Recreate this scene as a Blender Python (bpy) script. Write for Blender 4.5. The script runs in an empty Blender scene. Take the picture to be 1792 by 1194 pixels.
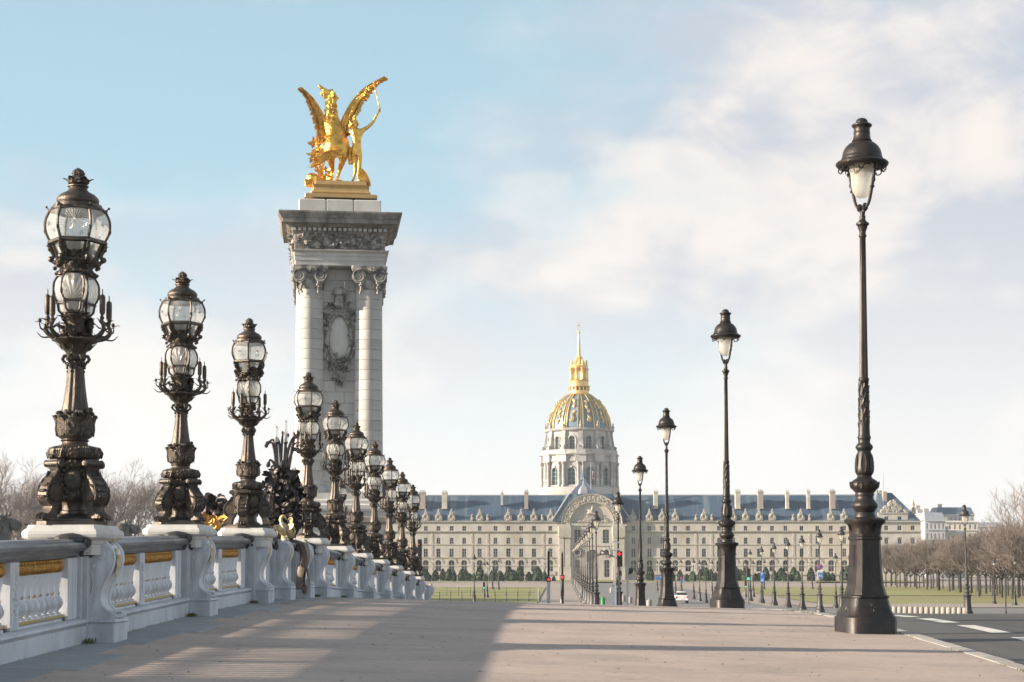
import bpy, bmesh, math, random
from mathutils import Matrix, Vector
R = math.radians
PI = math.pi
random.seed(7)
sc = bpy.context.scene
col = sc.collection

# ------------------------------------------------------------------ camera
F_PX = 3000.0
TILT = R(2.8)
AXIS_Y = 985.0 - F_PX * math.tan(TILT)          # picture row of the optical axis
CAM_Z = 1.0
cam_d = bpy.data.cameras.new('camera')
cam = bpy.data.objects.new('camera', cam_d)
col.objects.link(cam)
cam.location = (0, 0, CAM_Z)
cam.rotation_euler = (R(90) + TILT, 0, 0)
cam_d.sensor_width = 36
cam_d.lens = 36 * F_PX / 1792
cam_d.shift_y = (AXIS_Y - 597) / 1792
cam_d.clip_start = 0.2
cam_d.clip_end = 12000
sc.camera = cam

# ------------------------------------------------------------------ light
SUN_EL, SUN_BACK = R(15.0), R(11.0)
TO_SUN = Vector((-math.cos(SUN_EL) * math.cos(SUN_BACK), -math.cos(SUN_EL) * math.sin(SUN_BACK), math.sin(SUN_EL)))
sun_d = bpy.data.lights.new('sun', 'SUN')
sun_d.energy = 5.0
sun_d.angle = R(0.55)
sun_d.color = (1.0, 0.84, 0.66)
sun = bpy.data.objects.new('sun', sun_d)
col.objects.link(sun)
sun.rotation_euler = TO_SUN.to_track_quat('Z', 'Y').to_euler()
sun.location = (-60, -10, 40)

sc.view_settings.view_transform = 'Standard'
sc.view_settings.look = 'None'
sc.view_settings.exposure = 1.27
sc.view_settings.gamma = 1.0
sc.view_settings.use_curve_mapping = False
sc.render.engine = 'CYCLES'
sc.cycles.use_denoising = True
sc.cycles.max_bounces = 6
sc.cycles.diffuse_bounces = 3
sc.cycles.glossy_bounces = 3
sc.cycles.transmission_bounces = 4
sc.cycles.transparent_max_bounces = 16
sc.cycles.volume_bounces = 0

SKY_O = ((2.7, 26.35, 15.31), (20.36, 23.37, 4.96), (28.54, 11.53, 13.81))
def build_world():
    w = bpy.data.worlds.new('World')
    sc.world = w
    w.use_nodes = True
    nt = w.node_tree
    N, L = nt.nodes, nt.links
    N.clear()
    out = N.new('ShaderNodeOutputWorld')
    bg = N.new('ShaderNodeBackground')
    bg.inputs['Strength'].default_value = 0.053
    L.new(bg.outputs[0], out.inputs[0])
    sky = N.new('ShaderNodeTexSky')
    sky.sky_type = 'NISHITA'
    sky.sun_disc = False
    sky.sun_elevation = SUN_EL
    sky.sun_rotation = math.atan2(TO_SUN.x, TO_SUN.y)
    sky.altitude = 50
    sky.air_density = 1.0
    sky.dust_density = 1.5
    sky.ozone_density = 2.0
    tc = N.new('ShaderNodeTexCoord')
    def math_n(op, a, b=None, clamp=False):
        n = N.new('ShaderNodeMath'); n.operation = op; n.use_clamp = clamp
        for i, v in enumerate((a, b)):
            if v is None: continue
            if isinstance(v, (int, float)): n.inputs[i].default_value = v
            else: L.new(v, n.inputs[i])
        return n.outputs[0]
    def rng(v, a, b, c=0.0, d=1.0):
        n = N.new('ShaderNodeMapRange'); n.interpolation_type = 'SMOOTHSTEP'
        L.new(v, n.inputs[0])
        for i, x in enumerate((a, b, c, d)): n.inputs[i + 1].default_value = x
        return n.outputs[0]
    def noise(scale, detail, loc, sxyz, rough=0.55, dist=0.0):
        m = N.new('ShaderNodeMapping'); m.inputs['Location'].default_value = loc; m.inputs['Scale'].default_value = sxyz
        L.new(tc.outputs['Generated'], m.inputs[0])
        n = N.new('ShaderNodeTexNoise'); n.inputs['Scale'].default_value = scale
        n.inputs['Detail'].default_value = detail; n.inputs['Roughness'].default_value = rough; n.inputs['Distortion'].default_value = dist
        L.new(m.outputs[0], n.inputs[0])
        return n.outputs['Fac']
    def mix(f, a, b):
        n = N.new('ShaderNodeMix'); n.data_type = 'RGBA'
        L.new(f, n.inputs['Factor']) if not isinstance(f, float) else setattr(n.inputs['Factor'], 'default_value', f)
        for k, v in ((6, a), (7, b)):
            if isinstance(v, tuple): n.inputs[k].default_value = (*v, 1)
            else: L.new(v, n.inputs[k])
        return n.outputs[2]
    sep = N.new('ShaderNodeSeparateXYZ'); L.new(tc.outputs['Generated'], sep.inputs[0])
    z = sep.outputs['Z']
    # thin high veil, cloud banks with warm tops, whitish air near the horizon
    base = mix(rng(z, 0.12, 0.75, 0.85, 0.25), sky.outputs[0], (4.1, 6.2, 7.3))
    big = noise(2.3, 3.0, SKY_O[0], (1.0, 1.0, 2.3), 0.5, 0.15)
    fine = noise(8.0, 6.0, SKY_O[1], (1.0, 1.0, 1.8), 0.54, 0.2)
    m = math_n('ADD', math_n('MULTIPLY', big, 0.78), math_n('MULTIPLY', fine, 0.22))
    cover = rng(m, 0.41, 0.55)
    tone = math_n('ADD', math_n('MULTIPLY', noise(5.5, 3.0, SKY_O[2], (1.0, 1.0, 2.0), 0.5, 0.3), 0.6), math_n('MULTIPLY', noise(13.0, 6.0, SKY_O[1], (1.0, 1.0, 1.6), 0.55, 0.3), 0.4))
    cc = mix(rng(tone, 0.44, 0.58), (4.9, 5.15, 5.75), (7.9, 7.2, 6.75))
    c = mix(math_n('MULTIPLY', cover, rng(z, 0.25, 0.9, 0.92, 0.30)), base, cc)
    hz = rng(z, 0.0, 0.235, 1.0, 0.0)
    hz = math_n('MULTIPLY', hz, 0.98)
    c = mix(hz, c, (8.2, 8.1, 7.9))
    L.new(c, bg.inputs['Color'])
build_world()

def at(px, py, y):
    """world point at distance y that shows at picture column px, row py"""
    cx, cy = (px - 896) / F_PX, (AXIS_Y - py) / F_PX
    k = y / (math.cos(TILT) - cy * math.sin(TILT))
    return Vector((cx * k, y, CAM_Z + k * (math.sin(TILT) + cy * math.cos(TILT))))

# ------------------------------------------------------------------ materials
MATS = {}
def mat(name, c, rough=0.7, metal=0.0, c2=None, scale=3.0, stretch=(1, 1, 1), lo=0.35, hi=0.65, bump=0.0, bscale=30.0, rand=0.0,
        c3=None, scale3=0.6, lo3=0.5, hi3=0.7, spec=None, detail=6.0, bdist=0.02):
    if name in MATS: return MATS[name]
    m = bpy.data.materials.new(name); m.use_nodes = True
    nt = m.node_tree; N, L = nt.nodes, nt.links
    p = N['Principled BSDF']
    p.inputs['Roughness'].default_value = rough
    p.inputs['Metallic'].default_value = metal
    if spec is not None: p.inputs['Specular IOR Level'].default_value = spec
    tc = N.new('ShaderNodeTexCoord')
    def nz(sc_, st, det=detail):
        mp = N.new('ShaderNodeMapping'); mp.inputs['Scale'].default_value = st
        L.new(tc.outputs['Object'], mp.inputs[0])
        n = N.new('ShaderNodeTexNoise'); n.inputs['Scale'].default_value = sc_; n.inputs['Detail'].default_value = det
        n.inputs['Roughness'].default_value = 0.62
        L.new(mp.outputs[0], n.inputs[0]); return n.outputs['Fac']
    def mx(f, a, b):
        n = N.new('ShaderNodeMix'); n.data_type = 'RGBA'; L.new(f, n.inputs['Factor'])
        for k, v in ((6, a), (7, b)):
            if isinstance(v, tuple): n.inputs[k].default_value = (*v, 1)
            else: L.new(v, n.inputs[k])
        return n.outputs[2]
    def rg(v, a, b, c_=0.0, d=1.0):
        n = N.new('ShaderNodeMapRange'); L.new(v, n.inputs[0])
        for i, x in enumerate((a, b, c_, d)): n.inputs[i + 1].default_value = x
        return n.outputs[0]
    cur = c
    if c2: cur = mx(rg(nz(scale, stretch), lo, hi), cur, c2)
    if c3: cur = mx(rg(nz(scale3, stretch), lo3, hi3), cur, c3)
    if rand:
        oi = N.new('ShaderNodeObjectInfo')
        h = N.new('ShaderNodeHueSaturation')
        L.new(rg(oi.outputs['Random'], 0, 1, 1 - rand, 1 + rand), h.inputs['Value'])
        if isinstance(cur, tuple): h.inputs['Color'].default_value = (*cur, 1)
        else: L.new(cur, h.inputs['Color'])
        cur = h.outputs[0]
    if isinstance(cur, tuple): p.inputs['Base Color'].default_value = (*cur, 1)
    else: L.new(cur, p.inputs['Base Color'])
    if bump:
        b = N.new('ShaderNodeBump'); b.inputs['Strength'].default_value = bump; b.inputs['Distance'].default_value = bdist
        L.new(nz(bscale, (1, 1, 1), 4.0), b.inputs['Height']); L.new(b.outputs[0], p.inputs['Normal'])
    MATS[name] = m
    return m
def glow(name, c, s):
    m = mat(name, c, 0.4); p = m.node_tree.nodes['Principled BSDF']
    p.inputs['Emission Color'].default_value = (*c, 1); p.inputs['Emission Strength'].default_value = s
    return m
def glassy(name, tint, clear, rough, kind=None):
    """old cast glass: partly see-through, partly milky, with cast relief"""
    m = bpy.data.materials.new(name); m.use_nodes = True
    nt = m.node_tree; N, L = nt.nodes, nt.links
    p = N['Principled BSDF']; out = N['Material Output']
    p.inputs['Base Color'].default_value = (*tint, 1); p.inputs['Roughness'].default_value = rough
    p.inputs['Transmission Weight'].default_value = 0.2
    tr = N.new('ShaderNodeBsdfTransparent'); tr.inputs[0].default_value = (0.93, 0.95, 0.95, 1)
    tl = N.new('ShaderNodeBsdfTranslucent'); tl.inputs[0].default_value = (*tint, 1)
    a = N.new('ShaderNodeMixShader'); a.inputs[0].default_value = 0.5
    L.new(p.outputs[0], a.inputs[1]); L.new(tl.outputs[0], a.inputs[2])
    b = N.new('ShaderNodeMixShader'); b.inputs[0].default_value = clear
    L.new(a.outputs[0], b.inputs[1]); L.new(tr.outputs[0], b.inputs[2]); L.new(b.outputs[0], out.inputs[0])
    if kind:
        tc = N.new('ShaderNodeTexCoord'); s = N.new('ShaderNodeSeparateXYZ'); L.new(tc.outputs['Object'], s.inputs[0])
        def mt(op, x, y=None):
            n = N.new('ShaderNodeMath'); n.operation = op
            for i, v in enumerate((x, y)):
                if v is None: continue
                if isinstance(v, (int, float)): n.inputs[i].default_value = v
                else: L.new(v, n.inputs[i])
            return n.outputs[0]
        zz = mt('SUBTRACT', s.outputs['Z'], kind[0])
        ang = mt('ARCTAN2', zz, s.outputs['Y'])
        rad = mt('SQRT', mt('ADD', mt('MULTIPLY', zz, zz), mt('MULTIPLY', s.outputs['Y'], s.outputs['Y'])))
        w = mt('SINE', mt('MULTIPLY', ang, kind[1]))
        fade = N.new('ShaderNodeMapRange'); L.new(rad, fade.inputs[0])
        for i, x in enumerate((kind[2] * 0.75, kind[2], 1.0, 0.0)): fade.inputs[i + 1].default_value = x
        h = mt('MULTIPLY', w, fade.outputs[0])
        bp = N.new('ShaderNodeBump'); bp.inputs['Strength'].default_value = 0.9; bp.inputs['Distance'].default_value = 0.012
        L.new(h, bp.inputs['Height']); L.new(bp.outputs[0], p.inputs['Normal'])
        sepc = N.new('ShaderNodeMapRange'); L.new(h, sepc.inputs[0])
        for i, x in enumerate((-1.0, 1.0, clear + 0.22, clear - 0.25)): sepc.inputs[i + 1].default_value = x
        L.new(sepc.outputs[0], b.inputs[0])
    MATS[name] = m
    return m

mat('white_stone', (0.62, 0.65, 0.70), 0.62, c2=(0.46, 0.485, 0.53), scale=2.6, stretch=(1, 1, 0.4), c3=(0.34, 0.33, 0.315), scale3=1.4, lo3=0.54, hi3=0.76, bump=0.25, bscale=60, rand=0.05)
mat('white_paint', (0.69, 0.72, 0.77), 0.5, c2=(0.57, 0.60, 0.645), scale=5, stretch=(1, 1, 0.3), c3=(0.33, 0.325, 0.32), scale3=2.6, lo3=0.50, hi3=0.78, bump=0.25, bscale=40, rand=0.06)
mat('pedestal_stone', (0.62, 0.61, 0.58), 0.6, c2=(0.50, 0.49, 0.47), scale=3, stretch=(1, 1, 0.4), c3=(0.36, 0.34, 0.31), scale3=2.0, lo3=0.58, hi3=0.78, bump=0.2, bscale=50)
mat('dark_coping', (0.13, 0.135, 0.145), 0.38, c2=(0.26, 0.27, 0.28), scale=2.0, stretch=(1, 0.35, 1.6), lo=0.42, hi=0.66, c3=(0.045, 0.045, 0.05), scale3=1.1, lo3=0.48, hi3=0.62, bump=0.3, bscale=45, rand=0.1)
mat('soot_and_shade', (0.03, 0.03, 0.033), 0.6, c2=(0.06, 0.058, 0.055), bump=0.5, bscale=25)  # soot on the carvings, and painted shade in the dome gallery
mat('bronze', (0.055, 0.045, 0.038), 0.4, 0.5, c2=(0.14, 0.108, 0.083), scale=5, lo=0.4, hi=0.72, c3=(0.05, 0.055, 0.05), scale3=1.7, bump=0.35, bscale=55, rand=0.08)
mat('bronze_ornament', (0.045, 0.038, 0.033), 0.43, 0.45, c2=(0.16, 0.122, 0.093), scale=14, lo=0.4, hi=0.72, bump=0.8, bscale=42, rand=0.08, bdist=0.03)
mat('dark_bronze', (0.032, 0.032, 0.04), 0.4, 0.55, c2=(0.075, 0.06, 0.055), scale=6, bump=0.6, bscale=28)
mat('pelt_bronze', (0.27, 0.22, 0.185), 0.42, 0.35, c2=(0.13, 0.11, 0.10), scale=5, stretch=(1, 1, 0.3), bump=0.5, bscale=30)
mat('iron', (0.018, 0.017, 0.017), 0.42, 0.3, c2=(0.042, 0.030, 0.024), scale=4, lo=0.42, hi=0.75, bump=0.25, bscale=40, rand=0.06)
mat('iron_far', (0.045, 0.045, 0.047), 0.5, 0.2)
mat('gold', (1.0, 0.64, 0.16), 0.27, 1.0, c2=(0.78, 0.38, 0.055), scale=2.5, c3=(0.30, 0.16, 0.05), scale3=1.6, lo3=0.52, hi3=0.72, bump=0.9, bscale=3.5, bdist=0.12)  # dark brown patches put the statue's shadows into the gold colour
mat('gold_trim', (0.62, 0.36, 0.10), 0.5, 0.7, c2=(0.34, 0.17, 0.045), scale=16, bump=0.6, bscale=60)
mat('gold_flake', (0.60, 0.44, 0.17), 0.5, 0.5, c2=(0.5, 0.48, 0.42), scale=11, lo=0.45, hi=0.6, bump=0.4, bscale=60)
mat('gold_base', (0.55, 0.37, 0.15), 0.5, 0.35, c2=(0.45, 0.30, 0.13), scale=2, bump=0.2)
mat('pavement', (0.46, 0.365, 0.31), 0.85, c2=(0.35, 0.29, 0.255), scale=1.1, stretch=(0.5, 1, 1), lo=0.38, hi=0.66, c3=(0.50, 0.41, 0.35), scale3=14.0, lo3=0.5, hi3=0.72, bump=0.6, bscale=45, bdist=0.02, detail=9.0)
def gum_spots(name, sc_=1.6, r=0.035, c=(0.13, 0.115, 0.105)):
    m = MATS[name]; nt = m.node_tree; N, L = nt.nodes, nt.links; p = N['Principled BSDF']
    src = p.inputs['Base Color'].links[0].from_socket
    tc = N.new('ShaderNodeTexCoord')
    def spots(scale, r0, amt, col_, prev, rnd):
        v = N.new('ShaderNodeTexVoronoi'); v.voronoi_dimensions = '2D'; v.inputs['Scale'].default_value = scale; v.inputs['Randomness'].default_value = rnd
        L.new(tc.outputs['Object'], v.inputs['Vector'])
        q = N.new('ShaderNodeMapRange'); L.new(v.outputs['Distance'], q.inputs[0])
        for i, x in enumerate((r0 * 0.5, r0, amt, 0.0)): q.inputs[i + 1].default_value = x
        mx = N.new('ShaderNodeMix'); mx.data_type = 'RGBA'; L.new(q.outputs[0], mx.inputs['Factor']); L.new(prev, mx.inputs[6]); mx.inputs[7].default_value = (*col_, 1)
        return mx.outputs[2]
    a = spots(sc_, sc_ * r, 0.55, c, src, 1.0)
    b = spots(0.35, 0.30, 0.28, (0.24, 0.205, 0.185), a, 1.0)
    L.new(b, p.inputs['Base Color'])
gum_spots('pavement')
mat('asphalt', (0.058, 0.058, 0.06), 0.8, c2=(0.10, 0.096, 0.092), scale=0.8, stretch=(1, 0.08, 1), c3=(0.042, 0.038, 0.036), scale3=0.25, bump=0.4, bscale=80, bdist=0.01)
mat('far_asphalt', (0.17, 0.165, 0.165), 0.85, c2=(0.21, 0.20, 0.195), scale=0.1)
mat('sandy_ground', (0.36, 0.30, 0.255), 0.9, c2=(0.30, 0.255, 0.22), scale=0.06)
mat('kerb_granite', (0.44, 0.40, 0.36), 0.75, c2=(0.30, 0.285, 0.265), scale=3.5, bump=0.4, bscale=50, rand=0.2)
mat('slab_granite', (0.30, 0.31, 0.32), 0.75, c2=(0.24, 0.25, 0.26), scale=2.0, bump=0.3, bscale=60, rand=0.12)
mat('road_paint', (0.66, 0.64, 0.60), 0.7, c2=(0.22, 0.21, 0.20), scale=5, lo=0.52, hi=0.72, detail=9.0)
mat('lawn', (0.29, 0.275, 0.095), 0.9, c2=(0.22, 0.235, 0.075), scale=0.16, c3=(0.23, 0.20, 0.095), scale3=0.05, lo3=0.45, hi3=0.65, bump=0.6, bscale=3)
mat('tuft', (0.09, 0.11, 0.03), 0.8, c2=(0.16, 0.14, 0.06), scale=5)
mat('river', (0.05, 0.07, 0.06), 0.15, bump=0.3, bscale=1.2)
mat('pylon_stone', (0.60, 0.58, 0.545), 0.8, c2=(0.50, 0.48, 0.45), scale=0.8, stretch=(1, 1, 0.5), c3=(0.40, 0.38, 0.355), scale3=0.5, lo3=0.5, hi3=0.75, bump=0.3, bscale=12, rand=0.10)
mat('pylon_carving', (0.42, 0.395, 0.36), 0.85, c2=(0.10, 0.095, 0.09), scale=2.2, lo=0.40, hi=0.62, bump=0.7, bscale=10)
mat('dark_stone', (0.34, 0.31, 0.28), 0.85, c2=(0.13, 0.12, 0.11), scale=1.2, stretch=(1, 1, 0.3), bump=0.4, bscale=12)  # darker grey-brown stone with vertical streaks
mat('facade_stone', (0.52, 0.495, 0.455), 0.85, c2=(0.42, 0.40, 0.37), scale=0.35, stretch=(1, 1, 0.5), c3=(0.34, 0.305, 0.265), scale3=0.12, lo3=0.5, hi3=0.75, bump=0.2, bscale=3)
mat('facade_trim', (0.52, 0.49, 0.43), 0.85, c2=(0.36, 0.335, 0.30), scale=0.5, bump=0.3, bscale=4)
mat('facade_carving', (0.50, 0.46, 0.40), 0.85, c2=(0.26, 0.24, 0.22), scale=1.6, lo=0.42, hi=0.62, bump=0.6, bscale=4)
mat('slate', (0.055, 0.095, 0.145), 0.55, c2=(0.24, 0.28, 0.31), scale=0.55, stretch=(1, 0.04, 0.06), lo=0.50, hi=0.74, c3=(0.038, 0.075, 0.125), scale3=0.14, lo3=0.45, hi3=0.6, bump=0.2, bscale=5)
mat('lead_blue', (0.07, 0.11, 0.17), 0.5, c2=(0.14, 0.19, 0.25), scale=0.4, stretch=(1, 1, 0.15))
mat('grey_lead', (0.22, 0.25, 0.29), 0.5, c2=(0.30, 0.32, 0.35), scale=0.8)
mat('brick_chimney', (0.37, 0.30, 0.265), 0.9, c2=(0.31, 0.28, 0.26), scale=1.5)
mat('pane_dark', (0.035, 0.045, 0.055), 0.12, rand=0.7)
mat('pane_green', (0.015, 0.05, 0.052), 0.12, rand=0.2)
mat('window_white', (0.50, 0.48, 0.45), 0.6, rand=0.15)
mat('church_stone', (0.49, 0.485, 0.465), 0.85, c2=(0.37, 0.36, 0.34), scale=0.25, stretch=(1, 1, 0.4), c3=(0.36, 0.32, 0.28), scale3=0.12, lo3=0.52, hi3=0.75)
mat('church_trim', (0.49, 0.475, 0.45), 0.85, c2=(0.25, 0.245, 0.235), scale=0.5)
mat('gilt_lead', (0.86, 0.62, 0.26), 0.42, 0.65, c2=(0.66, 0.45, 0.17), scale=0.5, bump=0.2, bscale=3)
mat('dome_panel', (0.13, 0.21, 0.29), 0.5, 0.1, c2=(0.30, 0.33, 0.30), scale=0.35, stretch=(1, 1, 0.4), lo=0.5, hi=0.75)
mat('bark', (0.028, 0.026, 0.025), 0.9, c2=(0.05, 0.043, 0.038), scale=2.0)
mat('twig', (0.095, 0.078, 0.068), 0.9, c2=(0.18, 0.15, 0.135), scale=0.4, rand=0.16)
mat('pale_twig', (0.30, 0.255, 0.235), 0.9, rand=0.1)
mat('yew', (0.026, 0.055, 0.034), 0.8, c2=(0.05, 0.085, 0.04), scale=1.5, rand=0.25)
mat('concrete', (0.31, 0.295, 0.27), 0.85, c2=(0.24, 0.23, 0.21), scale=3, rand=0.08)
mat('zinc_pole', (0.42, 0.44, 0.46), 0.45, 0.4)
mat('sign_white', (0.75, 0.75, 0.75), 0.5)
mat('sign_blue', (0.04, 0.17, 0.50), 0.45)
mat('sign_red', (0.55, 0.04, 0.05), 0.45)
mat('bin_green', (0.05, 0.27, 0.12), 0.5)
mat('black_box', (0.015, 0.015, 0.016), 0.5)
mat('car_paint', (0.72, 0.72, 0.72), 0.25, spec=0.6)
mat('car_glass', (0.03, 0.035, 0.04), 0.08)
mat('tyre', (0.02, 0.02, 0.02), 0.8)
mat('flag_blue', (0.04, 0.07, 0.3), 0.8)
mat('flag_red', (0.5, 0.03, 0.04), 0.8)
mat('haussmann', (0.50, 0.51, 0.52), 0.85, c2=(0.42, 0.43, 0.45), scale=0.2)
mat('pale_block', (0.66, 0.62, 0.55), 0.85, c2=(0.56, 0.53, 0.48), scale=0.1)
mat('lion_stone', (0.20, 0.19, 0.175), 0.9, c2=(0.10, 0.095, 0.09), scale=2.2, bump=0.8, bscale=6)
glow('red_light', (0.9, 0.02, 0.03), 0.9)
glow('green_light', (0.02, 0.7, 0.35), 0.8)
glassy('lantern_glass', (0.95, 0.96, 0.95), 0.50, 0.18, (0.0, 30.0, 0.19))
glassy('shell_glass', (0.95, 0.95, 0.93), 0.40, 0.2, (-0.17, 22.0, 0.36))
glassy('plain_glass', (0.92, 0.92, 0.90), 0.5, 0.15)
glassy('bell_glass', (0.86, 0.82, 0.72), 0.38, 0.25)

# ------------------------------------------------------------------ mesh helpers
def rot(rx=0, ry=0, rz=0, loc=(0, 0, 0), s=1.0):
    M = Matrix.Translation(loc) @ Matrix.Rotation(rz, 4, 'Z') @ Matrix.Rotation(ry, 4, 'Y') @ Matrix.Rotation(rx, 4, 'X')
    if s != 1.0:
        M = M @ (Matrix.Diagonal((*s, 1)) if isinstance(s, tuple) else Matrix.Scale(s, 4))
    return M
class MB:
    def __init__(self): self.v, self.f, self.m, self.s = [], [], [], []
    def add(self, vs, fs, m=0, smooth=False, M=None):
        o = len(self.v)
        self.v += [tuple(M @ Vector(p)) for p in vs] if M is not None else [tuple(p) for p in vs]
        for f in fs:
            self.f.append([i + o for i in f]); self.m.append(m); self.s.append(smooth)
        return self
    def loft(self, rings, m=0, smooth=True, closed=True, cap=(True, True), M=None):
        n = len(rings[0]); vs = [p for r in rings for p in r]; fs = []
        for i in range(len(rings) - 1):
            for j in range(n if closed else n - 1):
                k = (j + 1) % n
                fs.append((i * n + j, i * n + k, (i + 1) * n + k, (i + 1) * n + j))
        if cap[0]: fs.append(tuple(range(n - 1, -1, -1)))
        if cap[1]: fs.append(tuple(range((len(rings) - 1) * n, len(rings) * n)))
        return self.add(vs, fs, m, smooth, M)
    def lathe(self, prof, n=16, m=0, smooth=True, M=None, flute=None, ph=0.0, sx=1.0, sy=1.0):
        rings = []
        for p in prof:
            r, z = p[0], p[1]; fl = flute if len(p) < 3 else p[2]
            ring = []
            for j in range(n):
                a = 2 * PI * j / n + ph
                rr = max(r, 1e-4) * (1 + (fl[1] * math.cos(fl[0] * a) if fl else 0))
                ring.append((rr * math.cos(a) * sx, rr * math.sin(a) * sy, z))
            rings.append(ring)
        return self.loft(rings, m, smooth, M=M)
    def sq(self, prof, m=0, smooth=False, ch=0.25, M=None, asp=1.0):
        """stacked square sections with cut corners: prof = (half width, z)"""
        rings = []
        for h, z in prof:
            c = h * (1 - ch)
            rings.append([(h, -c * asp, z), (h, c * asp, z), (c, h * asp, z), (-c, h * asp, z), (-h, c * asp, z), (-h, -c * asp, z), (-c, -h * asp, z), (c, -h * asp, z)])
        return self.loft(rings, m, smooth, M=M)
    def box(self, x0, x1, y0, y1, z0, z1, m=0, M=None, b=0.0):
        if b <= 0:
            vs = [(x0, y0, z0), (x1, y0, z0), (x1, y1, z0), (x0, y1, z0), (x0, y0, z1), (x1, y0, z1), (x1, y1, z1), (x0, y1, z1)]
            fs = [(3, 2, 1, 0), (4, 5, 6, 7), (0, 1, 5, 4), (1, 2, 6, 5), (2, 3, 7, 6), (3, 0, 4, 7)]
            return self.add(vs, fs, m, False, M)
        def ring(i, z):
            a0, a1, b0, b1 = x0 + i, x1 - i, y0 + i, y1 - i
            return [(a0 + b, b0, z), (a1 - b, b0, z), (a1, b0 + b, z), (a1, b1 - b, z), (a1 - b, b1, z), (a0 + b, b1, z), (a0, b1 - b, z), (a0, b0 + b, z)]
        return self.loft([ring(b, z0), ring(0, z0 + b), ring(0, z1 - b), ring(b, z1)], m, False, M=M)
    def tube(self, pts, rad, n=6, m=0, M=None, cap=True, smooth=True):
        pts = [Vector(p) for p in pts]
        if not isinstance(rad, (list, tuple)): rad = [rad] * len(pts)
        rings = []; up = None
        for i, p in enumerate(pts):
            t = (pts[min(i + 1, len(pts) - 1)] - pts[max(i - 1, 0)])
            t = t.normalized() if t.length > 1e-9 else Vector((0, 0, 1))
            if up is None:
                a = Vector((0, 0, 1)) if abs(t.z) < 0.9 else Vector((1, 0, 0))
                up = (a - t * a.dot(t)).normalized()
            else:
                up = up - t * up.dot(t)
                up = up.normalized() if up.length > 1e-6 else t.orthogonal().normalized()
            w = t.cross(up)
            rings.append([tuple(p + (up * math.cos(2 * PI * j / n) + w * math.sin(2 * PI * j / n)) * rad[i]) for j in range(n)])
        return self.loft(rings, m, smooth, cap=(cap, cap), M=M)
    def ball(self, c, r, n=8, k=5, m=0, M=None, jit=0.0):
        if not isinstance(r, (tuple, list)): r = (r, r, r)
        rings = []
        for i in range(k + 1):
            a = -PI / 2 + PI * i / k
            cr = max(math.cos(a), 0.02)
            ring = []
            for j in range(n):
                q = 1 + (random.uniform(-jit, jit) if jit else 0)
                ring.append((c[0] + r[0] * cr * math.cos(2 * PI * j / n) * q, c[1] + r[1] * cr * math.sin(2 * PI * j / n) * q, c[2] + r[2] * math.sin(a) * q))
            rings.append(ring)
        return self.loft(rings, m, True, M=M)
    def prism(self, poly, y0, y1, m=0, M=None, smooth=False):
        """polygon in x-z pushed along y"""
        a = [(p[0], y0, p[1]) for p in poly]; b = [(p[0], y1, p[1]) for p in poly]
        return self.loft([a, b], m, smooth, M=M)
    def leaf(self, base, d, nrm, ln, w, curl=0.6, m=0, k=5, M=None, fold=0.25):
        """a curved leaf with midrib; d = direction, nrm = its back, curling towards nrm at the tip"""
        base, d, nrm = Vector(base), Vector(d).normalized(), Vector(nrm)
        nrm = (nrm - d * nrm.dot(d))
        nrm = nrm.normalized() if nrm.length > 1e-6 else d.orthogonal().normalized()
        sd = d.cross(nrm)
        vs, fs = [], []; p = base.copy(); cd = d.copy(); cn = nrm.copy()
        for i in range(k + 1):
            t = i / k
            ww = w * (max(0.0, math.sin(PI * (0.14 + 0.80 * t))) ** 0.6) * 0.5
            vs += [tuple(p - sd * ww + cn * fold * ww), tuple(p), tuple(p + sd * ww + cn * fold * ww)]
            p = p + cd * ln / k
            cd2 = (cd + cn * math.tan(curl / k * (0.4 + 1.6 * t))).normalized()
            cn = (cn - cd2 * cn.dot(cd2)).normalized(); cd = cd2
        for i in range(k):
            a, b = i * 3, (i + 1) * 3
            fs += [(a, a + 1, b + 1, b), (a + 1, a + 2, b + 2, b + 1)]
        return self.add(vs, fs, m, True, M)
    def spiral(self, c, r0, turns, ax, y, w=0.012, n=5, m=0, M=None, flip=1, steps=30):
        pts = []; rad = []
        for i in range(steps + 1):
            t = i / steps; a = ax + flip * turns * 2 * PI * t; r = r0 * (1 - t) ** 0.85 + 0.002
            pts.append((c[0] + r * math.cos(a), y, c[1] + r * math.sin(a))); rad.append(w * (1 - 0.5 * t))
        return self.tube(pts, rad, n, m, M)
    def mesh(self, name, mats, sharp=40):
        me = bpy.data.meshes.new(name)
        me.from_pydata(self.v, [], self.f)
        for mm in (mats if isinstance(mats, (list, tuple)) else [mats]): me.materials.append(MATS[mm])
        me.polygons.foreach_set('material_index', self.m)
        me.polygons.foreach_set('use_smooth', self.s)
        me.update()
        if any(self.s): me.set_sharp_from_angle(angle=R(sharp))
        return me
    def build(self, name, mats, parent=None, loc=(0, 0, 0), rz=0, sharp=40):
        return link(name, self.mesh(name, mats, sharp), parent, loc, rz)
def link(name, me, parent=None, loc=(0, 0, 0), rz=0, rx=0, s=None):
    o = bpy.data.objects.new(name, me); col.objects.link(o)
    o.location = loc; o.rotation_euler = (rx, 0, rz)
    if s is not None: o.scale = s if isinstance(s, tuple) else (s, s, s)
    if parent is not None: o.parent = parent
    return o
def tag(o, label, cat, group=None, kind=None):
    if label: o['label'] = label
    if cat: o['category'] = cat
    if group: o['group'] = group
    if kind: o['kind'] = kind
    return o
def empty(name, loc=(0, 0, 0), rz=0, rx=0, s=None):
    return link(name, None, None, loc, rz, rx, s)
def kids(o): return [c for c in bpy.data.objects if c.parent == o]
def tree_of(o): return (o, [tree_of(c) for c in kids(o)])
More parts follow.
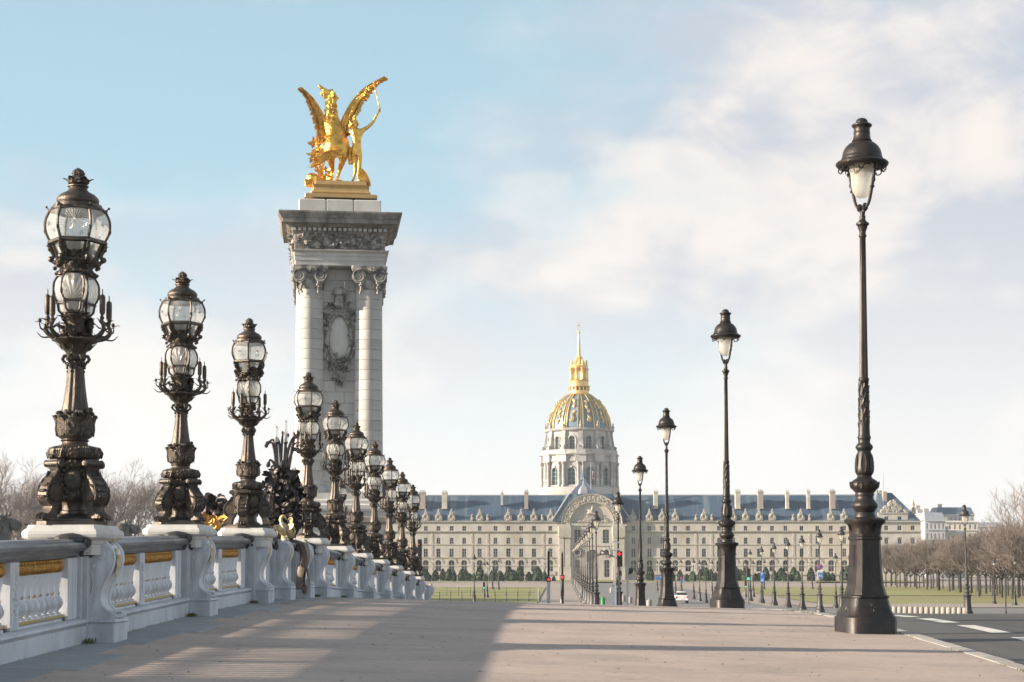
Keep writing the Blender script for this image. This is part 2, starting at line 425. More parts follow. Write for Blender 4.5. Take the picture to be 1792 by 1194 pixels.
def copy_tree(t, parent=None):
    o, ch = t
    c = o.copy(); col.objects.link(c); c.parent = parent
    for x in ch: copy_tree(x, c)
    return c
ORD = 'first second third fourth fifth sixth seventh eighth ninth tenth eleventh twelfth thirteenth fourteenth fifteenth sixteenth seventeenth eighteenth nineteenth twentieth'.split()
def ordn(i):
    if i < 20: return ORD[i]
    t = (i + 1) // 10; u = (i + 1) % 10
    tens = {2: 'twenty', 3: 'thirty', 4: 'forty', 5: 'fifty', 6: 'sixty', 7: 'seventy', 8: 'eighty'}[t]
    return tens + '-' + ORD[u - 1] if u else {'twenty': 'twentieth', 'thirty': 'thirtieth', 'forty': 'fortieth', 'fifty': 'fiftieth', 'sixty': 'sixtieth', 'seventy': 'seventieth', 'eighty': 'eightieth'}[tens]
# ------------------------------------------------------------------ ground: bridge deck, roadway, esplanade
PT = [(-30, -1.5), (0, -0.65), (12, -0.36), (18, -0.22), (20, -0.18), (23, -0.11), (26, -0.03), (30, 0.06), (35, 0.14), (40, 0.15), (44, 0.12), (47, 0.08),
      (53, -0.08), (60, -0.28), (66, -0.48), (72, -0.70), (79, -0.98), (85, -1.27), (100, -1.95), (125, -2.95), (150, -3.55), (175, -4.0), (200, -4.15), (240, -4.2)]
def _h(y):
    i = 0
    while i < len(PT) - 2 and PT[i + 1][0] < y: i += 1
    def tan(k):
        a, b = PT[max(k - 1, 0)], PT[min(k + 1, len(PT) - 1)]
        return (b[1] - a[1]) / (b[0] - a[0])
    (ya, za), (yb, zb) = PT[i], PT[i + 1]
    h = yb - ya; t = (y - ya) / h
    return (2 * t ** 3 - 3 * t * t + 1) * za + (t ** 3 - 2 * t * t + t) * h * tan(i) + (-2 * t ** 3 + 3 * t * t) * zb + (t ** 3 - t * t) * h * tan(i + 1)
def P(y):                                     # crown of the arched deck, smoothed
    return sum(_h(y + d) * w for d, w in ((-4, .15), (-2, .2), (0, .3), (2, .2), (4, .15)))
def XL(y): return 0.01967 * y - 6.585          # line of the candelabra
def KX(y): return 7.0 + 0.0173 * (y - 23)      # kerb line
def CS(y): return 0.027 * max(0.0, min(1.0, (150 - y) / 40.0))
def deck(x, y): return P(y) - CS(y) * (min(x, KX(y)) - XL(y))
def sheet(name, xs, ys, zf, m, uv=None, thick=0.0):
    mb = MB(); vs = []
    for y in ys:
        for k in range(len(xs(y))): vs.append((xs(y)[k], y, zf(xs(y)[k], y)))
    n = len(xs(ys[0])); fs = [(i * n + j, i * n + j + 1, (i + 1) * n + j + 1, (i + 1) * n + j) for i in range(len(ys) - 1) for j in range(n - 1)]
    mb.add(vs, fs, 0, True)
    o = mb.build(name, m); o['kind'] = 'structure'
    return o
def lin(a, b, n): return [a + (b - a) * i / (n - 1) for i in range(n)]
YS = lin(-6, 128, 90)
sheet('pavement', lambda y: [XL(y) - 0.9 + (KX(y) - XL(y) + 0.9) * k / 8 for k in range(9)], YS, deck, 'pavement')
RZ = lambda x, y: deck(KX(y), y) - 0.14
sheet('road', lambda y: [KX(y) + 0.02 + (28 - KX(y)) * k / 6 for k in range(7)], YS, RZ, 'asphalt')
sheet('quay_road', lambda y: lin(-70, 150, 12), lin(128, 206, 14), lambda x, y: P(y) - 0.45 * max(0, min(1, (160 - y) / 32)), 'far_asphalt')
GZ = -4.2
sheet('ground', lambda y: lin(-900, 900, 3), lin(204, 1500, 3), lambda x, y: GZ - 0.02, 'sandy_ground')
sheet('river', lambda y: lin(-900, 900, 3), lin(-300, 220, 3), lambda x, y: -10.0, 'river')
# avenue running to the portal
AV = lambda y: 0.028 * y
sheet('avenue', lambda y: [AV(y) + 5.5, AV(y) + 25], lin(205, 470, 4), lambda x, y: GZ - 0.005, 'far_asphalt')
sheet('lawn', lambda y: [-60, AV(y) - 3.0], lin(216, 362, 6), lambda x, y: GZ + 0.06, 'lawn')
sheet('lawn', lambda y: [AV(y) + 33, AV(y) + 120], lin(214, 262, 4), lambda x, y: GZ + 0.06, 'lawn')
sheet('lawn', lambda y: [AV(y) + 33, AV(y) + 120], lin(270, 366, 4), lambda x, y: GZ + 0.06, 'lawn')
sheet('lawn', lambda y: [-60, 110], lin(441, 490, 3), lambda x, y: GZ + 0.3, 'lawn')
sheet('quay_pavement', lambda y: [24, 130], lin(133, 160, 5), lambda x, y: P(y) - 0.30 * max(0, min(1, (160 - y) / 32)), 'sandy_ground')
sheet('quay_pavement', lambda y: [34, 130], lin(196, 213, 4), lambda x, y: GZ + 0.12, 'sandy_ground')

# kerb of single granite stones
kb = empty('kerb', (0, 0, 0)); kb['kind'] = 'structure'
kme = MB().box(-0.15, 0.15, -0.49, 0.49, -0.3, 0.0, b=0.018).mesh('kerb_stone', 'kerb_granite')
y = 17.0
while y < 84:
    x = KX(y) + 0.0
    o = link('kerb_stone', kme, kb, (x + random.uniform(-.006, .006), y, deck(KX(y), y) + 0.012 + random.uniform(-.004, .004)), -math.atan(0.0173), math.atan((P(y + .5) - P(y - .5))))
    y += 1.0
# stone slabs along the foot of the balustrade
sb = empty('slab_border', (0, 0, 0)); sb['kind'] = 'structure'
y = 15.0; k = 0
while y < 62:
    ln = (1.9, 2.6, 2.2)[k % 3]; w = (0.62, 1.02, 0.8)[(k * 2) % 3]
    mb = MB(); x0 = XL(y + ln / 2) + 0.26
    sl = math.atan((P(y + ln) - P(y)) / ln)
    mb.box(0, w, 0.008, ln - 0.008, -0.1, 0.0, b=0.008)
    o = mb.build('slab', 'slab_granite', sb, (x0, y, deck(x0, y) + 0.012), -math.atan(.01967)); o.rotation_euler = (sl, math.atan(0.027), -math.atan(.01967))
    y += ln; k += 1
# lane dashes
for i, (ya, yb) in enumerate(((29.0, 32.2), (33.7, 37.1), (38.6, 41.9), (43.3, 46.4))):
    mb = MB(); xa, xb = 9.36 + (ya - 29) * 0.052, 9.36 + (yb - 29) * 0.052
    n = 5; vs = []
    for k in range(n):
        t = k / (n - 1); yy = ya + (yb - ya) * t; xx = xa + (xb - xa) * t
        vs += [(xx - .2, yy, RZ(xx, yy) + .006), (xx + .2, yy, RZ(xx, yy) + .006)]
    mb.add(vs, [(2 * k, 2 * k + 1, 2 * k + 3, 2 * k + 2) for k in range(n - 1)])
    o = mb.build('road_marking', 'road_paint'); o['kind'] = 'structure'
# litter of leaf bits and grit on the footway
mb = MB()
for k in range(520):
    y = random.uniform(18.5, 50); x = XL(y) + .5 + (KX(y) - XL(y) - .7) * random.random() ** (.6 if k % 3 else 3)
    a = random.uniform(0, 6.3); s_ = random.uniform(.008, .028); z = deck(x, y) + .004
    mb.add([(x + s_ * math.cos(a), y + s_ * math.sin(a), z), (x - s_ * .5 * math.sin(a), y + s_ * .5 * math.cos(a), z + s_ * .35), (x - s_ * math.cos(a), y - s_ * math.sin(a), z), (x + s_ * .5 * math.sin(a), y - s_ * .5 * math.cos(a), z + s_ * .2)], [(0, 1, 2, 3)])
tag(mb.build('leaf_litter', 'twig'), 'scattered dry leaf bits lying on the pinkish footway', 'litter', kind='stuff')
# weeds in the joints
mb = MB()
def tuft(x, y, z, n, h, sp):
    for _ in range(n):
        a = random.uniform(0, 2 * PI); rr = random.random() * sp
        mb.leaf((x + rr * math.cos(a) * .4, y + rr * math.sin(a), z - .005), (random.uniform(-.5, .5), random.uniform(-.5, .5), 1), (math.cos(a), math.sin(a), 0), h * random.uniform(.5, 1.2), h * .22, 0.8, k=3)
for k in range(260):
    y = random.uniform(19, 46)
    if math.sin(y * 1.7) + math.sin(y * 0.63) > random.uniform(-.6, 1.4): tuft(KX(y) - .17, y, deck(KX(y), y) + .006, 4, .035, .12)
for yl, n in ((24, 30), (30.7, 22), (37.1, 45), (47, 40), (53.4, 30)):
    for _ in range(n):
        y = yl + random.choice((-.55, .5)) + random.uniform(-.2, .15); x = XL(y) + .33 + random.uniform(0, .12)
        tuft(x, y, deck(x, y) + .012, 4, .07, .1)
for _ in range(160):
    y = random.uniform(18, 50); x = XL(y) + .315
    tuft(x, y, deck(x, y) + .012, 2, .03, .1)
tag(mb.build('weeds', 'tuft'), 'low weeds growing along the foot of the stone balustrade and kerb joint', 'weeds', kind='stuff')
# ------------------------------------------------------------------ balustrade on the river side
AL = math.atan(0.01967)
BAL_PROF = [(.085, .0), (.088, .02), (.06, .035), (.06, .05), (.08, .075), (.112, .115), (.119, .155), (.106, .20), (.08, .245), (.063, .275)]
NECK = [(.068, .27), (.068, .32), (.072, .38), (.082, .44), (.096, .50), (.105, .545), (.112, .56)]
mb = MB(); mb.lathe(BAL_PROF, 10); mb.lathe(NECK, 10)
for k in range(4):
    a = k * PI / 2 + PI / 4
    mb.leaf((.06 * math.cos(a), .06 * math.sin(a), .235), (math.cos(a) * .1, math.sin(a) * .1, 1), (math.cos(a), math.sin(a), 0), .075, .05, 0.9, m=1, k=3)
baluster_me = mb.mesh('baluster', ['white_paint', 'gold_flake'])
def slope_of(ya, yb): return math.atan((P(yb) - P(ya)) / (yb - ya))
BAYS = []
def bay(ya, yb, groups, label):
    """one bay between two lamp pedestals, running along local y"""
    ln = (yb - ya) / math.cos(AL)
    e = empty('balustrade_bay', (XL(ya), ya, P(ya)), -AL, slope_of(ya, yb))
    tag(e, label, 'balustrade', 'bays of the bridge balustrade')
    n = max(1, round(ln / 2.2)); d = ln / n
    for k in range(n):
        MB().box(-.28, .30, k * d + .004, (k + 1) * d - .004, -.25, .235, b=.01).build('plinth_stone', 'white_stone', e)
        prof = [(-.24, .25), (.265, .25), (.30, .262), (.318, .285), (.30, .312), (.25, .33), (-.24, .33)]
        m2 = MB(); m2.loft([[(s, k * d + .004, z) for s, z in prof], [(s, (k + 1) * d - .004, z) for s, z in prof]], 0, False)
        m2.box(-.2, .26, k * d, (k + 1) * d, .22, .26)
        m2.build('plinth_moulding', 'white_stone', e)
    # coping: dark weathered stones
    cp = [(-.20, 1.165), (.14, 1.165), (.17, 1.20), (.20, 1.21), (.21, 1.245), (.27, 1.262), (.315, 1.30), (.325, 1.34), (.30, 1.372), (.22, 1.386), (.20, 1.42), (-.22, 1.42), (-.3, 1.34), (-.25, 1.24)]
    for k in range(n):
        m2 = MB(); j = .004
        m2.loft([[(s, k * d + j, z) for s, z in cp], [(s, (k + .5) * d, z + random.uniform(-.003, .003)) for s, z in cp], [(s, (k + 1) * d - j, z) for s, z in cp]], 0, True)
        m2.build('coping_stone', 'dark_coping', e, sharp=30)
    # openings with balusters between piers
    a = .62
    if ln < 2.6: a = .3
    for q0, q1, w0 in ((.3, a + .28, a), (ln - a - .28, ln - .3, ln - a)):
        pier = MB(); pier.box(-.16, .17, q0, q1, .33, 1.165, b=.01); pier.box(-.17, .185, w0 - .08, w0 + .08, .331, 1.164, b=.008)
        pier.build('pier', 'white_paint', e)
    y0, y1 = a + .30, ln - a - .30
    w = (y1 - y0 - .4 * (groups - 1)) / groups
    for g in range(groups):
        s = y0 + g * (w + .4)
        nb = max(2, int(round(w / .25))); st = w / nb
        for k in range(nb): link('baluster', baluster_me, e, (.02, s + (k + .5) * st, .42), random.uniform(0, 1.5))
        t = MB()
        t.box(-.13, .13, s, s + w, .328, .365); t.box(-.115, .10, s, s + w, .36, .42)
        for k in range(nb * 2): t.box(.118, .132, s + (k + .06) * st / 2, s + (k + .94) * st / 2, .333, .362)
        t.build('baluster_sill', 'white_paint', e)
        MB().box(-.1, .137, s + w - .13, s + w - .02, .332, .372).build('vent_block', 'soot_and_shade', e)
        gd = MB(); gd.box(.03, .128, s, s + w, .375, .412)
        for k in range(int(w / .06)): gd.ball((.128, s + (k + .5) * .06, .395), (.014, .028, .02), 5, 3)
        gd.build('gilded_strip', 'gold_flake', e)
        gf = MB(); gf.box(-.02, .07, s, s + w, 1.145, 1.17)
        for k in range(nb * 2):
            yc = s + (k + .5) * st / 2
            gf.ball((.06, yc, 1.06), (.075, .054, .075), 7, 5); gf.ball((.07, yc, 1.135), (.05, .045, .03), 6, 3); gf.ball((.055, yc, .985), (.03, .028, .03), 5, 3)
        gf.build('gilded_frieze', 'gold_trim', e)
        wf = MB()
        for k in range(nb * 2): wf.ball((.05, s + (k + .5) * st / 2, .965), (.045, .055, .018), 6, 3)
        wf.box(-.1, .03, s, s + w, .955, 1.167)
        wf.build('bead_course', 'white_paint', e)
        if g < groups - 1:
            q = s + w
            pp = MB(); pp.box(-.15, .165, q + .03, q + .37, .33, 1.165, b=.008); pp.box(.160, .172, q + .07, q + .33, .42, 1.02)
            for k in range(9):
                zz = .48 + k * .06
                pp.ball((.17, q + .2 + .04 * math.sin(k * 1.9), zz), (.02, .045 + .02 * math.sin(k * 2.2), .04), 6, 4)
            for k in range(8): pp.leaf((.168, q + .2, .52 + .06 * k), (.02, random.uniform(-1, 1), random.uniform(.2, 1)), (1, 0, 0), .1, .04, .7, k=3)
            pp.build('relief_post', 'white_paint', e)
    BAYS.append(e)
    return e

# scroll bracket with base block and gilded leaf, under every candelabrum
def console_me():
    pr = [(.26, .30), (.64, .30), (.655, .33), (.60, .37), (.50, .42), (.435, .49), (.415, .58), (.425, .68), (.47, .80), (.535, .92), (.59, 1.04), (.61, 1.14), (.595, 1.23), (.55, 1.31), (.48, 1.36), (.40, 1.37), (.26, 1.36)]
    m = MB(); h = .29
    m.prism(pr, -h, h)
    front = pr[2:15]
    # raised borders of the front face
    for yy in (-h + .045, h - .045):
        m.tube([(s + .006, yy, z) for s, z in front], .028, 5)
    m.tube([(front[1][0] + .01, -h + .06, .40), (front[1][0] + .01, h - .06, .40)], .018, 5)
    # side volutes
    for yy in (-h - .004, h + .004):
        m.spiral((.47, 1.22), .115, 2.2, .4, yy, .016, 5)
        m.tube([(.30, yy, 1.0), (.34, yy, .8), (.30, yy, .6), (.29, yy, .4)], .012, 4)
        m.ball((.33, yy, 1.03), (.04, .02, .05), 7, 4)
    return m
CONSOLE = console_me().mesh('console', 'white_paint')
cb = MB(); cb.box(.22, .66, -.37, .37, -.25, .25, b=.012)
cb.loft([[(.22, -.365, .248), (.655, -.365, .248), (.655, .365, .248), (.22, .365, .248)], [(.22, -.38, .268), (.675, -.38, .268), (.675, .38, .268), (.22, .38, .268)], [(.22, -.33, .302), (.66, -.33, .302), (.66, .33, .302), (.22, .33, .302)]], 0, False)
CONSOLE_BASE = cb.mesh('console_base', 'white_stone')
gl = MB()
for k, (s, z, yy, l) in enumerate([(.50, 1.36, 0, .15), (.57, 1.3, .05, .16), (.58, 1.29, -.05, .16), (.61, 1.2, 0, .2), (.61, 1.2, .07, .17), (.61, 1.18, -.07, .17), (.60, 1.08, .03, .2), (.6, 1.08, -.03, .18), (.56, 1.0, 0.0, .16)]):
    gl.leaf((s + .005, yy, z), (.12 if z > 1.25 else -.1, yy * 2, -1 if z < 1.34 else -.2), (1, 0, .1), l, .075, .5, k=4)
gl.ball((.46, 0, 1.395), (.08, .06, .05), 8, 5); gl.ball((.52, .0, 1.40), (.05, .04, .035), 7, 4); gl.tube([(.40, 0, 1.38), (.44, 0, 1.46), (.50, 0, 1.46), (.53, 0, 1.41)], [.03, .028, .022, .012], 6)
CONSOLE_GOLD = gl.mesh('gilded_leaf', 'gold_flake')
sg = MB()   # sooty lump of carving where the coping runs into the bracket
for k in range(16): sg.ball((random.uniform(.05, .33), -.45 + random.uniform(-.22, .16), 1.33 + random.uniform(-.1, .1)), (random.uniform(.05, .1), random.uniform(.06, .14), random.uniform(.04, .09)), 7, 5, jit=.12)
sg.ball((.1, -.55, 1.40), (.22, .42, .09), 10, 5)
SOOT = sg.mesh('coping_carving', 'soot_and_shade')
def console(y, label, lump=True):
    e = empty('balustrade_console', (XL(y), y, P(y)), -AL)
    tag(e, label, 'console', 'scroll consoles of the balustrade')
    link('base_block', CONSOLE_BASE, e); link('scroll', CONSOLE, e); link('gilded_leaf', CONSOLE_GOLD, e)
    MB().box(-.30, .30, -.42, .42, -.25, 1.18, b=.012).build('die', 'white_stone', e)
    if lump: link('coping_carving', SOOT, e)
    return e
pm = MB()
pm.sq([(.46, 1.20), (.46, 1.34), (.475, 1.345), (.485, 1.365), (.485, 1.40), (.535, 1.41), (.565, 1.435), (.575, 1.475), (.568, 1.515), (.545, 1.54), (.52, 1.55), (.515, 1.565), (.50, 1.60), (.45, 1.605)], ch=.2)
PED = pm.mesh('pedestal_cap', 'pedestal_stone')
pb = MB(); pb.box(-.40, .30, -.47, .47, -.3, 1.21, b=.01)
PEDB = pb.mesh('pedestal_block', 'white_stone')
PED_H = 1.605
DX = {30.7: .06, 37.1: .16, 47.0: .08, 53.4: .04}
def pedestal(y, label, s=1.0):
    e = empty('lamp_pedestal', (XL(y) - .02 + DX.get(y, 0), y, P(y) - PED_H * (s - 1)), -AL, s=s)
    tag(e, label, 'pedestal', 'lamp pedestals of the balustrade')
    link('pedestal_block', PEDB, e, (-.06, 0, 0)); link('pedestal_cap', PED, e)
    return e
LY = [24.0, 30.7, 37.1, 47.0, 53.4, 59.7, 66.1, 72.5, 78.9, 85.2]
P0 = 17.6
NEAR = ['nearest', 'second nearest', 'third', 'fourth', 'fifth', 'sixth', 'seventh', 'eighth', 'ninth', 'tenth']
for i, y in enumerate(LY):
    console(y, f'{NEAR[i]} white scroll console with gilded leaf, below the {ORD[i]} bronze candelabrum')
    pedestal(y, f'{NEAR[i]} pale stone lamp pedestal, carrying the {ORD[i]} bronze candelabrum', 1.03 if i == 0 else 1.0)
bay(P0, LY[0], 2, 'nearest bay of white balusters, cut by the picture edge, before the first candelabrum')
bay(LY[0], LY[1], 2, 'bay of white balusters and gilded frieze between first and second candelabrum')
bay(LY[1], LY[2], 2, 'bay of white balusters and gilded frieze between second and third candelabrum')
bay(LY[2], 40.3, 1, 'short dark coped bay between third candelabrum and the reed sculpture')
bay(40.3, 43.7, 1, 'short bay of parapet directly under the dark reed sculpture')
bay(43.7, LY[3], 1, 'short bay between the reed sculpture and fourth candelabrum')
for i in range(3, 9): bay(LY[i], LY[i + 1], 2, f'balustrade bay running from the {ORD[i]} to the {ORD[i + 1]} candelabrum')
bay(LY[9], 91.5, 2, 'last balustrade bay beyond the tenth candelabrum, sloping down to the quay')
console(40.3, 'white scroll console on the near side of the hanging bronze pelt')
console(43.7, 'white scroll console on the far side of the hanging bronze pelt')
console(91.5, 'last white scroll console at the far end of the balustrade', False)
# ------------------------------------------------------------------ bronze candelabra
def pol(r, a, z): return (r * math.cos(a), r * math.sin(a), z)
def catm(pts, k=4):
    pts = [Vector(p) for p in pts]; out = []
    for i in range(len(pts) - 1):
        p0, p1, p2, p3 = pts[max(i - 1, 0)], pts[i], pts[i + 1], pts[min(i + 2, len(pts) - 1)]
        for j in range(k):
            t = j / k
            out.append(0.5 * ((2 * p1) + (p2 - p0) * t + (2 * p0 - 5 * p1 + 4 * p2 - p3) * t * t + (3 * p1 - p0 - 3 * p2 + p3) * t ** 3))
    out.append(pts[-1]); return out
def lantern(parent, name, n, prof, low, ang, loc, glass, boss):
    """glazed cage: prof/low = (r, z) rows for the panes, n panes; returns the frame"""
    fr = MB()
    allp = prof
    for k in range(n):
        a = ang + (k + .5) * 2 * PI / n
        fr.tube([pol(r + .012, a, z) for r, z in catm2(prof)], .019 if n == 6 else .015, 5)
        fr.tube([pol(r + .012, a, z) for r, z in low], .034 if n == 6 else .016, 6)
        rt, zt = prof[-1]; rb, zb = prof[0]
        fr.leaf(pol(rt + .0, a, zt - .01), (math.cos(a), math.sin(a), .5), (0, 0, 1), rt * .26, rt * .26, 1.3, k=4); fr.ball(pol(rt + rt * .17, a, zt + .045), rt * .05, 6, 4)
        fr.leaf(pol(rt + .02, a, zt - .02), (math.cos(a) * .3, math.sin(a) * .3, -1), (math.cos(a), math.sin(a), 0), rt * .35, rt * .14, .6, k=3)
        fr.ball(pol(rb + .03, a, zb - .01), rt * .08, 6, 4)
        fr.leaf(pol(rb + .01, a, zb), (math.cos(a) * .7, math.sin(a) * .7, -1), (math.cos(a), math.sin(a), .4), rt * .25, rt * .14, .9, k=3)
        fr.ball(pol(low[0][0] + .02, a, low[0][1]), rt * .09, 6, 4)
        fr.ball(pol((prof[1][0] + prof[2][0]) / 2 + .02, a, (prof[1][1] + prof[2][1]) / 2), (.02, .02, .05), 6, 4)
    for (r, z), th in ((prof[0], .034), (prof[-1], .026), (low[0], .036)):
        fr.tube([pol(r * 1.02 + .01, ang + (k + .5) * 2 * PI / n, z) for k in range(n + 1)], th if n == 6 else th * .6, 6)
    if n == 6:
        for k in range(n):
            a = ang + (k + .5) * 2 * PI / n
            fr.tube(catm([pol(.27, a, 3.40), pol(.325, a, 3.44), pol(.30, a, 3.50), pol(.335, a, 3.57), pol(.365, a, 3.64)], 3), .026, 6); fr.ball(pol(.335, a, 3.45), .04, 7, 5); fr.ball(pol(.35, a, 3.58), .03, 6, 4)
            for j in range(3): fr.ball(pol(.27, a + (j - 1) * .33 + .52, 3.40), (.04, .04, .03), 6, 4)
    f = fr.build(name, 'bronze', parent, loc)
    w = math.cos(PI / n)
    def pane(rows, m, nm, lift=0.0):
        pr = catm2(rows); vs = []; fs = []; q = 7
        zc = (rows[0][1] + rows[-1][1]) / 2
        for r, z in pr:
            for j in range(q):
                t = -1 + 2 * j / (q - 1)
                bul = 1 + lift * (1 - t * t)
                vs.append((r * w * bul, r * math.sin(PI / n) * t * .985, z - zc))
        for i in range(len(pr) - 1):
            for j in range(q - 1): fs.append((i * q + j, i * q + j + 1, (i + 1) * q + j + 1, (i + 1) * q + j))
        mm = MB().add(vs, fs, 0, True)
        return mm, zc
    pm_, zc = pane(prof, glass, 'pane', .09 if n == 6 else .2)
    if boss:
        for s_ in (.03, .018): pm_.ball((prof[2][0] * w * 1.09 + .012, 0, 0), (.02, s_, s_), 8, 5)
    me = pm_.mesh('pane', glass)
    for k in range(n): link('glass_pane', me, f, (0, 0, zc), ang + k * 2 * PI / n)
    lm, zl = pane(low, 'plain_glass', 'low', .09 if n == 6 else .2)
    me2 = lm.mesh('lower_pane', 'plain_glass')
    for k in range(n): link('lower_pane', me2, f, (0, 0, zl), ang + k * 2 * PI / n)
    return f
def catm2(pr): return [(v.x, v.y) for v in catm([(r, z, 0) for r, z in pr], 3)]

def make_candelabrum():
    root = empty('bronze_candelabrum')
    b = MB(); b.sq([(.44, 0), (.44, .045), (.40, .055), (.39, .075), (.2, .08)], ch=.3); b.build('base_plate', 'bronze', root)
    b = MB(); b.lathe([(.29, .07), (.27, .10), (.22, .13), (.175, .15), (.17, .18), (.155, .19), (.15, .24), (.155, .30), (.18, .33)], 20); b.build('base_drum', 'bronze', root)
    b = MB(); b.lathe([(.12, .27), (.20, .33), (.25, .42), (.265, .55), (.25, .68), (.225, .78), (.25, .84)], 24)
    for k in range(26):
        a = random.uniform(0, 2 * PI); z = random.uniform(.74, .84); b.ball(pol(.25, a, z), (.05, .05, .035), 7, 4, jit=.1)
    b.build('base_body', 'bronze_ornament', root)
    # four scroll feet on the diagonals
    fp = [(.20, .80), (.26, .845), (.325, .84), (.345, .79), (.315, .735), (.30, .69), (.325, .64), (.39, .58), (.445, .50), (.478, .41), (.475, .33), (.44, .27), (.39, .235), (.41, .18), (.475, .12), (.49, .085), (.32, .08), (.31, .16), (.29, .22), (.25, .28), (.22, .40), (.20, .55)]
    fm = MB(); FS = Matrix.Diagonal((1.27, 1.0, 1.0, 1.0))
    fm.prism(fp, -.085, .085)
    for s_ in (-1, 1):
        yy = s_ * .09
        fm.spiral((.345, .40), .115, 2.3, .9, yy, .017, 5, flip=1)
        fm.tube([(.315, yy, .69), (.34, yy, .63), (.40, yy, .57), (.45, yy, .49), (.47, yy, .40), (.46, yy, .33), (.42, yy, .27)], .016, 5)
        fm.lathe([(.10, -.012), (.105, 0), (.09, .012)], 14, M=rot(R(90), 0, 0, (.345, yy, .40)))
        fm.lathe([(.045, -.02), (.05, 0), (.03, .02)], 10, M=rot(R(90), 0, 0, (.31, yy * 1.5, .785)))
        fm.ball((.47, yy * .6, .11), (.055, .035, .04), 7, 5); fm.ball((.50, yy * .6, .095), (.03, .025, .028), 6, 4)
    fm.ball((.475, 0, .115), (.06, .032, .045), 7, 5); fm.ball((.51, 0, .095), (.03, .022, .028), 6, 4)
    fm.tube([(.31, -.11, .785), (.31, .11, .785)], .045, 9)
    for z_, r_ in ((.60, .375), (.52, .44), (.44, .478), (.36, .485)):
        fm.tube([(r_ + .004, -.07, z_), (r_ + .012, 0, z_ - .01), (r_ + .004, .07, z_)], .018, 5)
    fm.v = [(x * 1.10, y, z) for x, y, z in fm.v]
    fme = fm.mesh('scroll_foot', 'bronze', 45)
    for k in range(4): link('scroll_foot', fme, root, (0, 0, 0), R(45 + 90 * k))
    md = MB(); md.lathe([(.001, .045), (.06, .04), (.105, .02), (.115, 0), (.10, -.02)], 18, M=rot(0, R(90), 0, (.265, 0, .575), (1, 1, 1)) @ Matrix.Diagonal((1.25, 1, 1, 1)))
    for k in range(18):
        a = 2 * PI * k / 18; md.ball((.27, .145 * math.cos(a), .575 + .185 * math.sin(a)), (.028, .026, .03), 6, 4)
    for k in range(6): md.ball((.27, random.uniform(-.1, .1), .36 + random.uniform(-.03, .03)), (.04, .04, .035), 6, 4, jit=.1)
    for k in range(7): md.ball((.285, -.09 + .03 * k, .79 + random.uniform(-.02, .02)), (.045, .035, .04), 7, 4)
    mme = md.mesh('medallion', 'bronze_ornament')
    for k in range(4): link('medallion', mme, root, (0, 0, 0), R(90 * k))
    b = MB(); b.lathe([(.24, .83), (.28, .835), (.325, .87), (.345, .92), (.335, .975), (.29, 1.01), (.22, 1.025), (.20, 1.03)], 48, flute=(12, .018))
    for k in range(6):
        a0 = 2 * PI * k / 6
        for j in range(7):
            a = a0 + (j - 3) * .085
            b.tube([pol(.34 * 1.0, a0 + (j - 3) * .03, .86), pol(.352, a, .93), pol(.315, a0 + (j - 3) * .1, 1.0)], [.006, .012, .008], 4)
        for _ in range(8): b.ball(pol(.335, a0 + PI / 6 + random.uniform(-.2, .2), .93 + random.uniform(-.06, .05)), random.uniform(.018, .03), 6, 4)
    b.build('collar_ring', 'bronze', root)
    b = MB(); b.lathe([(.19, 1.025), (.17, 1.04), (.16, 1.075), (.175, 1.085), (.185, 1.095), (.165, 1.105), (.165, 1.115)], 24); b.build('neck', 'bronze', root)
    b = MB(); b.lathe([(.165, 1.11), (.21, 1.14), (.24, 1.20), (.248, 1.28), (.235, 1.36), (.20, 1.42), (.155, 1.44)], 24, flute=(12, .02))
    for k in range(8):
        a = 2 * PI * k / 8; d = (math.cos(a) * -.03, math.sin(a) * -.03, 1)
        b.leaf(pol(.246, a, 1.15), d, (math.cos(a), math.sin(a), 0), .25, .15, 0.5, k=6, fold=-.25); b.ball(pol(.25, a, 1.40), (.036, .036, .03), 7, 4)
        a += PI / 8
        b.leaf(pol(.215, a, 1.30), (math.cos(a) * .3, math.sin(a) * .3, 1), (math.cos(a), math.sin(a), 0), .15, .10, 1.2, k=6)
        b.ball(pol(.22, a, 1.445), (.04, .04, .03), 6, 4)
        b.tube([pol(.245, a, 1.15), pol(.262, a + .05, 1.24), pol(.25, a, 1.34)], [.008, .012, .006], 4)
    for k in range(8):
        a = 2 * PI * k / 8 + .2; b.ball(pol(.19, a, 1.47 + random.uniform(-.02, .03)), random.uniform(.025, .04), 6, 4)
    b.build('acanthus_vase', 'bronze_ornament', root)
    b = MB(); b.lathe([(.175, 1.40, None), (.165, 1.48, (12, .05)), (.14, 1.62, (12, .06)), (.118, 1.80, (12, .06)), (.10, 2.0, (12, .06)), (.094, 2.12, (12, .05)), (.094, 2.18, None)], 60); b.build('fluted_shaft', 'bronze', root)
    b = MB(); b.lathe([(.095, 2.12), (.12, 2.14), (.13, 2.165), (.115, 2.19), (.12, 2.22)], 20)
    for k in range(6):
        a = 2 * PI * k / 6
        b.tube([pol(.10, a, 2.20), pol(.15, a, 2.19), pol(.168, a, 2.15), pol(.15, a, 2.115), pol(.13, a, 2.13)], [.02, .024, .024, .02, .012], 6)
        for j in range(4): b.ball(pol(.112 - .004 * j, a, 2.09 - .05 * j), (.026 - .004 * j,) * 3, 6, 4)
        b.tube([pol(.14, a, 2.12), pol(.122, a + PI / 6, 2.06), pol(.14, a + PI / 3, 2.12)], .016, 5)
    b.build('capital', 'bronze', root)
    b = MB(); b.lathe([(.12, 2.21), (.13, 2.24), (.16, 2.27), (.185, 2.32), (.20, 2.345), (.27, 2.375), (.29, 2.395), (.28, 2.415), (.2, 2.42), (.1, 2.41)], 40, flute=(10, .02))
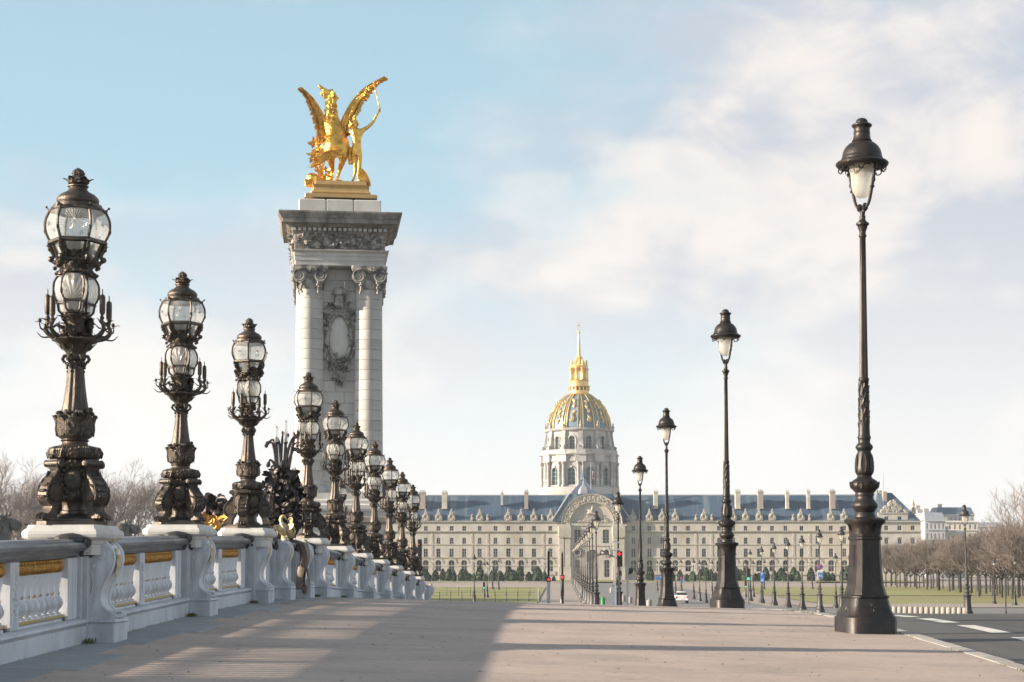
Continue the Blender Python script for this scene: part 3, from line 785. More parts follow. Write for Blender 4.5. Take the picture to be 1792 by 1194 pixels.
    for k in range(10):
        a = 2 * PI * k / 10; b.ball(pol(.285, a, 2.398), (.026, .026, .02), 6, 4)
        b.leaf(pol(.17, a, 2.27), (math.cos(a) * .6, math.sin(a) * .6, 1), (math.cos(a), math.sin(a), 0), .13, .09, .9, k=4)
    b.build('dish', 'bronze', root)
    b = MB(); b.lathe([(.14, 2.40), (.15, 2.46), (.12, 2.52), (.10, 2.6), (.13, 2.68), (.10, 2.75), (.075, 2.9), (.075, 3.1), (.10, 3.2), (.16, 3.28), (.22, 3.36), (.27, 3.395), (.275, 3.42), (.2, 3.425)], 20)
    for k in range(46):
        a = random.uniform(0, 2 * PI); z = random.uniform(2.42, 2.72); r = .16 + .04 * random.random()
        if k % 2: b.leaf(pol(r * .7, a, z), (math.cos(a), math.sin(a), random.uniform(-.2, .8)), (0, 0, 1), random.uniform(.1, .18), .09, random.uniform(-.8, 1.2), k=4)
        else: b.ball(pol(r, a, z), random.uniform(.025, .05), 6, 4, jit=.15)
    for k in range(18):
        a = 2 * PI * k / 18; b.ball(pol(.25 + .03 * (k % 2), a, 3.33 + .03 * (k % 3)), random.uniform(.025, .04), 6, 4)
    b.build('stem_foliage', 'bronze_ornament', root)
    # branches carrying bulrush candles
    for a_, rr, zc, both in ((R(174), .37, 2.70, 1), (R(212), .34, 2.655, 0), (R(-22), .36, 2.69, 1), (R(30), .46, 2.66, 0), (R(75), .42, 2.70, 0), (R(115), .42, 2.68, 0)):
        m_ = MB(); c, s = math.cos(a_), math.sin(a_)
        pts = catm([pol(.12, a_, 2.47), pol(.22, a_, 2.425), pol(rr * .86, a_, 2.45), pol(rr + .02, a_, 2.54), pol(rr - .01, a_, zc - .03), pol(rr, a_, zc + .03)], 4)
        m_.tube(pts, [.042 - .022 * i / (len(pts) - 1) for i in range(len(pts))], 7)
        t = (-s, c, 0)
        def tw(p, q, r0): m_.tube(catm([p, ((p[0] + q[0]) / 2 + c * .03, (p[1] + q[1]) / 2 + s * .03, (p[2] + q[2]) / 2 - .04), q], 4), [r0 * (1 - .09 * i) for i in range(9)], 5)
        tw(pol(rr * .8, a_, 2.45), pol(rr + .13, a_, 2.50), .016); tw(pol(rr, a_, 2.52), pol(rr + .10, a_ + .1, 2.66), .018)
        tw(pol(rr - .02, a_, 2.55), pol(rr - .12, a_ - .1, 2.63), .015); tw(pol(rr * .7, a_, 2.44), (rr * .7 * c - s * .14, rr * .7 * s + c * .14, 2.53), .014)
        m_.leaf(pol(rr + .02, a_, 2.58), (c * .8, s * .8, .8), (c, s, 0), .17, .07, 1.4, k=5); m_.leaf(pol(rr - .01, a_, 2.6), (-c * .4, -s * .4, 1), (-c, -s, 0), .12, .06, 1.2, k=4)
        m_.ball(pol(rr + .09, a_ + .1, 2.65), (.026, .026, .03), 6, 4); m_.ball(pol(rr, a_, zc - .01), (.03, .03, .022), 6, 4)
        o = m_.build('branch', 'bronze', root)
        x, y_, _ = pol(rr, a_, 0)
        cd = MB(); cd.lathe([(.012, zc), (.012, zc + .03), (.03, zc + .04), (.038, zc + .07), (.038, zc + .25), (.032, zc + .28), (.008, zc + .30), (.007, zc + .36), (.002, zc + .37)], 9, M=Matrix.Translation((x, y_, 0)))
        cd.build('bulrush', 'bronze', o)
    # lanterns
    sm_prof = [(.13, 2.89), (.17, 2.96), (.187, 3.06), (.178, 3.155), (.13, 3.24)]
    sm_low = [(.075, 2.745), (.115, 2.785), (.13, 2.87)]
    for ang, r0 in ((R(264), .17), (R(62), .17), (R(150), .12)):
        lx, ly = r0 * math.cos(ang), r0 * math.sin(ang)
        f = lantern(root, 'small_lantern', 4, sm_prof, sm_low, ang, (lx, ly, 0), 'shell_glass', False)
        c_ = MB(); c_.lathe([(.168, 3.255), (.172, 3.275), (.155, 3.30), (.135, 3.31), (.115, 3.34), (.10, 3.38), (.10, 3.40), (.125, 3.415), (.12, 3.43), (.06, 3.44)], 16)
        for k in range(12): c_.ball(pol(.168, k * PI / 6, 3.27), (.022, .022, .025), 5, 3)
        c_.build('lantern_cap', 'bronze', f)
        g_ = MB(); g_.lathe([(.06, 3.43), (.10, 3.47), (.105, 3.52), (.07, 3.55), (.05, 3.57), (.065, 3.60), (.05, 3.65), (.02, 3.70), (.003, 3.73)], 14, flute=(7, .08))
        for k in range(6): g_.leaf(pol(.07, k * PI / 3, 3.45), (math.cos(k * PI / 3) * .6, math.sin(k * PI / 3) * .6, 1), (math.cos(k * PI / 3), math.sin(k * PI / 3), 0), .14, .07, 1.2, k=4)
        g_.build('finial', 'bronze_ornament', f)
        u_ = MB(); u_.lathe([(.03, 2.60), (.06, 2.65), (.10, 2.70), (.085, 2.72), (.03, 2.725)], 12); u_.build('lantern_socket', 'bronze', f)
    bg_prof = [(.33, 3.675), (.382, 3.78), (.402, 3.88), (.39, 3.98), (.34, 4.085)]
    bg_low = [(.225, 3.43), (.24, 3.52), (.295, 3.65)]
    f = lantern(root, 'big_lantern', 6, bg_prof, bg_low, R(267), (0, 0, 0), 'lantern_glass', True)
    r_ = MB(); r_.lathe([(.34, 4.085), (.345, 4.11), (.315, 4.125), (.31, 4.16), (.255, 4.17), (.27, 4.20), (.275, 4.225), (.26, 4.26), (.22, 4.30), (.16, 4.33), (.125, 4.36), (.115, 4.395), (.135, 4.405), (.135, 4.42), (.08, 4.43)], 24)
    for k in range(24): r_.ball(pol(.33, k * PI / 12, 4.10), (.02, .02, .022), 5, 3)
    r_.build('lantern_roof', 'bronze', f)
    g_ = MB(); g_.lathe([(.08, 4.42), (.13, 4.45), (.138, 4.50), (.10, 4.535), (.07, 4.55), (.085, 4.575), (.065, 4.62), (.03, 4.645), (.004, 4.66)], 18, flute=(9, .07))
    for k in range(6):
        a = k * PI / 3; g_.leaf(pol(.09, a, 4.43), (math.cos(a) * .5, math.sin(a) * .5, 1), (math.cos(a), math.sin(a), 0), .15, .10, 1.5, k=5)
        g_.ball(pol(.055, a, 4.59), .022, 5, 3)
    g_.build('finial', 'bronze_ornament', f)
    u_ = MB(); u_.lathe([(.03, 3.4), (.05, 3.5), (.045, 3.62), (.05, 3.64), (.05, 3.7), (.02, 3.72)], 10); u_.build('burner', 'pelt_bronze', f)
    return root
cand = make_candelabrum()
CT = tree_of(cand)
CROT = [-4, -4, 30, 45, -6, 60, 2, 45, 5, 28]
CL = ['nearest and tallest bronze candelabrum on the balustrade, with round lantern and bulrush branches',
      'second bronze candelabrum along the balustrade, between a lion head and the gilded bronze',
      'third bronze candelabrum along the balustrade, beside the dark reed sculpture',
      'fourth bronze candelabrum, in front of the shaded foot of the pylon column',
      'fifth bronze candelabrum, standing before the middle of the stone pylon',
      'sixth bronze candelabrum, before the lit column edge of the pylon',
      'seventh bronze candelabrum along the balustrade, just clear of the pylon',
      'eighth bronze candelabrum along the descending balustrade',
      'ninth bronze candelabrum, next to last of the balustrade row',
      'tenth bronze candelabrum, last of the row, before the palace roof']
for i, y in enumerate(LY):
    o = cand if i == 0 else copy_tree(CT)
    o.location = (XL(y) - .02 + DX.get(y, 0), y, P(y) + PED_H)
    o.rotation_euler = (0, 0, R(CROT[i]) + math.atan2(-XL(y), y))
    o.scale = (1.085,) * 3 if i == 0 else (.982,) * 3
    tag(o, CL[i], 'candelabrum', 'bronze candelabra on the balustrade')
o = copy_tree(CT); q = at(597, 838, 100.0); o.scale = (.95,) * 3
o.location = (q.x, 100, q.z - 4.66 * .95); o.rotation_euler = (0, 0, .5)
tag(o, 'small far candelabrum half hidden behind the row, at the foot of the pylon', 'candelabrum', 'bronze candelabra on the balustrade')
pst = MB(); pst.sq([(.8, -8), (.8, o.location.z - .5), (.95, o.location.z - .4), (.95, o.location.z - .01)], ch=.2)
tag(pst.build('stone_post', 'pylon_stone', None, (q.x, 100, 0)), 'square stone post under the small far candelabrum by the pylon', 'post')

# ------------------------------------------------------------------ keystone sculptures in the middle of the span
SY = 42.0
sx0 = at(492, 950, SY)
scu = empty('bronze_sculpture', (XL(SY), SY, P(SY) + 1.40))
tag(scu, 'dark bronze mass of leaves, reeds and scrolls rising from mid balustrade', 'sculpture')
def off(px, py, y=SY): v = at(px, py, y); return Vector((v.x - XL(SY), y - SY, v.z - P(SY) - 1.40))
core = MB()
for (px, py, rx, rz, dy) in ((500, 865, .24, .5, .1), (480, 905, .2, .4, .2), (510, 910, .2, .4, .1), (500, 840, .2, .3, .1), (476, 858, .15, .25, .25), (497, 930, .36, .25, 0), (512, 860, .18, .4, .2)):
    p = off(px, py); core.ball((p.x, p.y + dy, p.z), (rx, .4, rz), 14, 9, jit=.12)
core.build('foliage_core', 'dark_bronze', scu)
lv = MB(); random.seed(21)
for k in range(330):
    p = off(random.uniform(469, 524), random.uniform(822, 935)); a = random.uniform(0, 2 * PI)
    lv.leaf((p.x, p.y + random.uniform(-.5, .2), p.z), (math.cos(a), random.uniform(-1, .2), math.sin(a) + .3), (random.uniform(-1, 1), -1, random.uniform(-.5, .5)), random.uniform(.12, .26), random.uniform(.08, .15), random.uniform(.3, 1.4), k=5)
for k in range(60):
    p = off(random.uniform(468, 525), random.uniform(815, 930)); lv.ball((p.x, p.y - random.uniform(.2, .45), p.z), random.uniform(.05, .1), 7, 5, jit=.2)
lv.build('leaves', 'dark_bronze', scu)
for (x0, y0, pts) in ((484, 840, [(482, 800), (476, 775), (466, 780)]), (486, 840, [(484, 790), (478, 770), (468, 776)]), (490, 840, [(492, 800), (494, 768), (496, 758)]),
                      (496, 840, [(499, 790), (500, 770), (503, 762)]), (497, 835, [(504, 790), (512, 768), (518, 764)]), (500, 835, [(508, 800), (515, 785), (522, 790)]),
                      (502, 838, [(508, 805), (514, 772), (522, 758)]), (488, 845, [(481, 815), (473, 805), (470, 812)]), (494, 830, [(490, 790), (488, 772), (484, 768)])):
    pp = catm([off(x0, y0)] + [off(a, b) for a, b in pts], 5)
    m_ = MB(); m_.tube(pp, [.045 - .028 * i / len(pp) for i in range(len(pp))], 6)
    m_.ball(pp[-1], (.05, .05, .06), 6, 4); m_.build('reed', 'dark_bronze', scu)
for px, top in ((484, 745), (500, 735)):
    m_ = MB(); p = off(px, 775)
    m_.tube([off(px + 3, 845), p], .03, 6); m_.ball(p, (.06, .06, .05), 7, 4); o = m_.build('candle_stem', 'dark_bronze', scu)
    g_ = MB(); z1 = off(px, top).z
    g_.lathe([(.05, p.z), (.062, p.z + .06), (.06, z1 - .1), (.03, z1 - .05)], 10, M=Matrix.Translation((p.x, p.y, 0))); g_.build('glass_chimney', 'plain_glass', o)
    g2 = MB(); g2.lathe([(.035, z1 - .06), (.012, z1 - .03), (.01, z1)], 8, M=Matrix.Translation((p.x, p.y, 0))); g2.build('candle_tip', 'pelt_bronze', o)
m_ = MB(); p = off(473, 885); m_.lathe([(.13, -.22), (.16, -.18), (.15, .2), (.16, .26), (.1, .28)], 20, M=rot(0, R(4), 0, (p.x, p.y - .35, p.z)), flute=(10, .08)); m_.build('bundle', 'pelt_bronze', scu)
m_ = MB(); p = off(526, 905)
m_.tube([(p.x + .13 * math.cos(t * PI / 8), p.y - .2, p.z + .17 * math.sin(t * PI / 8)) for t in range(17)], .035, 7); m_.spiral((p.x, p.z), .1, 1.6, 0, p.y - .2, .02)
m_.build('wheel_scroll', 'dark_bronze', scu)
m_ = MB(); p = off(503, 922)
m_.tube(catm([(p.x - .05, p.y - .5, p.z - .4), (p.x + .0, p.y - .55, p.z - .1), (p.x - .08, p.y - .5, p.z + .15), (p.x - .02, p.y - .5, p.z + .25), (p.x + .05, p.y - .5, p.z + .16)], 4), [.03, .04, .05, .05, .06, .06, .06, .06, .055, .05, .05, .045, .04, .035, .03, .025, .02], 7)
for k in range(9): m_.leaf((p.x + random.uniform(-.1, .12), p.y - .52, p.z + random.uniform(-.2, .1)), (random.uniform(-1, 1), -.3, random.uniform(-1, 1)), (0, -1, .2), .28, .14, .9, k=5)
m_.ball((p.x + .15, p.y - .45, p.z - .12), (.13, .12, .17), 9, 6); m_.build('gilded_shell', 'gold_flake', scu)
# hanging pelt in front of the parapet
px_ = MB(); rows = []
for i in range(15):
    t = i / 14; z = -.05 - 1.22 * t; hw = .40 - .10 * math.sin(t * 2.2) - .19 * t ** 2
    rows.append([(.50 + .06 * math.sin(t * 5) + .04 * math.sin(j * 1.9 + t * 4) + (-.25 if t < .03 else 0), -.0 + hw * (-1 + 2 * j / 12), z) for j in range(13)])
vs = [p for r_ in rows for p in r_]; n = 13
back = [(p[0] - .12, p[1] * .97, p[2]) for p in vs]
nn = len(vs)
fs = [(i * n + j, i * n + j + 1, (i + 1) * n + j + 1, (i + 1) * n + j) for i in range(14) for j in range(12)]
fs2 = [tuple(x + nn for x in reversed(f)) for f in fs]
edge = []
bd = [i for i in range(n)] + [i * n + n - 1 for i in range(1, 15)] + [14 * n + j for j in range(n - 2, -1, -1)] + [i * n for i in range(13, 0, -1)]
for a, b in zip(bd, bd[1:] + bd[:1]): edge.append((a, a + nn, b + nn, b))
px_.add(vs + back, fs + fs2 + edge, 0, True)
for k in range(26):
    t = random.uniform(.55, .98); px_.leaf((.56, random.uniform(-.2, .2), -.1 - 1.1 * t), (.12, random.uniform(-.3, .3), -1), (1, 0, 0), random.uniform(.15, .3), .08, .4, k=4)
px_.ball((.5, 0, -1.27), (.08, .14, .12), 8, 5, jit=.1)
pel = px_.build('hanging_pelt', 'pelt_bronze', scu); pel.location = (.14, .35, .08)
scu.rotation_euler = (0, 0, -AL)
# outer part of the keystone: bronze masses with gilded fins beyond the parapet
q = at(375, 905, 44.0)
ks = empty('keystone_ornament', (q.x, 44, q.z - 1.2))
tag(ks, 'dark bronze ornament with gilded fins, glimpsed outside the parapet between candelabra', 'sculpture')
m_ = MB()
for k in range(34): m_.ball((random.uniform(-.3, .28), random.uniform(-.2, .3), .5 + random.uniform(-.4, 1.25)), (random.uniform(.1, .2),) * 3, 8, 6, jit=.2)
for k in range(30): m_.leaf((random.uniform(-.25, .25), -.25, random.uniform(.6, 1.7)), (random.uniform(-1, 1), -.5, random.uniform(-.5, 1)), (0, -1, 0), .3, .14, 1, k=4)
m_.build('bronze_mass', 'dark_bronze', ks)
m_ = MB()
for k in range(14):
    a = random.uniform(-.4, PI); m_.leaf((random.uniform(-.25, .3), -.45, 1.02 + random.uniform(-.15, .1)), (math.cos(a), -.2, math.sin(a)), (0, -1, .2), random.uniform(.25, .42), .15, .6, k=5)
m_.ball((0, -.4, 1.0), (.3, .1, .1), 8, 5, jit=.15); m_.build('gilded_fins', 'gold_trim', ks)
m_ = MB(); m_.sq([(.45, -3), (.45, .35), (.3, .4)], ch=.3); m_.build('stone_corbel', 'pelt_bronze', ks)
# ------------------------------------------------------------------ cast iron street lamps
def lamp_parts(n=20, far=False):
    """list of (name, material, MB); the lamp is 9.39 m tall"""
    out = []
    k = 1 if not far else 0
    b = MB(); b.sq([(.45, -.3), (.45, .27), (.44, .29), (.425, .30), (.41, .33), (.375, .41), (.35, .50), (.335, .58), (.325, .62), (.345, .635), (.345, .66), (.32, .68)], ch=.24); 
    if not far:
        for s in range(8):
            a = s * PI / 4
            for j in range(10):
                t = random.uniform(.38, .58); b.ball(pol((.392 - (t - .36) * .32) * (1.12 if s % 2 else 1.0) - .02, a + random.uniform(-.2, .2), t), (.035, .035, .045), 6, 4, jit=.2)
        for s in range(40):
            a = 2 * PI * s / 40; b.ball(pol(.335, a, .66), (.02, .02, .02), 4, 3)
    out.append(('plinth', 'iron', b))
    b = MB(); b.sq([(.315, .67), (.305, .72), (.27, .86), (.26, 1.0), (.243, 1.2), (.235, 1.45), (.23, 1.66), (.25, 1.68), (.25, 1.72), (.232, 1.74), (.232, 1.78)], ch=.30)
    if not far:
        for s in range(8):
            a = s * PI / 4
            b.box(-.004, .02, -.055, .055, .95, 1.58, M=rot(0, 0, a, pol(.228, a, 0))) if s % 2 == 0 else None
    out.append(('pedestal', 'iron', b))
    b = MB(); b.sq([(.235, 1.77), (.24, 1.86), (.25, 1.93), (.29, 1.97), (.305, 2.0), (.305, 2.04), (.27, 2.06), (.2, 2.08)], ch=.30)
    if not far:
        for s in range(8):
            a = s * PI / 4 + PI / 8
            b.leaf(pol(.235, a, 1.80), (math.cos(a) * .2, math.sin(a) * .2, 1), (math.cos(a), math.sin(a), 0), .17, .1, .7, k=4)
    out.append(('pedestal_capital', 'iron', b))
    b = MB(); b.lathe([(.20, 2.07), (.19, 2.13), (.17, 2.17), (.20, 2.22), (.235, 2.27), (.235, 2.31), (.20, 2.36), (.165, 2.41), (.16, 2.46), (.175, 2.49), (.165, 2.52), (.20, 2.56), (.25, 2.61), (.262, 2.66), (.25, 2.71), (.20, 2.755), (.14, 2.79), (.125, 2.84)], n)
    if not far:
        for s in range(8):
            a = s * PI / 4; b.leaf(pol(.245, a, 2.60), (math.cos(a) * .1, math.sin(a) * .1, 1), (math.cos(a), math.sin(a), 0), .13, .1, .5, k=4)
    out.append(('baluster_bulbs', 'iron', b))
    b = MB(); b.lathe([(.125, 2.83), (.155, 2.87), (.17, 2.91), (.165, 2.98), (.15, 3.10), (.13, 3.24), (.115, 3.28), (.135, 3.30), (.16, 3.345), (.15, 3.38), (.12, 3.41), (.105, 3.45), (.115, 3.50), (.125, 3.53), (.11, 3.56)], n)
    if not far:
        for s in range(6):
            a = s * PI / 3; b.leaf(pol(.165, a, 2.90), (-math.cos(a) * .08, -math.sin(a) * .08, 1), (math.cos(a), math.sin(a), 0), .32, .1, .06, k=6)
    out.append(('leaf_vase', 'iron', b))
    b = MB(); b.lathe([(.11, 3.55), (.105, 3.62), (.095, 4.0), (.086, 4.4), (.082, 4.54), (.096, 4.56), (.096, 4.60), (.08, 4.62)], n)
    if not far:
        for s in range(60):
            a = s * 2.4; z = 3.7 + .8 * s / 60; b.leaf(pol(.096 - .014 * (z - 3.7), a, z), (-math.sin(a) * .4, math.cos(a) * .4, 1), (math.cos(a), math.sin(a), 0), .10, .05, .12, k=3); b.ball(pol(.094 - .014 * (z - 3.7), a + .5, z), .016, 5, 3)
    out.append(('ornate_shaft', 'iron', b))
    b = MB(); fl = (8, .07) if not far else None
    b.lathe([(.078, 4.60, fl), (.068, 5.4, fl), (.06, 6.3, fl), (.053, 7.18, fl), (.07, 7.2), (.07, 7.23), (.055, 7.25)], 32 if not far else 8); out.append(('upper_shaft', 'iron', b))
    b = MB(); b.lathe([(.055, 7.24), (.06, 7.30), (.085, 7.36), (.092, 7.40), (.118, 7.42), (.118, 7.45), (.085, 7.47), (.06, 7.50), (.05, 7.53), (.06, 7.56), (.045, 7.60), (.05, 7.66)], n)
    out.append(('shaft_capital', 'iron', b))
    for s in (1, -1):
        b = MB(); b.tube(catm([(0, 0, 7.62), (.02 * s, -.07 * s, 7.70), (.05 * s, -.17 * s, 7.82), (.07 * s, -.24 * s, 8.05), (.085 * s, -.31 * s, 8.3), (.09 * s, -.36 * s, 8.52), (.09 * s, -.40 * s, 8.60)], 3), .03, 6)
        b.ball((.075 * s, -.26 * s, 8.08), (.045, .045, .03), 7, 4); b.ball((.08 * s, -.3 * s, 8.2), (.04, .04, .05), 7, 4); b.ball((.02 * s, -.07 * s, 7.74), (.06, .05, .08), 7, 5)
        out.append(('fork_arm', 'iron', b))
    b = MB(); b.lathe([(.30, 8.50), (.36, 8.47), (.44, 8.485), (.475, 8.52), (.48, 8.55), (.455, 8.575), (.41, 8.595), (.37, 8.62), (.30, 8.62)], n + 4)
    if not far:
        for s in range(8):
            a = s * PI / 4 + .2
            b.tube(catm([pol(.42, a, 8.49), pol(.43, a, 8.42), pol(.38, a + .1, 8.38), pol(.36, a + .18, 8.42)], 3), .012, 5)
            b.tube(catm([pol(.40, a + .2, 8.43), pol(.36, a + .4, 8.47), pol(.40, a + .6, 8.43)], 3), .01, 5)
            b.ball(pol(.36, a + .18, 8.41), .022, 5, 4)
    out.append(('rim', 'iron', b))
    b = MB(); b.lathe([(.375, 8.61), (.38, 8.64), (.365, 8.66), (.36, 8.70), (.34, 8.78), (.295, 8.86), (.235, 8.915), (.18, 8.94), (.17, 8.955), (.185, 8.965), (.165, 8.99), (.15, 9.06), (.148, 9.10), (.155, 9.105), (.148, 9.115), (.145, 9.20), (.165, 9.225), (.185, 9.245), (.185, 9.265), (.155, 9.285), (.115, 9.295), (.11, 9.33), (.085, 9.37), (.04, 9.39), (.003, 9.393)], n)
    out.append(('hood', 'iron', b))
    b = MB(); b.lathe([(.26, 8.51), (.25, 8.46), (.22, 8.38), (.205, 8.25), (.20, 8.15), (.18, 8.04), (.13, 7.955), (.07, 7.92), (.02, 7.915)], n); out.append(('glass_bell', 'bell_glass', b))
    return out
def make_street_lamp():
    root = empty('street_lamp')
    for nm, m, b in lamp_parts(): b.build(nm, m, root, sharp=45)
    return root
proto = make_street_lamp(); LT = tree_of(proto)
RL = [31.0, 53.6, 78.5, 98.9, 126.0]
RN = ['tallest near cast iron street lamp on the pavement beside the kerb', 'second cast iron street lamp along the kerb, with flared dark pedestal',
      'third cast iron street lamp along the kerb, behind the brow of the bridge', 'fourth cast iron street lamp along the kerb, taller than the traffic light beside it', 'fifth cast iron street lamp of the kerb row, before the portal arch edge']
for i, y in enumerate(RL):
    o = proto if i == 0 else copy_tree(LT)
    x = (0.015 * y + 5.91)
    o.location = (x, y, deck(x, y)); o.rotation_euler = (R(-.2) if i == 0 else 0, R(.25) if i == 0 else 0, R(14 - i))
    tag(o, RN[i], 'street lamp', 'tall street lamps along the kerb')
# one-piece lamp for the distance
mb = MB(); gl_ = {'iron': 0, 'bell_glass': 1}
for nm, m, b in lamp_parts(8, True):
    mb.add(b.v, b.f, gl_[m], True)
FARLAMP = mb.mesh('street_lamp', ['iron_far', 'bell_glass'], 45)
def far_lamp(x, y, z, h, label, group, lean=0):
    o = link('street_lamp', FARLAMP, None, (x, y, z), random.uniform(0, 3), s=h / 9.39); o.rotation_euler.y = lean
    return tag(o, label, 'street lamp', group)
def gz(y): return P(y) - 0.4 * max(0, min(1, (160 - y) / 32)) if y < 206 else GZ
# avenue row, left of the road to the portal
ys = [154, 172, 189, 206, 224, 243, 262, 282, 303, 325, 348, 372, 398, 425]
for i, y in enumerate(ys):
    far_lamp(0.028 * y + 3.24, y, gz(y), 9.39, f'{ORD[i]} street lamp of the receding avenue row, counted from the bridge', 'avenue row of street lamps')
# row along the lawn edge
cols_ = [(1312.5, 961.6, 234), (1332.6, 956.2, 222), (1354.3, 950, 210), (1378.4, 943.5, 197), (1403, 937, 186), (1433.5, 926.5, 172), (1472, 921.4, 162)]
for i, (px, py, y) in enumerate(cols_):
    p = at(px, py, y); far_lamp(p.x, y, gz(y), p.z - gz(y), f'{ORD[i]} lamp of the lawn edge row, counted from its smallest lamp', 'lamps along the lawn edge')
LAWNROW = [(at(a, b, c).x, c) for a, b, c in cols_]
sm = [(1150, 981, 322, 'small far lamp right of the zinc signal pole'), (1156, 981, 316, 'small far lamp beside the round and square blue signs'), (1182, 980, 285, 'small far lamp just behind the white car roof'),
      (1192, 979, 300, 'small far lamp directly above the white car'), (1213.7, 977.5, 245, 'slim lamp beyond the white car, first of three in a slanting row'), (1224, 980, 234, 'slim lamp beyond the white car, middle of three in a slanting row'), (1235, 982, 224, 'slim lamp beyond the white car, last of three before the big iron lamp'), (1246, 980, 262, 'small lamp hard against the second big iron lamp'),
      (830, 970, 201, 'lamp on the near lawn edge with dark box, tallest of the five there'), (847, 983, 258, 'first of two close twin lamps behind the lawn fence'), (852.5, 982, 256, 'second of two close twin lamps behind the lawn fence'), (862, 981, 335, 'tiny lamp behind the lawn, nearer the twin lamps'), (872.5, 979, 330, 'tiny lamp behind the lawn, toward the signal posts'),
      (1304, 980, 262, 'small lamp with signals at the foot of the lawn edge row'), (1318, 981, 262, 'small lamp directly right of the green traffic light'), (1337, 980, 335, 'tiny lamp near the blue parking sign, far behind the lawn'), (1421, 981, 335, 'tiny lamp far behind the lawn beside the no parking sign'), (1462, 968, 194, 'short lamp with a box on its post at the end of the lawn edge row'), (1488, 966, 190, 'short lamp half hidden by the nearest iron lamp pedestal'),
      (1711.5, 987, 262, 'slim lamp before the tree trunks, right of the leaning lamp'), (1739, 977, 214, 'lamp on the lawn between leaning lamp and thin post'), (1775, 974, 206, 'last lamp at the picture edge before the bare trees')]
for px, py, y, lb in sm:
    p = at(px, py, y); far_lamp(p.x, y, gz(y), p.z - gz(y), lb, 'small lamps of the esplanade')
p = at(1688, 870, 137); far_lamp(at(1693, 1000, 137).x, 137, gz(137), 9.2, 'tall lamp on the quay beside the row of stone bollards', 'tall street lamps along the kerb', R(-1.6))
# ------------------------------------------------------------------ stone pylon with gilded group
PY = 115.0; K = F_PX / PY
def pz(py): return at(896, py, PY).z
pyl = empty('stone_pylon', (at(591, 985, PY).x, PY, 0), R(6.5))
tag(pyl, 'tall pale stone pylon with engaged columns, carved cartouche and heavy cornice', 'pylon')
random.seed(31)
HC = 1.95
b = MB(); b.box(-1.82, 1.82, -1.55, 1.82, 5.4, 19.1); b.build('core', 'pylon_stone', pyl)
# courses of wall blocks between the columns
z0, z1, nC = 5.6, 20.5, 20
ch = (z1 - z0) / nC
for k in range(nC):
    cuts = [-1.3, (-.25 if k % 2 else .35), 1.3]
    for a, c in zip(cuts, cuts[1:]):
        MB().box(a + .008, c - .008, -1.80, -1.5, z0 + k * ch + .01, z0 + (k + 1) * ch - .01, b=.012).build('stone_block', 'pylon_stone', pyl)
    for sx in (-1, 1):
        MB().box(min(sx * 1.5, sx * 1.80), max(sx * 1.5, sx * 1.80), -1.3, 1.3, z0 + k * ch + .01, z0 + (k + 1) * ch - .01, b=.012).build('stone_block', 'pylon_stone', pyl)
# columns of drums
nD = 19; dz0, dz1 = 6.35, 19.05; dh = (dz1 - dz0) / nD
for cx_ in (-HC, HC):
    for cy_ in (-HC, HC):
        if cy_ > 0 and cx_ > 0: nd = 1
        else: nd = nD
        for k in range(nd):
            h = dh if nd > 1 else dz1 - dz0
            r0 = .98 - .10 * (k / nD); r1 = .98 - .10 * ((k + 1) / nD)
            MB().lathe([(r0 - .02, .004), (r0, .02), (r1, h - .02), (r1 - .02, h - .004)], 32).build('column_drum', 'pylon_stone', pyl, (cx_, cy_, dz0 + k * h))
        b = MB(); b.lathe([(1.2, 5.55), (1.25, 5.65), (1.25, 5.85), (1.12, 5.95), (1.06, 6.02), (1.12, 6.1), (1.14, 6.2), (1.0, 6.3), (.98, 6.36)], 32); b.build('column_base', 'pylon_stone', pyl, (cx_, cy_, 0))
        # ionic capital with volutes and garlands
        c = MB(); c.lathe([(.89, 19.0), (.95, 19.1), (.95, 19.3), (1.05, 19.6), (1.0, 20.1)], 24); c.sq([(1.08, 20.2), (1.15, 20.28), (1.2, 20.45), (1.18, 20.54)], ch=.12)
        for ya in (0, 1):
            M_ = rot(0, 0, 0 if ya == 0 else (-PI / 2 if cx_ < 0 else PI / 2))
            for s in (-1, 1):
                c.lathe([(.3, -.12), (.46, -.1), (.48, 0), (.46, .1), (.3, .12)], 20, M=M_ @ rot(R(90), 0, 0, (s * .68, -.98, 19.85)))
                c.spiral((s * .68, 19.85), .42, 2.2, 1.2, -1.11, .06, 5, M=M_, flip=-s)
                for j in range(5): c.ball((s * .55 + random.uniform(-.06, .06), -1.0, 19.42 - .16 * j), (.15 - .015 * j, .13, .11), 7, 4, M=M_, jit=.2)
            for j in range(8): c.leaf((random.uniform(-.35, .35), -1.0, 20.0), (random.uniform(-1, 1), -.5, .8), (0, -1, .2), .4, .2, .8, M=M_, k=4)
            c.ball((0, -1.05, 20.25), (.25, .15, .2), 8, 5, M=M_, jit=.2)
        c.build('capital', 'pylon_carving', pyl, (cx_, cy_, 0))
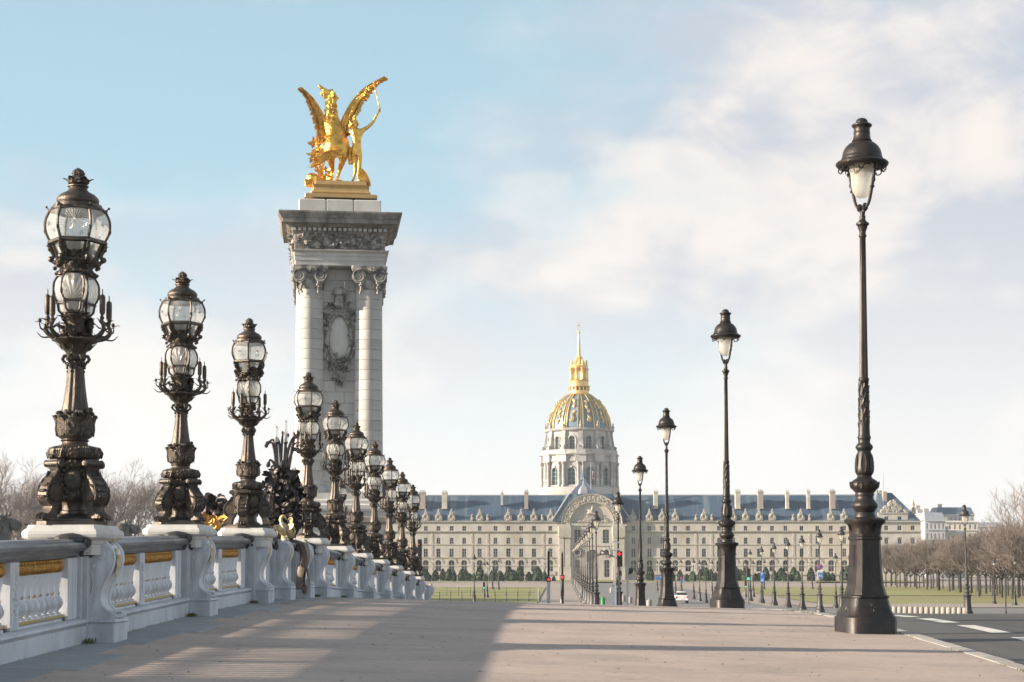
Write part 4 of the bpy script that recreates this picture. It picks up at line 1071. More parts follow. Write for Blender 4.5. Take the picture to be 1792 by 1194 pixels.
# entablature
b = MB(); b.sq([(2.95, 20.55), (2.95, 20.85), (2.99, 20.86), (2.99, 21.15), (3.03, 21.16), (3.03, 21.38), (3.12, 21.42), (3.22, 21.5), (3.22, 21.56), (3.05, 21.58)], ch=.02); b.build('architrave', 'pylon_stone', pyl)
b = MB(); b.sq([(2.98, 21.57), (2.98, 22.62)], ch=.02); b.build('frieze', 'dark_stone', pyl)
fr = MB()
for M_ in (Matrix.Identity(4), rot(0, 0, -PI / 2)):
    for k in range(170):
        x, z = random.uniform(-2.75, 2.75), random.uniform(21.68, 22.5)
        if k % 3 == 0: fr.ball((x, -3.0, z), (random.uniform(.1, .2), .12, random.uniform(.08, .16)), 7, 4, M=M_, jit=.2)
        else: fr.leaf((x, -3.0, z), (random.uniform(-1, 1), -.35, random.uniform(-.8, .8)), (0, -1, .3), random.uniform(.3, .55), random.uniform(.14, .24), .9, M=M_, k=4)
    for x in (-2.2, -.9, 0, .9, 2.2): fr.ball((x, -3.02, 22.1), (.25, .2, .3), 9, 6, M=M_, jit=.2)
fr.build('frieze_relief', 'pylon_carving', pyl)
b = MB(); b.sq([(3.0, 22.6), (3.08, 22.64), (3.14, 22.72), (3.14, 22.76), (3.05, 22.78), (3.05, 23.0), (3.3, 23.02), (3.45, 23.1), (3.5, 23.14)], ch=.02); b.build('bed_moulding', 'dark_stone', pyl)
dm = MB().box(-.1, .1, -.12, .12, 0, .2).mesh('dentil', 'pylon_stone')
for k in range(19):
    t = -2.97 + 5.94 * k / 18
    link('dentil', dm, pyl, (t, -3.14, 22.785)); link('dentil', dm, pyl, (-3.14, t, 22.785))
b = MB(); b.sq([(3.45, 23.14), (3.65, 23.2), (3.8, 23.22), (3.8, 23.5), (3.86, 23.52), (3.9, 23.62), (3.98, 23.72), (4.05, 23.85), (4.05, 23.95), (3.8, 24.0), (2.6, 24.15)], ch=.015); b.build('cornice', 'dark_stone', pyl)
for k in range(3):
    MB().box(-2.72 + k * 1.813 + .008, -2.72 + (k + 1) * 1.813 - .008, -2.72, 2.72, 24.0, 25.0, b=.06).build('attic_block', 'pylon_stone', pyl)
# pedestal below the columns
b = MB(); b.sq([(3.35, -9), (3.35, 3.9), (3.3, 4.0), (3.3, 4.3), (3.5, 4.35), (3.55, 4.5), (3.55, 4.75), (3.4, 4.85), (3.4, 5.05), (3.28, 5.15), (3.25, 5.56), (2.5, 5.57)], ch=.06); b.build('pedestal', 'pylon_stone', pyl)
b = MB(); b.sq([(3.6, 3.55), (3.75, 3.65), (3.75, 3.95), (3.4, 4.05)], ch=.06); b.build('pedestal_band', 'dark_stone', pyl)  # dark band, shadow line of the base put into its colour
# cartouche on the front
def cz(py): return pz(py)
ct = MB(); yf = -1.95
oval = [(.78 * math.cos(t) * (1 + .0 * math.sin(t)), yf, 15.9 + 1.55 * math.sin(t)) for t in [2 * PI * k / 36 for k in range(37)]]
ct.tube(oval, .12, 6); ct.tube([(x * 1.18, y + .05, 15.9 + (z - 15.9) * 1.08) for x, y, z in oval], .07, 5)
cb_ = MB(); cb_.ball((0, yf + .17, 15.9), (.72, .14, 1.45), 24, 9); cb_.build('cartouche_field', 'pylon_stone', pyl)
for k in range(200):
    s = random.choice((-1, 1)); t = random.random()
    if k < 90: x, z = s * (.35 + .65 * math.sin(t * PI * .6) + random.uniform(-.15, .15)), 18.3 - 1.8 * t
    elif k < 180: x, z = s * random.uniform(0, 1) * (1 - .85 * t), 14.6 - 1.75 * t
    else: x, z = s * (.95 + random.uniform(-.1, .15)), 14.4 + 3.0 * t
    if k % 4 == 0: ct.ball((x, yf, z), (random.uniform(.1, .18), .16, random.uniform(.1, .18)), 7, 4, jit=.25)
    else: ct.leaf((x, yf, z), (random.uniform(-1, 1), -.4, random.uniform(-1, 1)), (random.uniform(-.4, .4), -1, .1), random.uniform(.3, .6), random.uniform(.13, .22), .8, k=4)
for s in (-1, 1):
    ct.tube(catm([(s * .35, yf, 17.9), (s * .9, yf - .05, 17.3), (s * 1.08, yf, 16.3), (s * 1.0, yf, 15.2), (s * .7, yf, 14.4)], 4), .08, 5)
    ct.spiral((s * .45, 17.35), .22, 1.8, 0, yf - .12, .06)
    ct.tube([(s * .8, yf - .1, 14.5), (-s * .45, yf - .1, 13.3)], .07, 5)
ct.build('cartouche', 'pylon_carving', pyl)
hd = MB(); hd.ball((0, yf - .1, 18.45), (.36, .34, .46), 12, 8)
hd.ball((0, yf - .1, 18.95), (.46, .42, .34), 12, 7); hd.tube([(-.5, yf - .1, 18.82), (-.3, yf - .42, 18.8), (.3, yf - .42, 18.8), (.5, yf - .1, 18.82)], .08, 6)
hd.ball((0, yf - .46, 18.45), (.07, .1, .14), 6, 4)
for s in (-1, 1): hd.ball((s * .15, yf - .4, 18.58), (.08, .06, .05), 6, 4)
for k in range(12): hd.ball((random.uniform(-.25, .25), yf - .25, 18.1 + random.uniform(-.2, .1)), (.12, .15, .15), 6, 4, jit=.2)
hd.build('helmeted_head', 'pylon_carving', pyl)

# ------------------------------------------------------------------ gilded statue
GX, GZ0 = 597.0, 328.0
st = empty('gilded_statue', (at(596, 328, PY).x, PY - .2, pz(328)), R(7))
tag(st, 'gilded winged horse led by a standing figure, on top of the pylon', 'statue')
def q_(zx, zy, y=0.0): return Vector((((470 + zx / 4.592) - GX) / K, y, (GZ0 - (110 + zy / 4.592)) / K))
def skin_mesh(name, nodes, edges, sub=2):
    me = bpy.data.meshes.new(name)
    me.from_pydata([tuple(n[0]) for n in nodes], edges, [])
    o = bpy.data.objects.new(name + '_tmp', me); col.objects.link(o)
    md = o.modifiers.new('s', 'SKIN'); md.use_smooth_shade = True
    for i, n in enumerate(nodes):
        sv = me.skin_vertices[0].data[i]; r = n[1]; sv.radius = (r, r) if not isinstance(r, tuple) else r; sv.use_root = i == 0
    if sub:
        m2 = o.modifiers.new('d', 'SUBSURF'); m2.levels = sub; m2.render_levels = sub
    dg = bpy.context.evaluated_depsgraph_get()
    res = bpy.data.meshes.new_from_object(o.evaluated_get(dg))
    bpy.data.objects.remove(o); res.name = name
    res.materials.clear()
    return res
def skinned(name, m, chains, parent, sub=2):
    """chains share vertices by key; each entry (key, point, radius)"""
    idx, nodes, edges = {}, [], []
    for ch_ in chains:
        prev = None
        for e in ch_:
            if e[0] not in idx: idx[e[0]] = len(nodes); nodes.append((e[1], e[2]))
            i = idx[e[0]]
            if prev is not None: edges.append((prev, i))
            prev = i
    me = skin_mesh(name, nodes, edges, sub); me.materials.append(MATS[m])
    return link(name, me, parent)
H = lambda k, zx, zy, y, r: (k, q_(zx, zy, y), r)
horse = skinned('horse_body', 'gold', [
    [H('hip', 548, 690, -.5, .92), H('bk', 552, 605, -.1, .62), H('sh', 525, 520, .3, .80), H('n1', 508, 450, .35, .60), H('n2', 506, 370, .25, .44), H('n3', 508, 300, .15, .33), H('pl', 495, 238, .05, .27), H('hd', 462, 232, -.05, .23), H('mz', 430, 206, -.12, .135), H('nose', 400, 180, -.14, .115)],
    [H('hip', 0, 0, 0, 0), H('th1', 604, 728, -.6, .66), H('kn1', 600, 810, -.75, .25), H('hk1', 575, 880, -.35, .14), H('ft1', 562, 940, -.45, .11), H('hf1', 555, 985, -.55, .15)],
    [H('hip', 0, 0, 0, 0), H('th2', 490, 738, -.6, .68), H('kn2', 510, 820, -.6, .24), H('hk2', 520, 890, -.2, .14), H('ft2', 512, 945, -.3, .11), H('hf2', 505, 985, -.4, .15)],
    [H('sh', 0, 0, 0, 0), H('fa', 470, 520, .8, .28), H('fk', 425, 560, 1.3, .16), H('fh', 410, 640, 1.3, .12)],
    [H('sh', 0, 0, 0, 0), H('fb', 560, 520, .9, .28), H('fbk', 560, 560, 1.5, .16), H('fbh', 545, 630, 1.6, .12)],
    [H('pl', 0, 0, 0, 0), H('ear', 512, 212, .05, .09), H('ear2', 517, 198, .06, .035)],
    [H('hd', 0, 0, 0, 0), H('jaw', 448, 268, -.05, .15), H('jw2', 418, 238, -.1, .075)],
], st)
mn = MB()
for k in range(44):
    p = q_(505 + random.uniform(-22, 22), 255 + 5.2 * k, .1); a = random.choice((-1, 1))
    mn.leaf((p.x, -.3 + random.uniform(-.08, .05), p.z), (a * .8, .15, -.7), (0, -1, .3), random.uniform(.3, .45), .22, .3, k=4)
for k in range(26):
    z0_ = 235 + 8.5 * k; w_ = random.uniform(20, 42)
    mn.tube(catm([q_(508, z0_, -.25), q_(508 + w_ * .6, z0_ + 12, -.3), q_(508 + w_, z0_ + 36, -.25), q_(508 + w_ * .8, z0_ + 60, -.25)], 3), [.09, .1, .1, .09, .09, .08, .07, .06, .04, .02], 5)
mn.build('mane', 'gold', st)
tl = MB()
for k in range(16):
    o_ = random.uniform(-18, 18)
    tl.tube(catm([q_(585, 750 + o_, -1.15), q_(540, 765 + o_ * 1.2, -1.3), q_(470, 790 + o_ * 1.6, -1.4), q_(400, 830 + o_ * 1.8, -1.3), q_(345 + random.uniform(-25, 40), 850 + o_ * 2.4, -1.2)], 4), [.1] * 6 + [.11] * 6 + [.08, .07, .05, .03, .01], 5)
tl.build('tail', 'gold', st)
def wing(name, root_, tip, lead, n, y0, wide, parent):
    w = MB()
    # covert plates near the root, long flight feathers toward the tip
    pts = catm([q_(*p, y0) for p in lead], 6)
    w.tube(pts, [.22 - .19 * i / (len(pts) - 1) for i in range(len(pts))], 7)
    m_ = len(pts)
    for i in range(n):
        t = i / (n - 1); p = pts[min(m_ - 1, int(t * (m_ - 1)))]
        d = (Vector(wide[0]).lerp(Vector(wide[1]), t ** .8)).normalized()
        ln = (.75 + .9 * math.sin(PI * min(1, t + .1))) * wide[2] * random.uniform(.9, 1.12)
        for r_ in range(2):
            w.leaf(p + Vector((0, -.05 - .08 * r_, 0)), d, (0, -1, 0), ln * (1 - .42 * r_), .21, .4, k=5, fold=.45)
            w.leaf(p + Vector((0, .10 + .06 * r_, 0)), d, (0, 1, 0), ln * (1 - .42 * r_), .21, .3, k=5, fold=.45)
    return w.build(name, 'gold', parent)
wing('wing', None, None, [(460, 610), (458, 540), (440, 440), (400, 350), (345, 268), (275, 208)], 46, .1, ((-.75, -.1, -.75), (-.8, -.1, -.1), .42), st)
wing('wing', None, None, [(600, 575), (598, 490), (640, 380), (690, 290), (760, 205), (840, 142), (922, 98)], 54, .1, ((.45, -.1, -.9), (.95, -.1, -.15), .44), st)
fig = skinned('figure_body', 'gold', [
    [H('pel', 708, 705, -.75, .36), H('wst', 712, 650, -.75, .25), H('chs', 712, 590, -.75, .35), H('nk', 700, 545, -.75, .15), H('hd', 690, 500, -.75, .21), H('crn', 688, 470, -.75, .18)],
    [H('chs', 0, 0, 0, 0), H('rs', 752, 562, -.75, .17), H('ru', 800, 530, -.72, .13), H('re', 845, 485, -.7, .105), H('rf', 870, 430, -.7, .085), H('rw', 890, 398, -.7, .07), H('rh', 900, 385, -.7, .10)],
    [H('chs', 0, 0, 0, 0), H('ls', 668, 565, -.7, .16), H('le', 645, 580, -.2, .12), H('lh', 625, 570, .3, .09)],
    [H('pel', 0, 0, 0, 0), H('t1', 730, 750, -.78, .25), H('k1', 738, 830, -.85, .15), H('c1', 732, 880, -.78, .135), H('a1', 722, 945, -.75, .085), H('f1', 740, 985, -.95, .10), H('g1', 762, 990, -1.1, .06)],
    [H('pel', 0, 0, 0, 0), H('t2', 688, 755, -.75, .24), H('k2', 700, 835, -.8, .145), H('c2', 700, 885, -.72, .13), H('a2', 690, 950, -.7, .085), H('f2', 675, 985, -.9, .09), H('g2', 662, 992, -1.0, .06)],
], st)
hr = MB()
for k in range(30):
    p = q_(690 + random.uniform(-32, 26), 490 + random.uniform(-45, 45), -.75); hr.ball((p.x, p.y + random.uniform(-.15, .15), p.z), random.uniform(.07, .13), 7, 4, jit=.2)
hr.build('hair', 'gold', st)
for k in range(5):
    pass
sp = MB(); sp.tube([q_(900, 400, -.7), q_(893, 365, -.7), q_(870, 260, -.65), q_(848, 160, -.6)], .045, 6)
for k in range(5):
    sp.ball(q_(893 + 6 * math.cos(k * 1.3), 385 + 5 * k - 8, -.82 + .03 * k), (.06, .09, .035), 6, 4)
sp.build('staff', 'gold', st)
dr = MB()
for k in range(9):
    dr.tube(catm([q_(742 + 3 * k, 850 + 3 * k, -.4), q_(745 + 5 * k, 900, -.3), q_(745 + 8 * k, 950, -.25), q_(748 + 9 * k, 995, -.3)], 3), [.06, .08, .1, .11, .11, .11, .11, .11, .11, .1], 6)
for k in range(6):
    dr.tube(catm([q_(652 + 5 * k, 690, -.55), q_(650 + 6 * k, 760, -.5), q_(656 + 5 * k, 830, -.4)], 3), [.06, .09, .1, .1, .1, .08, .05], 6)
dr.build('drapery', 'gold', st)
br = MB()
for k in range(46):
    p = q_(395 + random.uniform(-45, 50), 620 + random.uniform(0, 160), random.uniform(-.2, .5)); a = random.uniform(0, 2 * PI)
    br.leaf(p, (math.cos(a), random.uniform(-.5, .5), math.sin(a)), (0, -1, .2), random.uniform(.3, .55), .2, .6, k=4)
br.tube(catm([q_(450, 985, .2), q_(430, 880, .2), q_(450, 780, .3), q_(410, 700, .2), q_(395, 630, .2)], 4), .09, 6)
br.tube(catm([q_(430, 880, .2), q_(400, 800, .1), q_(375, 745, .1)], 4), .06, 6)
for k in range(40):
    p = q_(430 + random.uniform(-30, 90), 900 + random.uniform(-30, 90), random.uniform(-.8, .3)); a = random.uniform(0, PI)
    br.leaf(p, (math.cos(a), random.uniform(-.6, .3), math.sin(a)), (0, -1, .2), random.uniform(.3, .5), .18, .7, k=4)
br.build('laurel_branches', 'gold', st)
sh = MB()
p = q_(360, 970, -.9); sh.ball(p, (.5, .45, .42), 12, 8)
for k in range(9):
    a = -2.2 + k * .3; sh.tube(catm([p + Vector((0, 0, .1)), p + Vector((.32 * math.cos(a) - .1, -.4, .32 * math.sin(a))), p + Vector((.5 * math.cos(a) - .2, -.25, .5 * math.sin(a) - .1))], 3), .08, 6)
sh.tube(catm([p + Vector((-.4, -.3, -.1)), p + Vector((-.45, -.4, -.35)), p + Vector((-.2, -.4, -.5))], 3), .12, 6); sh.build('shell', 'gold', st)
rk = MB()
for k in range(40): rk.ball((random.uniform(-1.7, 1.9), random.uniform(-1.2, 1.2), random.uniform(-.05, .15)), (random.uniform(.15, .35), .3, random.uniform(.1, .2)), 7, 4, jit=.2)
rk.build('rocky_ground', 'gold', st)
b = MB(); b.sq([(1.78, -.28), (1.76, -.25), (1.7, -.05), (1.66, .02)], ch=.03); b.build('plinth_top', 'gold_base', st)
b = MB(); b.sq([(1.86, -.98), (1.88, -.9), (1.98, -.85), (1.98, -.78), (1.88, -.7), (1.82, -.45), (1.88, -.35), (1.92, -.28)], ch=.03); b.build('plinth', 'gold_base', st)
for o in kids(st):
    if o.name.startswith('plinth'): pass
lz = pz(360) - pz(328)
b = MB(); b.sq([(2.4, -1.24), (2.4, -1.02), (2.3, -.98)], ch=.03); b.build('plinth_foot', 'gold_base', st)
# ------------------------------------------------------------------ palace facade
FD = 500.0
PAL_X = at(1035.6, 985, FD).x
def lx(px): return (px - 1035.6) / 6.0
def fz(py): return 1 + (985 - py) / 6.0
pal = empty('palace', (PAL_X, FD, 0), R(-1.3))
tag(pal, 'long cream stone palace with blue slate roof, many windows and arched portal', 'palace')
G0 = -5.5
def wall_grid(mb, x0, x1, z0, z1, ops, y=0.0, dep=.45, m=0):
    xs = sorted({x0, x1} | {v for o in ops for v in (o[0], o[1]) if x0 < v < x1})
    zs = sorted({z0, z1} | {v for o in ops for v in (o[2], o[3]) if z0 < v < z1})
    import bisect
    for i in range(len(xs) - 1):
        xm = (xs[i] + xs[i + 1]) / 2
        cand_ = [o for o in ops if o[0] < xm < o[1]]
        run = None
        for j in range(len(zs) - 1):
            zm = (zs[j] + zs[j + 1]) / 2
            hole = any(o[2] < zm < o[3] for o in cand_)
            if not hole:
                if run is None: run = zs[j]
            if (hole or j == len(zs) - 2) and run is not None:
                top = zs[j] if hole else zs[j + 1]
                mb.add([(xs[i], y, run), (xs[i + 1], y, run), (xs[i + 1], y, top), (xs[i], y, top)], [(0, 1, 2, 3)], m)
                run = None
    for o in ops:
        a, b_, c, d = o[:4]
        mb.add([(a, y, c), (a, y + dep, c), (a, y + dep, d), (a, y, d)], [(0, 1, 2, 3)], m); mb.add([(b_, y, c), (b_, y, d), (b_, y + dep, d), (b_, y + dep, c)], [(0, 1, 2, 3)], m)
        mb.add([(a, y, c), (b_, y, c), (b_, y + dep, c), (a, y + dep, c)], [(0, 1, 2, 3)], m); mb.add([(a, y, d), (a, y + dep, d), (b_, y + dep, d), (b_, y, d)], [(0, 1, 2, 3)], m)
        if len(o) > 4 and o[4]:        # arched head: fill the corners
            r = (b_ - a) / 2; cx_ = (a + b_) / 2; zz = d - r * o[4]
            for s in (-1, 1):
                pts = [(cx_ + s * r, y, d)] + [(cx_ + s * r * math.cos(t), y, zz + r * o[4] * math.sin(t)) for t in [PI / 2 * k / 6 for k in range(7)]]
                if s > 0: pts = pts[::-1]
                mb.add(pts, [tuple(range(len(pts)))], m)
def win_me(w, h, arch=0.0, rows=3):
    m = MB(); f = .09; y = 0
    m.add([(-w / 2, .06, 0), (w / 2, .06, 0), (w / 2, .06, h), (-w / 2, .06, h)], [(0, 1, 2, 3)], 1)
    m.box(-w / 2, -w / 2 + f, -.02, .08, 0, h); m.box(w / 2 - f, w / 2, -.02, .08, 0, h); m.box(-f * .7, f * .7, -.02, .08, 0, h)
    m.box(-w / 2, w / 2, -.02, .08, h - f, h); m.box(-w / 2, w / 2, -.02, .08, 0, f)
    for k in range(1, rows): m.box(-w / 2, w / 2, -.012, .07, h * k / rows - f * .4, h * k / rows + f * .4)
    return m.mesh('window', ['window_white', 'pane_dark'])
LEFT = [745, 767.2, 790.3, 812.4, 839.6, 867.3, 889.8, 912.3, 934.7, 963.2]
LEFT = [722, 699, 676, 653] [::-1] + LEFT
RIGHT = [1108.5, 1136.4, 1158.6, 1181.5, 1203.9, 1231.5, 1258, 1282.7, 1304.4, 1327.6, 1350.3, 1373.8, 1401.5, 1429, 1452.6, 1475.7, 1500, 1522]
ROWS = [(fz(929.3), fz(920.8), 1.15, 0, 2), (fz(952), fz(941), 1.15, .9, 3), (fz(975), fz(960.3), 1.25, 0, 3), (fz(1001), fz(980.5), 1.7, 1, 3)]
WME = [win_me(w, b_ - a, ar, r) for a, b_, w, ar, r in ROWS]
ops = []
for px in LEFT + RIGHT:
    for ri, (a, b_, w, ar, r) in enumerate(ROWS):
        ops.append((lx(px) - w / 2, lx(px) + w / 2, a, b_, ar))
x0, x1 = lx(640), lx(1533)
wl = MB(); e_z = fz(913.5)
wall_grid(wl, x0, lx(976), G0, e_z, [o for o in ops if o[1] < lx(976)])
wall_grid(wl, lx(1095), x1, G0, e_z, [o for o in ops if o[0] > lx(1095)])
wl.box(x0, x1, .47, 12, G0, e_z)
wl.build('wall', 'facade_stone', pal)
for px in LEFT + RIGHT:
    for ri, (a, b_, w, ar, r) in enumerate(ROWS): link('window', WME[ri], pal, (lx(px), .3, a))
# mouldings, quoins and string courses
for xa, xb in ((x0, lx(972)), (lx(1098), x1)):
    tr = MB()
    tr.prism([(0, 0), (-.15, .05), (-.5, .3), (-.55, .5), (0, .55)], xa, xb, M=Matrix.Rotation(0, 4, 'X')) if False else None
    def course(z, h, d): tr.box(xa, xb, -d, .02, z, z + h)
    course(fz(932), .28, .35); course(fz(930.5), .25, .55); course(fz(954), .3, .22); course(fz(976.8), .35, .25); course(fz(991), .22, .15); course(e_z - .25, .28, .3); course(e_z + .03, .3, .55)
    course(fz(1006), 1.0, .35)
    tr.build('string_courses', 'facade_trim', pal)
qm = MB()
for k in range(14): qm.box(-.42 if k % 2 else -.3, .42 if k % 2 else .3, -.1, .02, k * .85, k * .85 + .8, b=.04)
QME = qm.mesh('quoin_strip', 'facade_trim')
for px in (756, 826, 853.5, 951, 1122, 1217.5, 1245, 1387.5, 1415, 1512): link('quoin_strip', QME, pal, (lx(px), 0, G0 + 4))
# arched hoods over the ground floor windows
ah = MB()
for k in range(9):
    t0, t1 = PI * k / 9 + .01, PI * (k + 1) / 9 - .01
    ah.loft([[(r * math.cos(t), y, r * math.sin(t)) for r, y in ((.9, -.12), (1.55, -.12), (1.55, .02), (.9, .02))] for t in (t0, t1)], 0, False)
AH = ah.mesh('arch_hood', 'facade_trim')
for px in LEFT + RIGHT: link('arch_hood', AH, pal, (lx(px), 0, ROWS[3][1] - .85))
sl_ = MB().box(-.85, .85, -.25, .02, -.2, 0).mesh('sill', 'facade_trim')
for px in LEFT + RIGHT:
    for ri in (1, 2): link('sill', sl_, pal, (lx(px), 0, ROWS[ri][0]))
# roof
rz, ez = 1 + (985 - 867.5) * (FD + 9) / F_PX, e_z + .33
rf = MB()
rf.add([(x0, -.6, ez), (x1 + 1, -.6, ez), (x1 + 1, 9, rz), (x0, 9, rz), (x0, 19, ez), (x1 + 1, 19, ez)], [(0, 1, 2, 3), (3, 2, 5, 4)])
rf.box(x0, x1, 8.8, 9.2, rz - .1, rz + .25, m=1)
roof = rf.build('roof', ['slate', 'grey_lead'], pal)
def ry(z): return -.6 + 9.6 * (z - ez) / (rz - ez)
# chimneys
for i, (px, w, h, m) in enumerate([(737, 12, 860, 0), (776.5, 10, 860, 0), (878, 4, 861, 0), (921, 7, 859.5, 0), (1149, 8, 859, 0), (1293, 9.5, 858.5, 0), (1333, 10, 859, 0), (1380, 6, 860, 0), (1417, 6, 858.5, 0), (1459, 10, 858.5, 0), (1531, 9, 862, 0), (690, 9, 860, 0)]):
    c = MB(); zt = fz(h + 1.2) + .3; zb = fz(889 if w > 5 else 882); hw = w / 13
    c.box(-hw, hw, 3, 5.2, zb, zt - .6, b=.03); c.box(-hw - .15, hw + .15, 2.85, 5.35, zt - .62, zt - .35, b=.03); c.box(-hw - .05, hw + .05, 2.95, 5.25, zt - .36, zt - .1)
    nb = max(1, int(w / 3))
    for k in range(nb): c.lathe([(.16, 0), (.13, .5), (.16, .55)], 8, M=Matrix.Translation((-hw + (k + .5) * 2 * hw / nb, 4.1, zt - .1)))
    c.box(-hw - .1, hw + .1, 2.6, 5.2, zb - .25, zb)
    c.build('chimney', 'brick_chimney' if i % 3 == 0 else 'facade_trim', roof, (lx(px), 0, 0))
# oval dormers carved with trophies
def dormer(s=1.0):
    d = MB(); random.seed(5)
    d.box(-.85, .85, -.2, 2.2, 0, .35, b=.03); d.box(-.6, .6, 0, 2.5, .3, 2.0)
    d.tube([(.58 * math.cos(t), -.1, 1.15 + .72 * math.sin(t)) for t in [2 * PI * k / 20 for k in range(21)]], .17, 6)
    for s_ in (-1, 1):
        d.tube(catm([(s_ * .6, -.05, 1.6), (s_ * .95, -.05, 1.2), (s_ * .75, -.05, .8), (s_ * 1.0, -.05, .4)], 4), .16, 6); d.ball((s_ * .95, -.05, .45), .22, 7, 4); d.ball((s_ * .8, -.05, 1.35), .2, 7, 4)
    for k in range(16): d.ball((random.uniform(-.5, .5) * (1 - k / 22), random.uniform(-.15, .2), 1.95 + 1.3 * k / 16), (random.uniform(.14, .26), .2, random.uniform(.14, .24)), 7, 4, jit=.2)
    d.tube([(0, 0, 3.0), (0, 0, 3.7)], [.12, .03], 5)
    d.add([(.5 * math.cos(t), .02, 1.15 + .64 * math.sin(t)) for t in [2 * PI * k / 16 for k in range(16)]], [tuple(range(15, -1, -1))], 1)
    return d.mesh('dormer', ['facade_carving', 'pane_dark'])
DME = dormer()
for px in (699, 722, 745, 767.6, 790.3, 839.6, 889.5, 912.3, 934.6, 964, 1107.5, 1136.4, 1158.6, 1181.5, 1231.5, 1282, 1304, 1327.6, 1350.3, 1400, 1452, 1475, 1500):
    link('dormer', DME, roof, (lx(px), -.5, ez + .02))
sm_ = MB(); random.seed(3)
sm_.box(-.35, .35, -.3, .5, 0, .6, b=.03)
for k in range(10): sm_.ball((random.uniform(-.25, .25), 0, .7 + .12 * k), (.28 - .015 * k, .22, .18), 7, 4, jit=.2)
for s_ in (-1, 1): sm_.tube([(0, 0, 1.3), (s_ * .45, 0, 1.55)], .09, 5)
SME = sm_.mesh('roof_trophy', 'facade_carving')
for px in (826, 853.5, 949, 1098, 1217.5, 1245, 1386.5, 1415): link('roof_trophy', SME, roof, (lx(px), -.45, ez + .02))

# central pavilion with the great arch
pv = MB(); PX0, PX1, Y0 = lx(976), lx(1095), -1.6
ARC_C, SPR, RO, RI = 0.0, fz(918), 8.9, 6.35
pops = [(lx(1005), lx(1016.5), fz(951), fz(927), .5), (lx(1054.5), lx(1066), fz(951), fz(927), .5), (lx(1026), lx(1047), fz(1012), fz(962), 1), (lx(1057), lx(1066.5), fz(1010), fz(980), .6), (lx(1006), lx(1015), fz(1010), fz(980), .6)]
wall_grid(pv, PX0, PX1, G0, SPR, pops, y=Y0, dep=.7)
pv.box(PX0, PX1, Y0 + .75, 3, G0, SPR - .01)
for xx in (PX0, PX1): pv.add([(xx, Y0, G0), (xx, 0.5, G0), (xx, .5, SPR), (xx, Y0, SPR)], [(0, 1, 2, 3), (3, 2, 1, 0)])
pv.build('portal_wall', 'facade_stone', pal)
ar = MB(); NV = 21
for k in range(NV):
    t0, t1 = PI * k / NV + .004, PI * (k + 1) / NV - .004
    MB().loft([[(r * math.cos(t), y, SPR + r * math.sin(t)) for r, y in ((RI + .25, Y0 - .25), (RO - .35, Y0 - .25), (RO - .3, Y0 - .5), (RO, Y0 - .55), (RO, 2.0), (RI, 2.0), (RI, Y0 - .4), (RI + .2, Y0 - .42))] for t in (t0, (t0 + t1) / 2, t1)], 0, False).build('arch_stone', 'facade_trim', pal)
ac = MB(); random.seed(9)
for k in range(240):
    t = random.uniform(.05, PI - .05); r = random.uniform(RI + .5, RO - .6)
    ac.ball((r * math.cos(t), Y0 - .28, SPR + r * math.sin(t)), (random.uniform(.12, .3), .2, random.uniform(.12, .3)), 6, 4, jit=.25)
ac.build('arch_carving', 'facade_carving', pal)
ty = MB(); pts = [(RI * math.cos(t), Y0 + .45, SPR + RI * math.sin(t)) for t in [PI * k / 24 for k in range(25)]]
ty.add(pts, [tuple(range(25))])
ty.build('tympanum', 'facade_stone', pal)
tr = MB(); random.seed(4)
for k in range(150):
    x = random.uniform(-4.6, 4.6); z = SPR + .5 + abs(random.gauss(0, .7)) * (1 - abs(x) / 9)
    tr.ball((x, Y0 + .3, z), (random.uniform(.15, .4), .25, random.uniform(.12, .35)), 6, 4, jit=.25)
tr.box(-2.2, 2.4, Y0 + .05, Y0 + .4, SPR + .7, SPR + 2.0); tr.box(-2.5, 2.7, Y0 - .05, Y0 + .4, SPR + 2.0, SPR + 2.2)
tr.build('tympanum_carving', 'facade_carving', pal)
hs = skinned('rider_relief', 'facade_carving', [
    [('r', Vector((1.0, Y0 + .2, SPR + 3.3)), .55), ('s', Vector((-.4, Y0 + .2, SPR + 3.5)), .55), ('n', Vector((-1.0, Y0 + .2, SPR + 4.2)), .36), ('h', Vector((-1.5, Y0 + .2, SPR + 4.3)), .22)],
    [('r', 0, 0), ('l1', Vector((1.5, Y0 + .2, SPR + 2.9)), .25), ('l2', Vector((1.3, Y0 + .2, SPR + 2.2)), .15)], [('s', 0, 0), ('m1', Vector((-1.2, Y0 + .2, SPR + 3.2)), .2), ('m2', Vector((-1.5, Y0 + .2, SPR + 2.7)), .13)],
    [('s', 0, 0), ('t', Vector((.2, Y0 + .15, SPR + 4.4)), .4), ('u', Vector((.2, Y0 + .15, SPR + 5.1)), .3), ('v', Vector((.2, Y0 + .15, SPR + 5.5)), .22)]], pal, 1)
bn = MB()
bn.box(PX0 - .2, -RI, Y0 - .7, Y0 + .3, SPR - .5, SPR); bn.box(RI, PX1 + .2, Y0 - .7, Y0 + .3, SPR - .5, SPR); bn.box(-RI, RI, Y0 - .3, Y0 + .3, SPR - .45, SPR + .25)
bn.box(PX0 - .1, PX1 + .1, Y0 - .2, Y0 + .02, fz(956), fz(953.6))
bn.build('portal_cornice', 'facade_trim', pal)
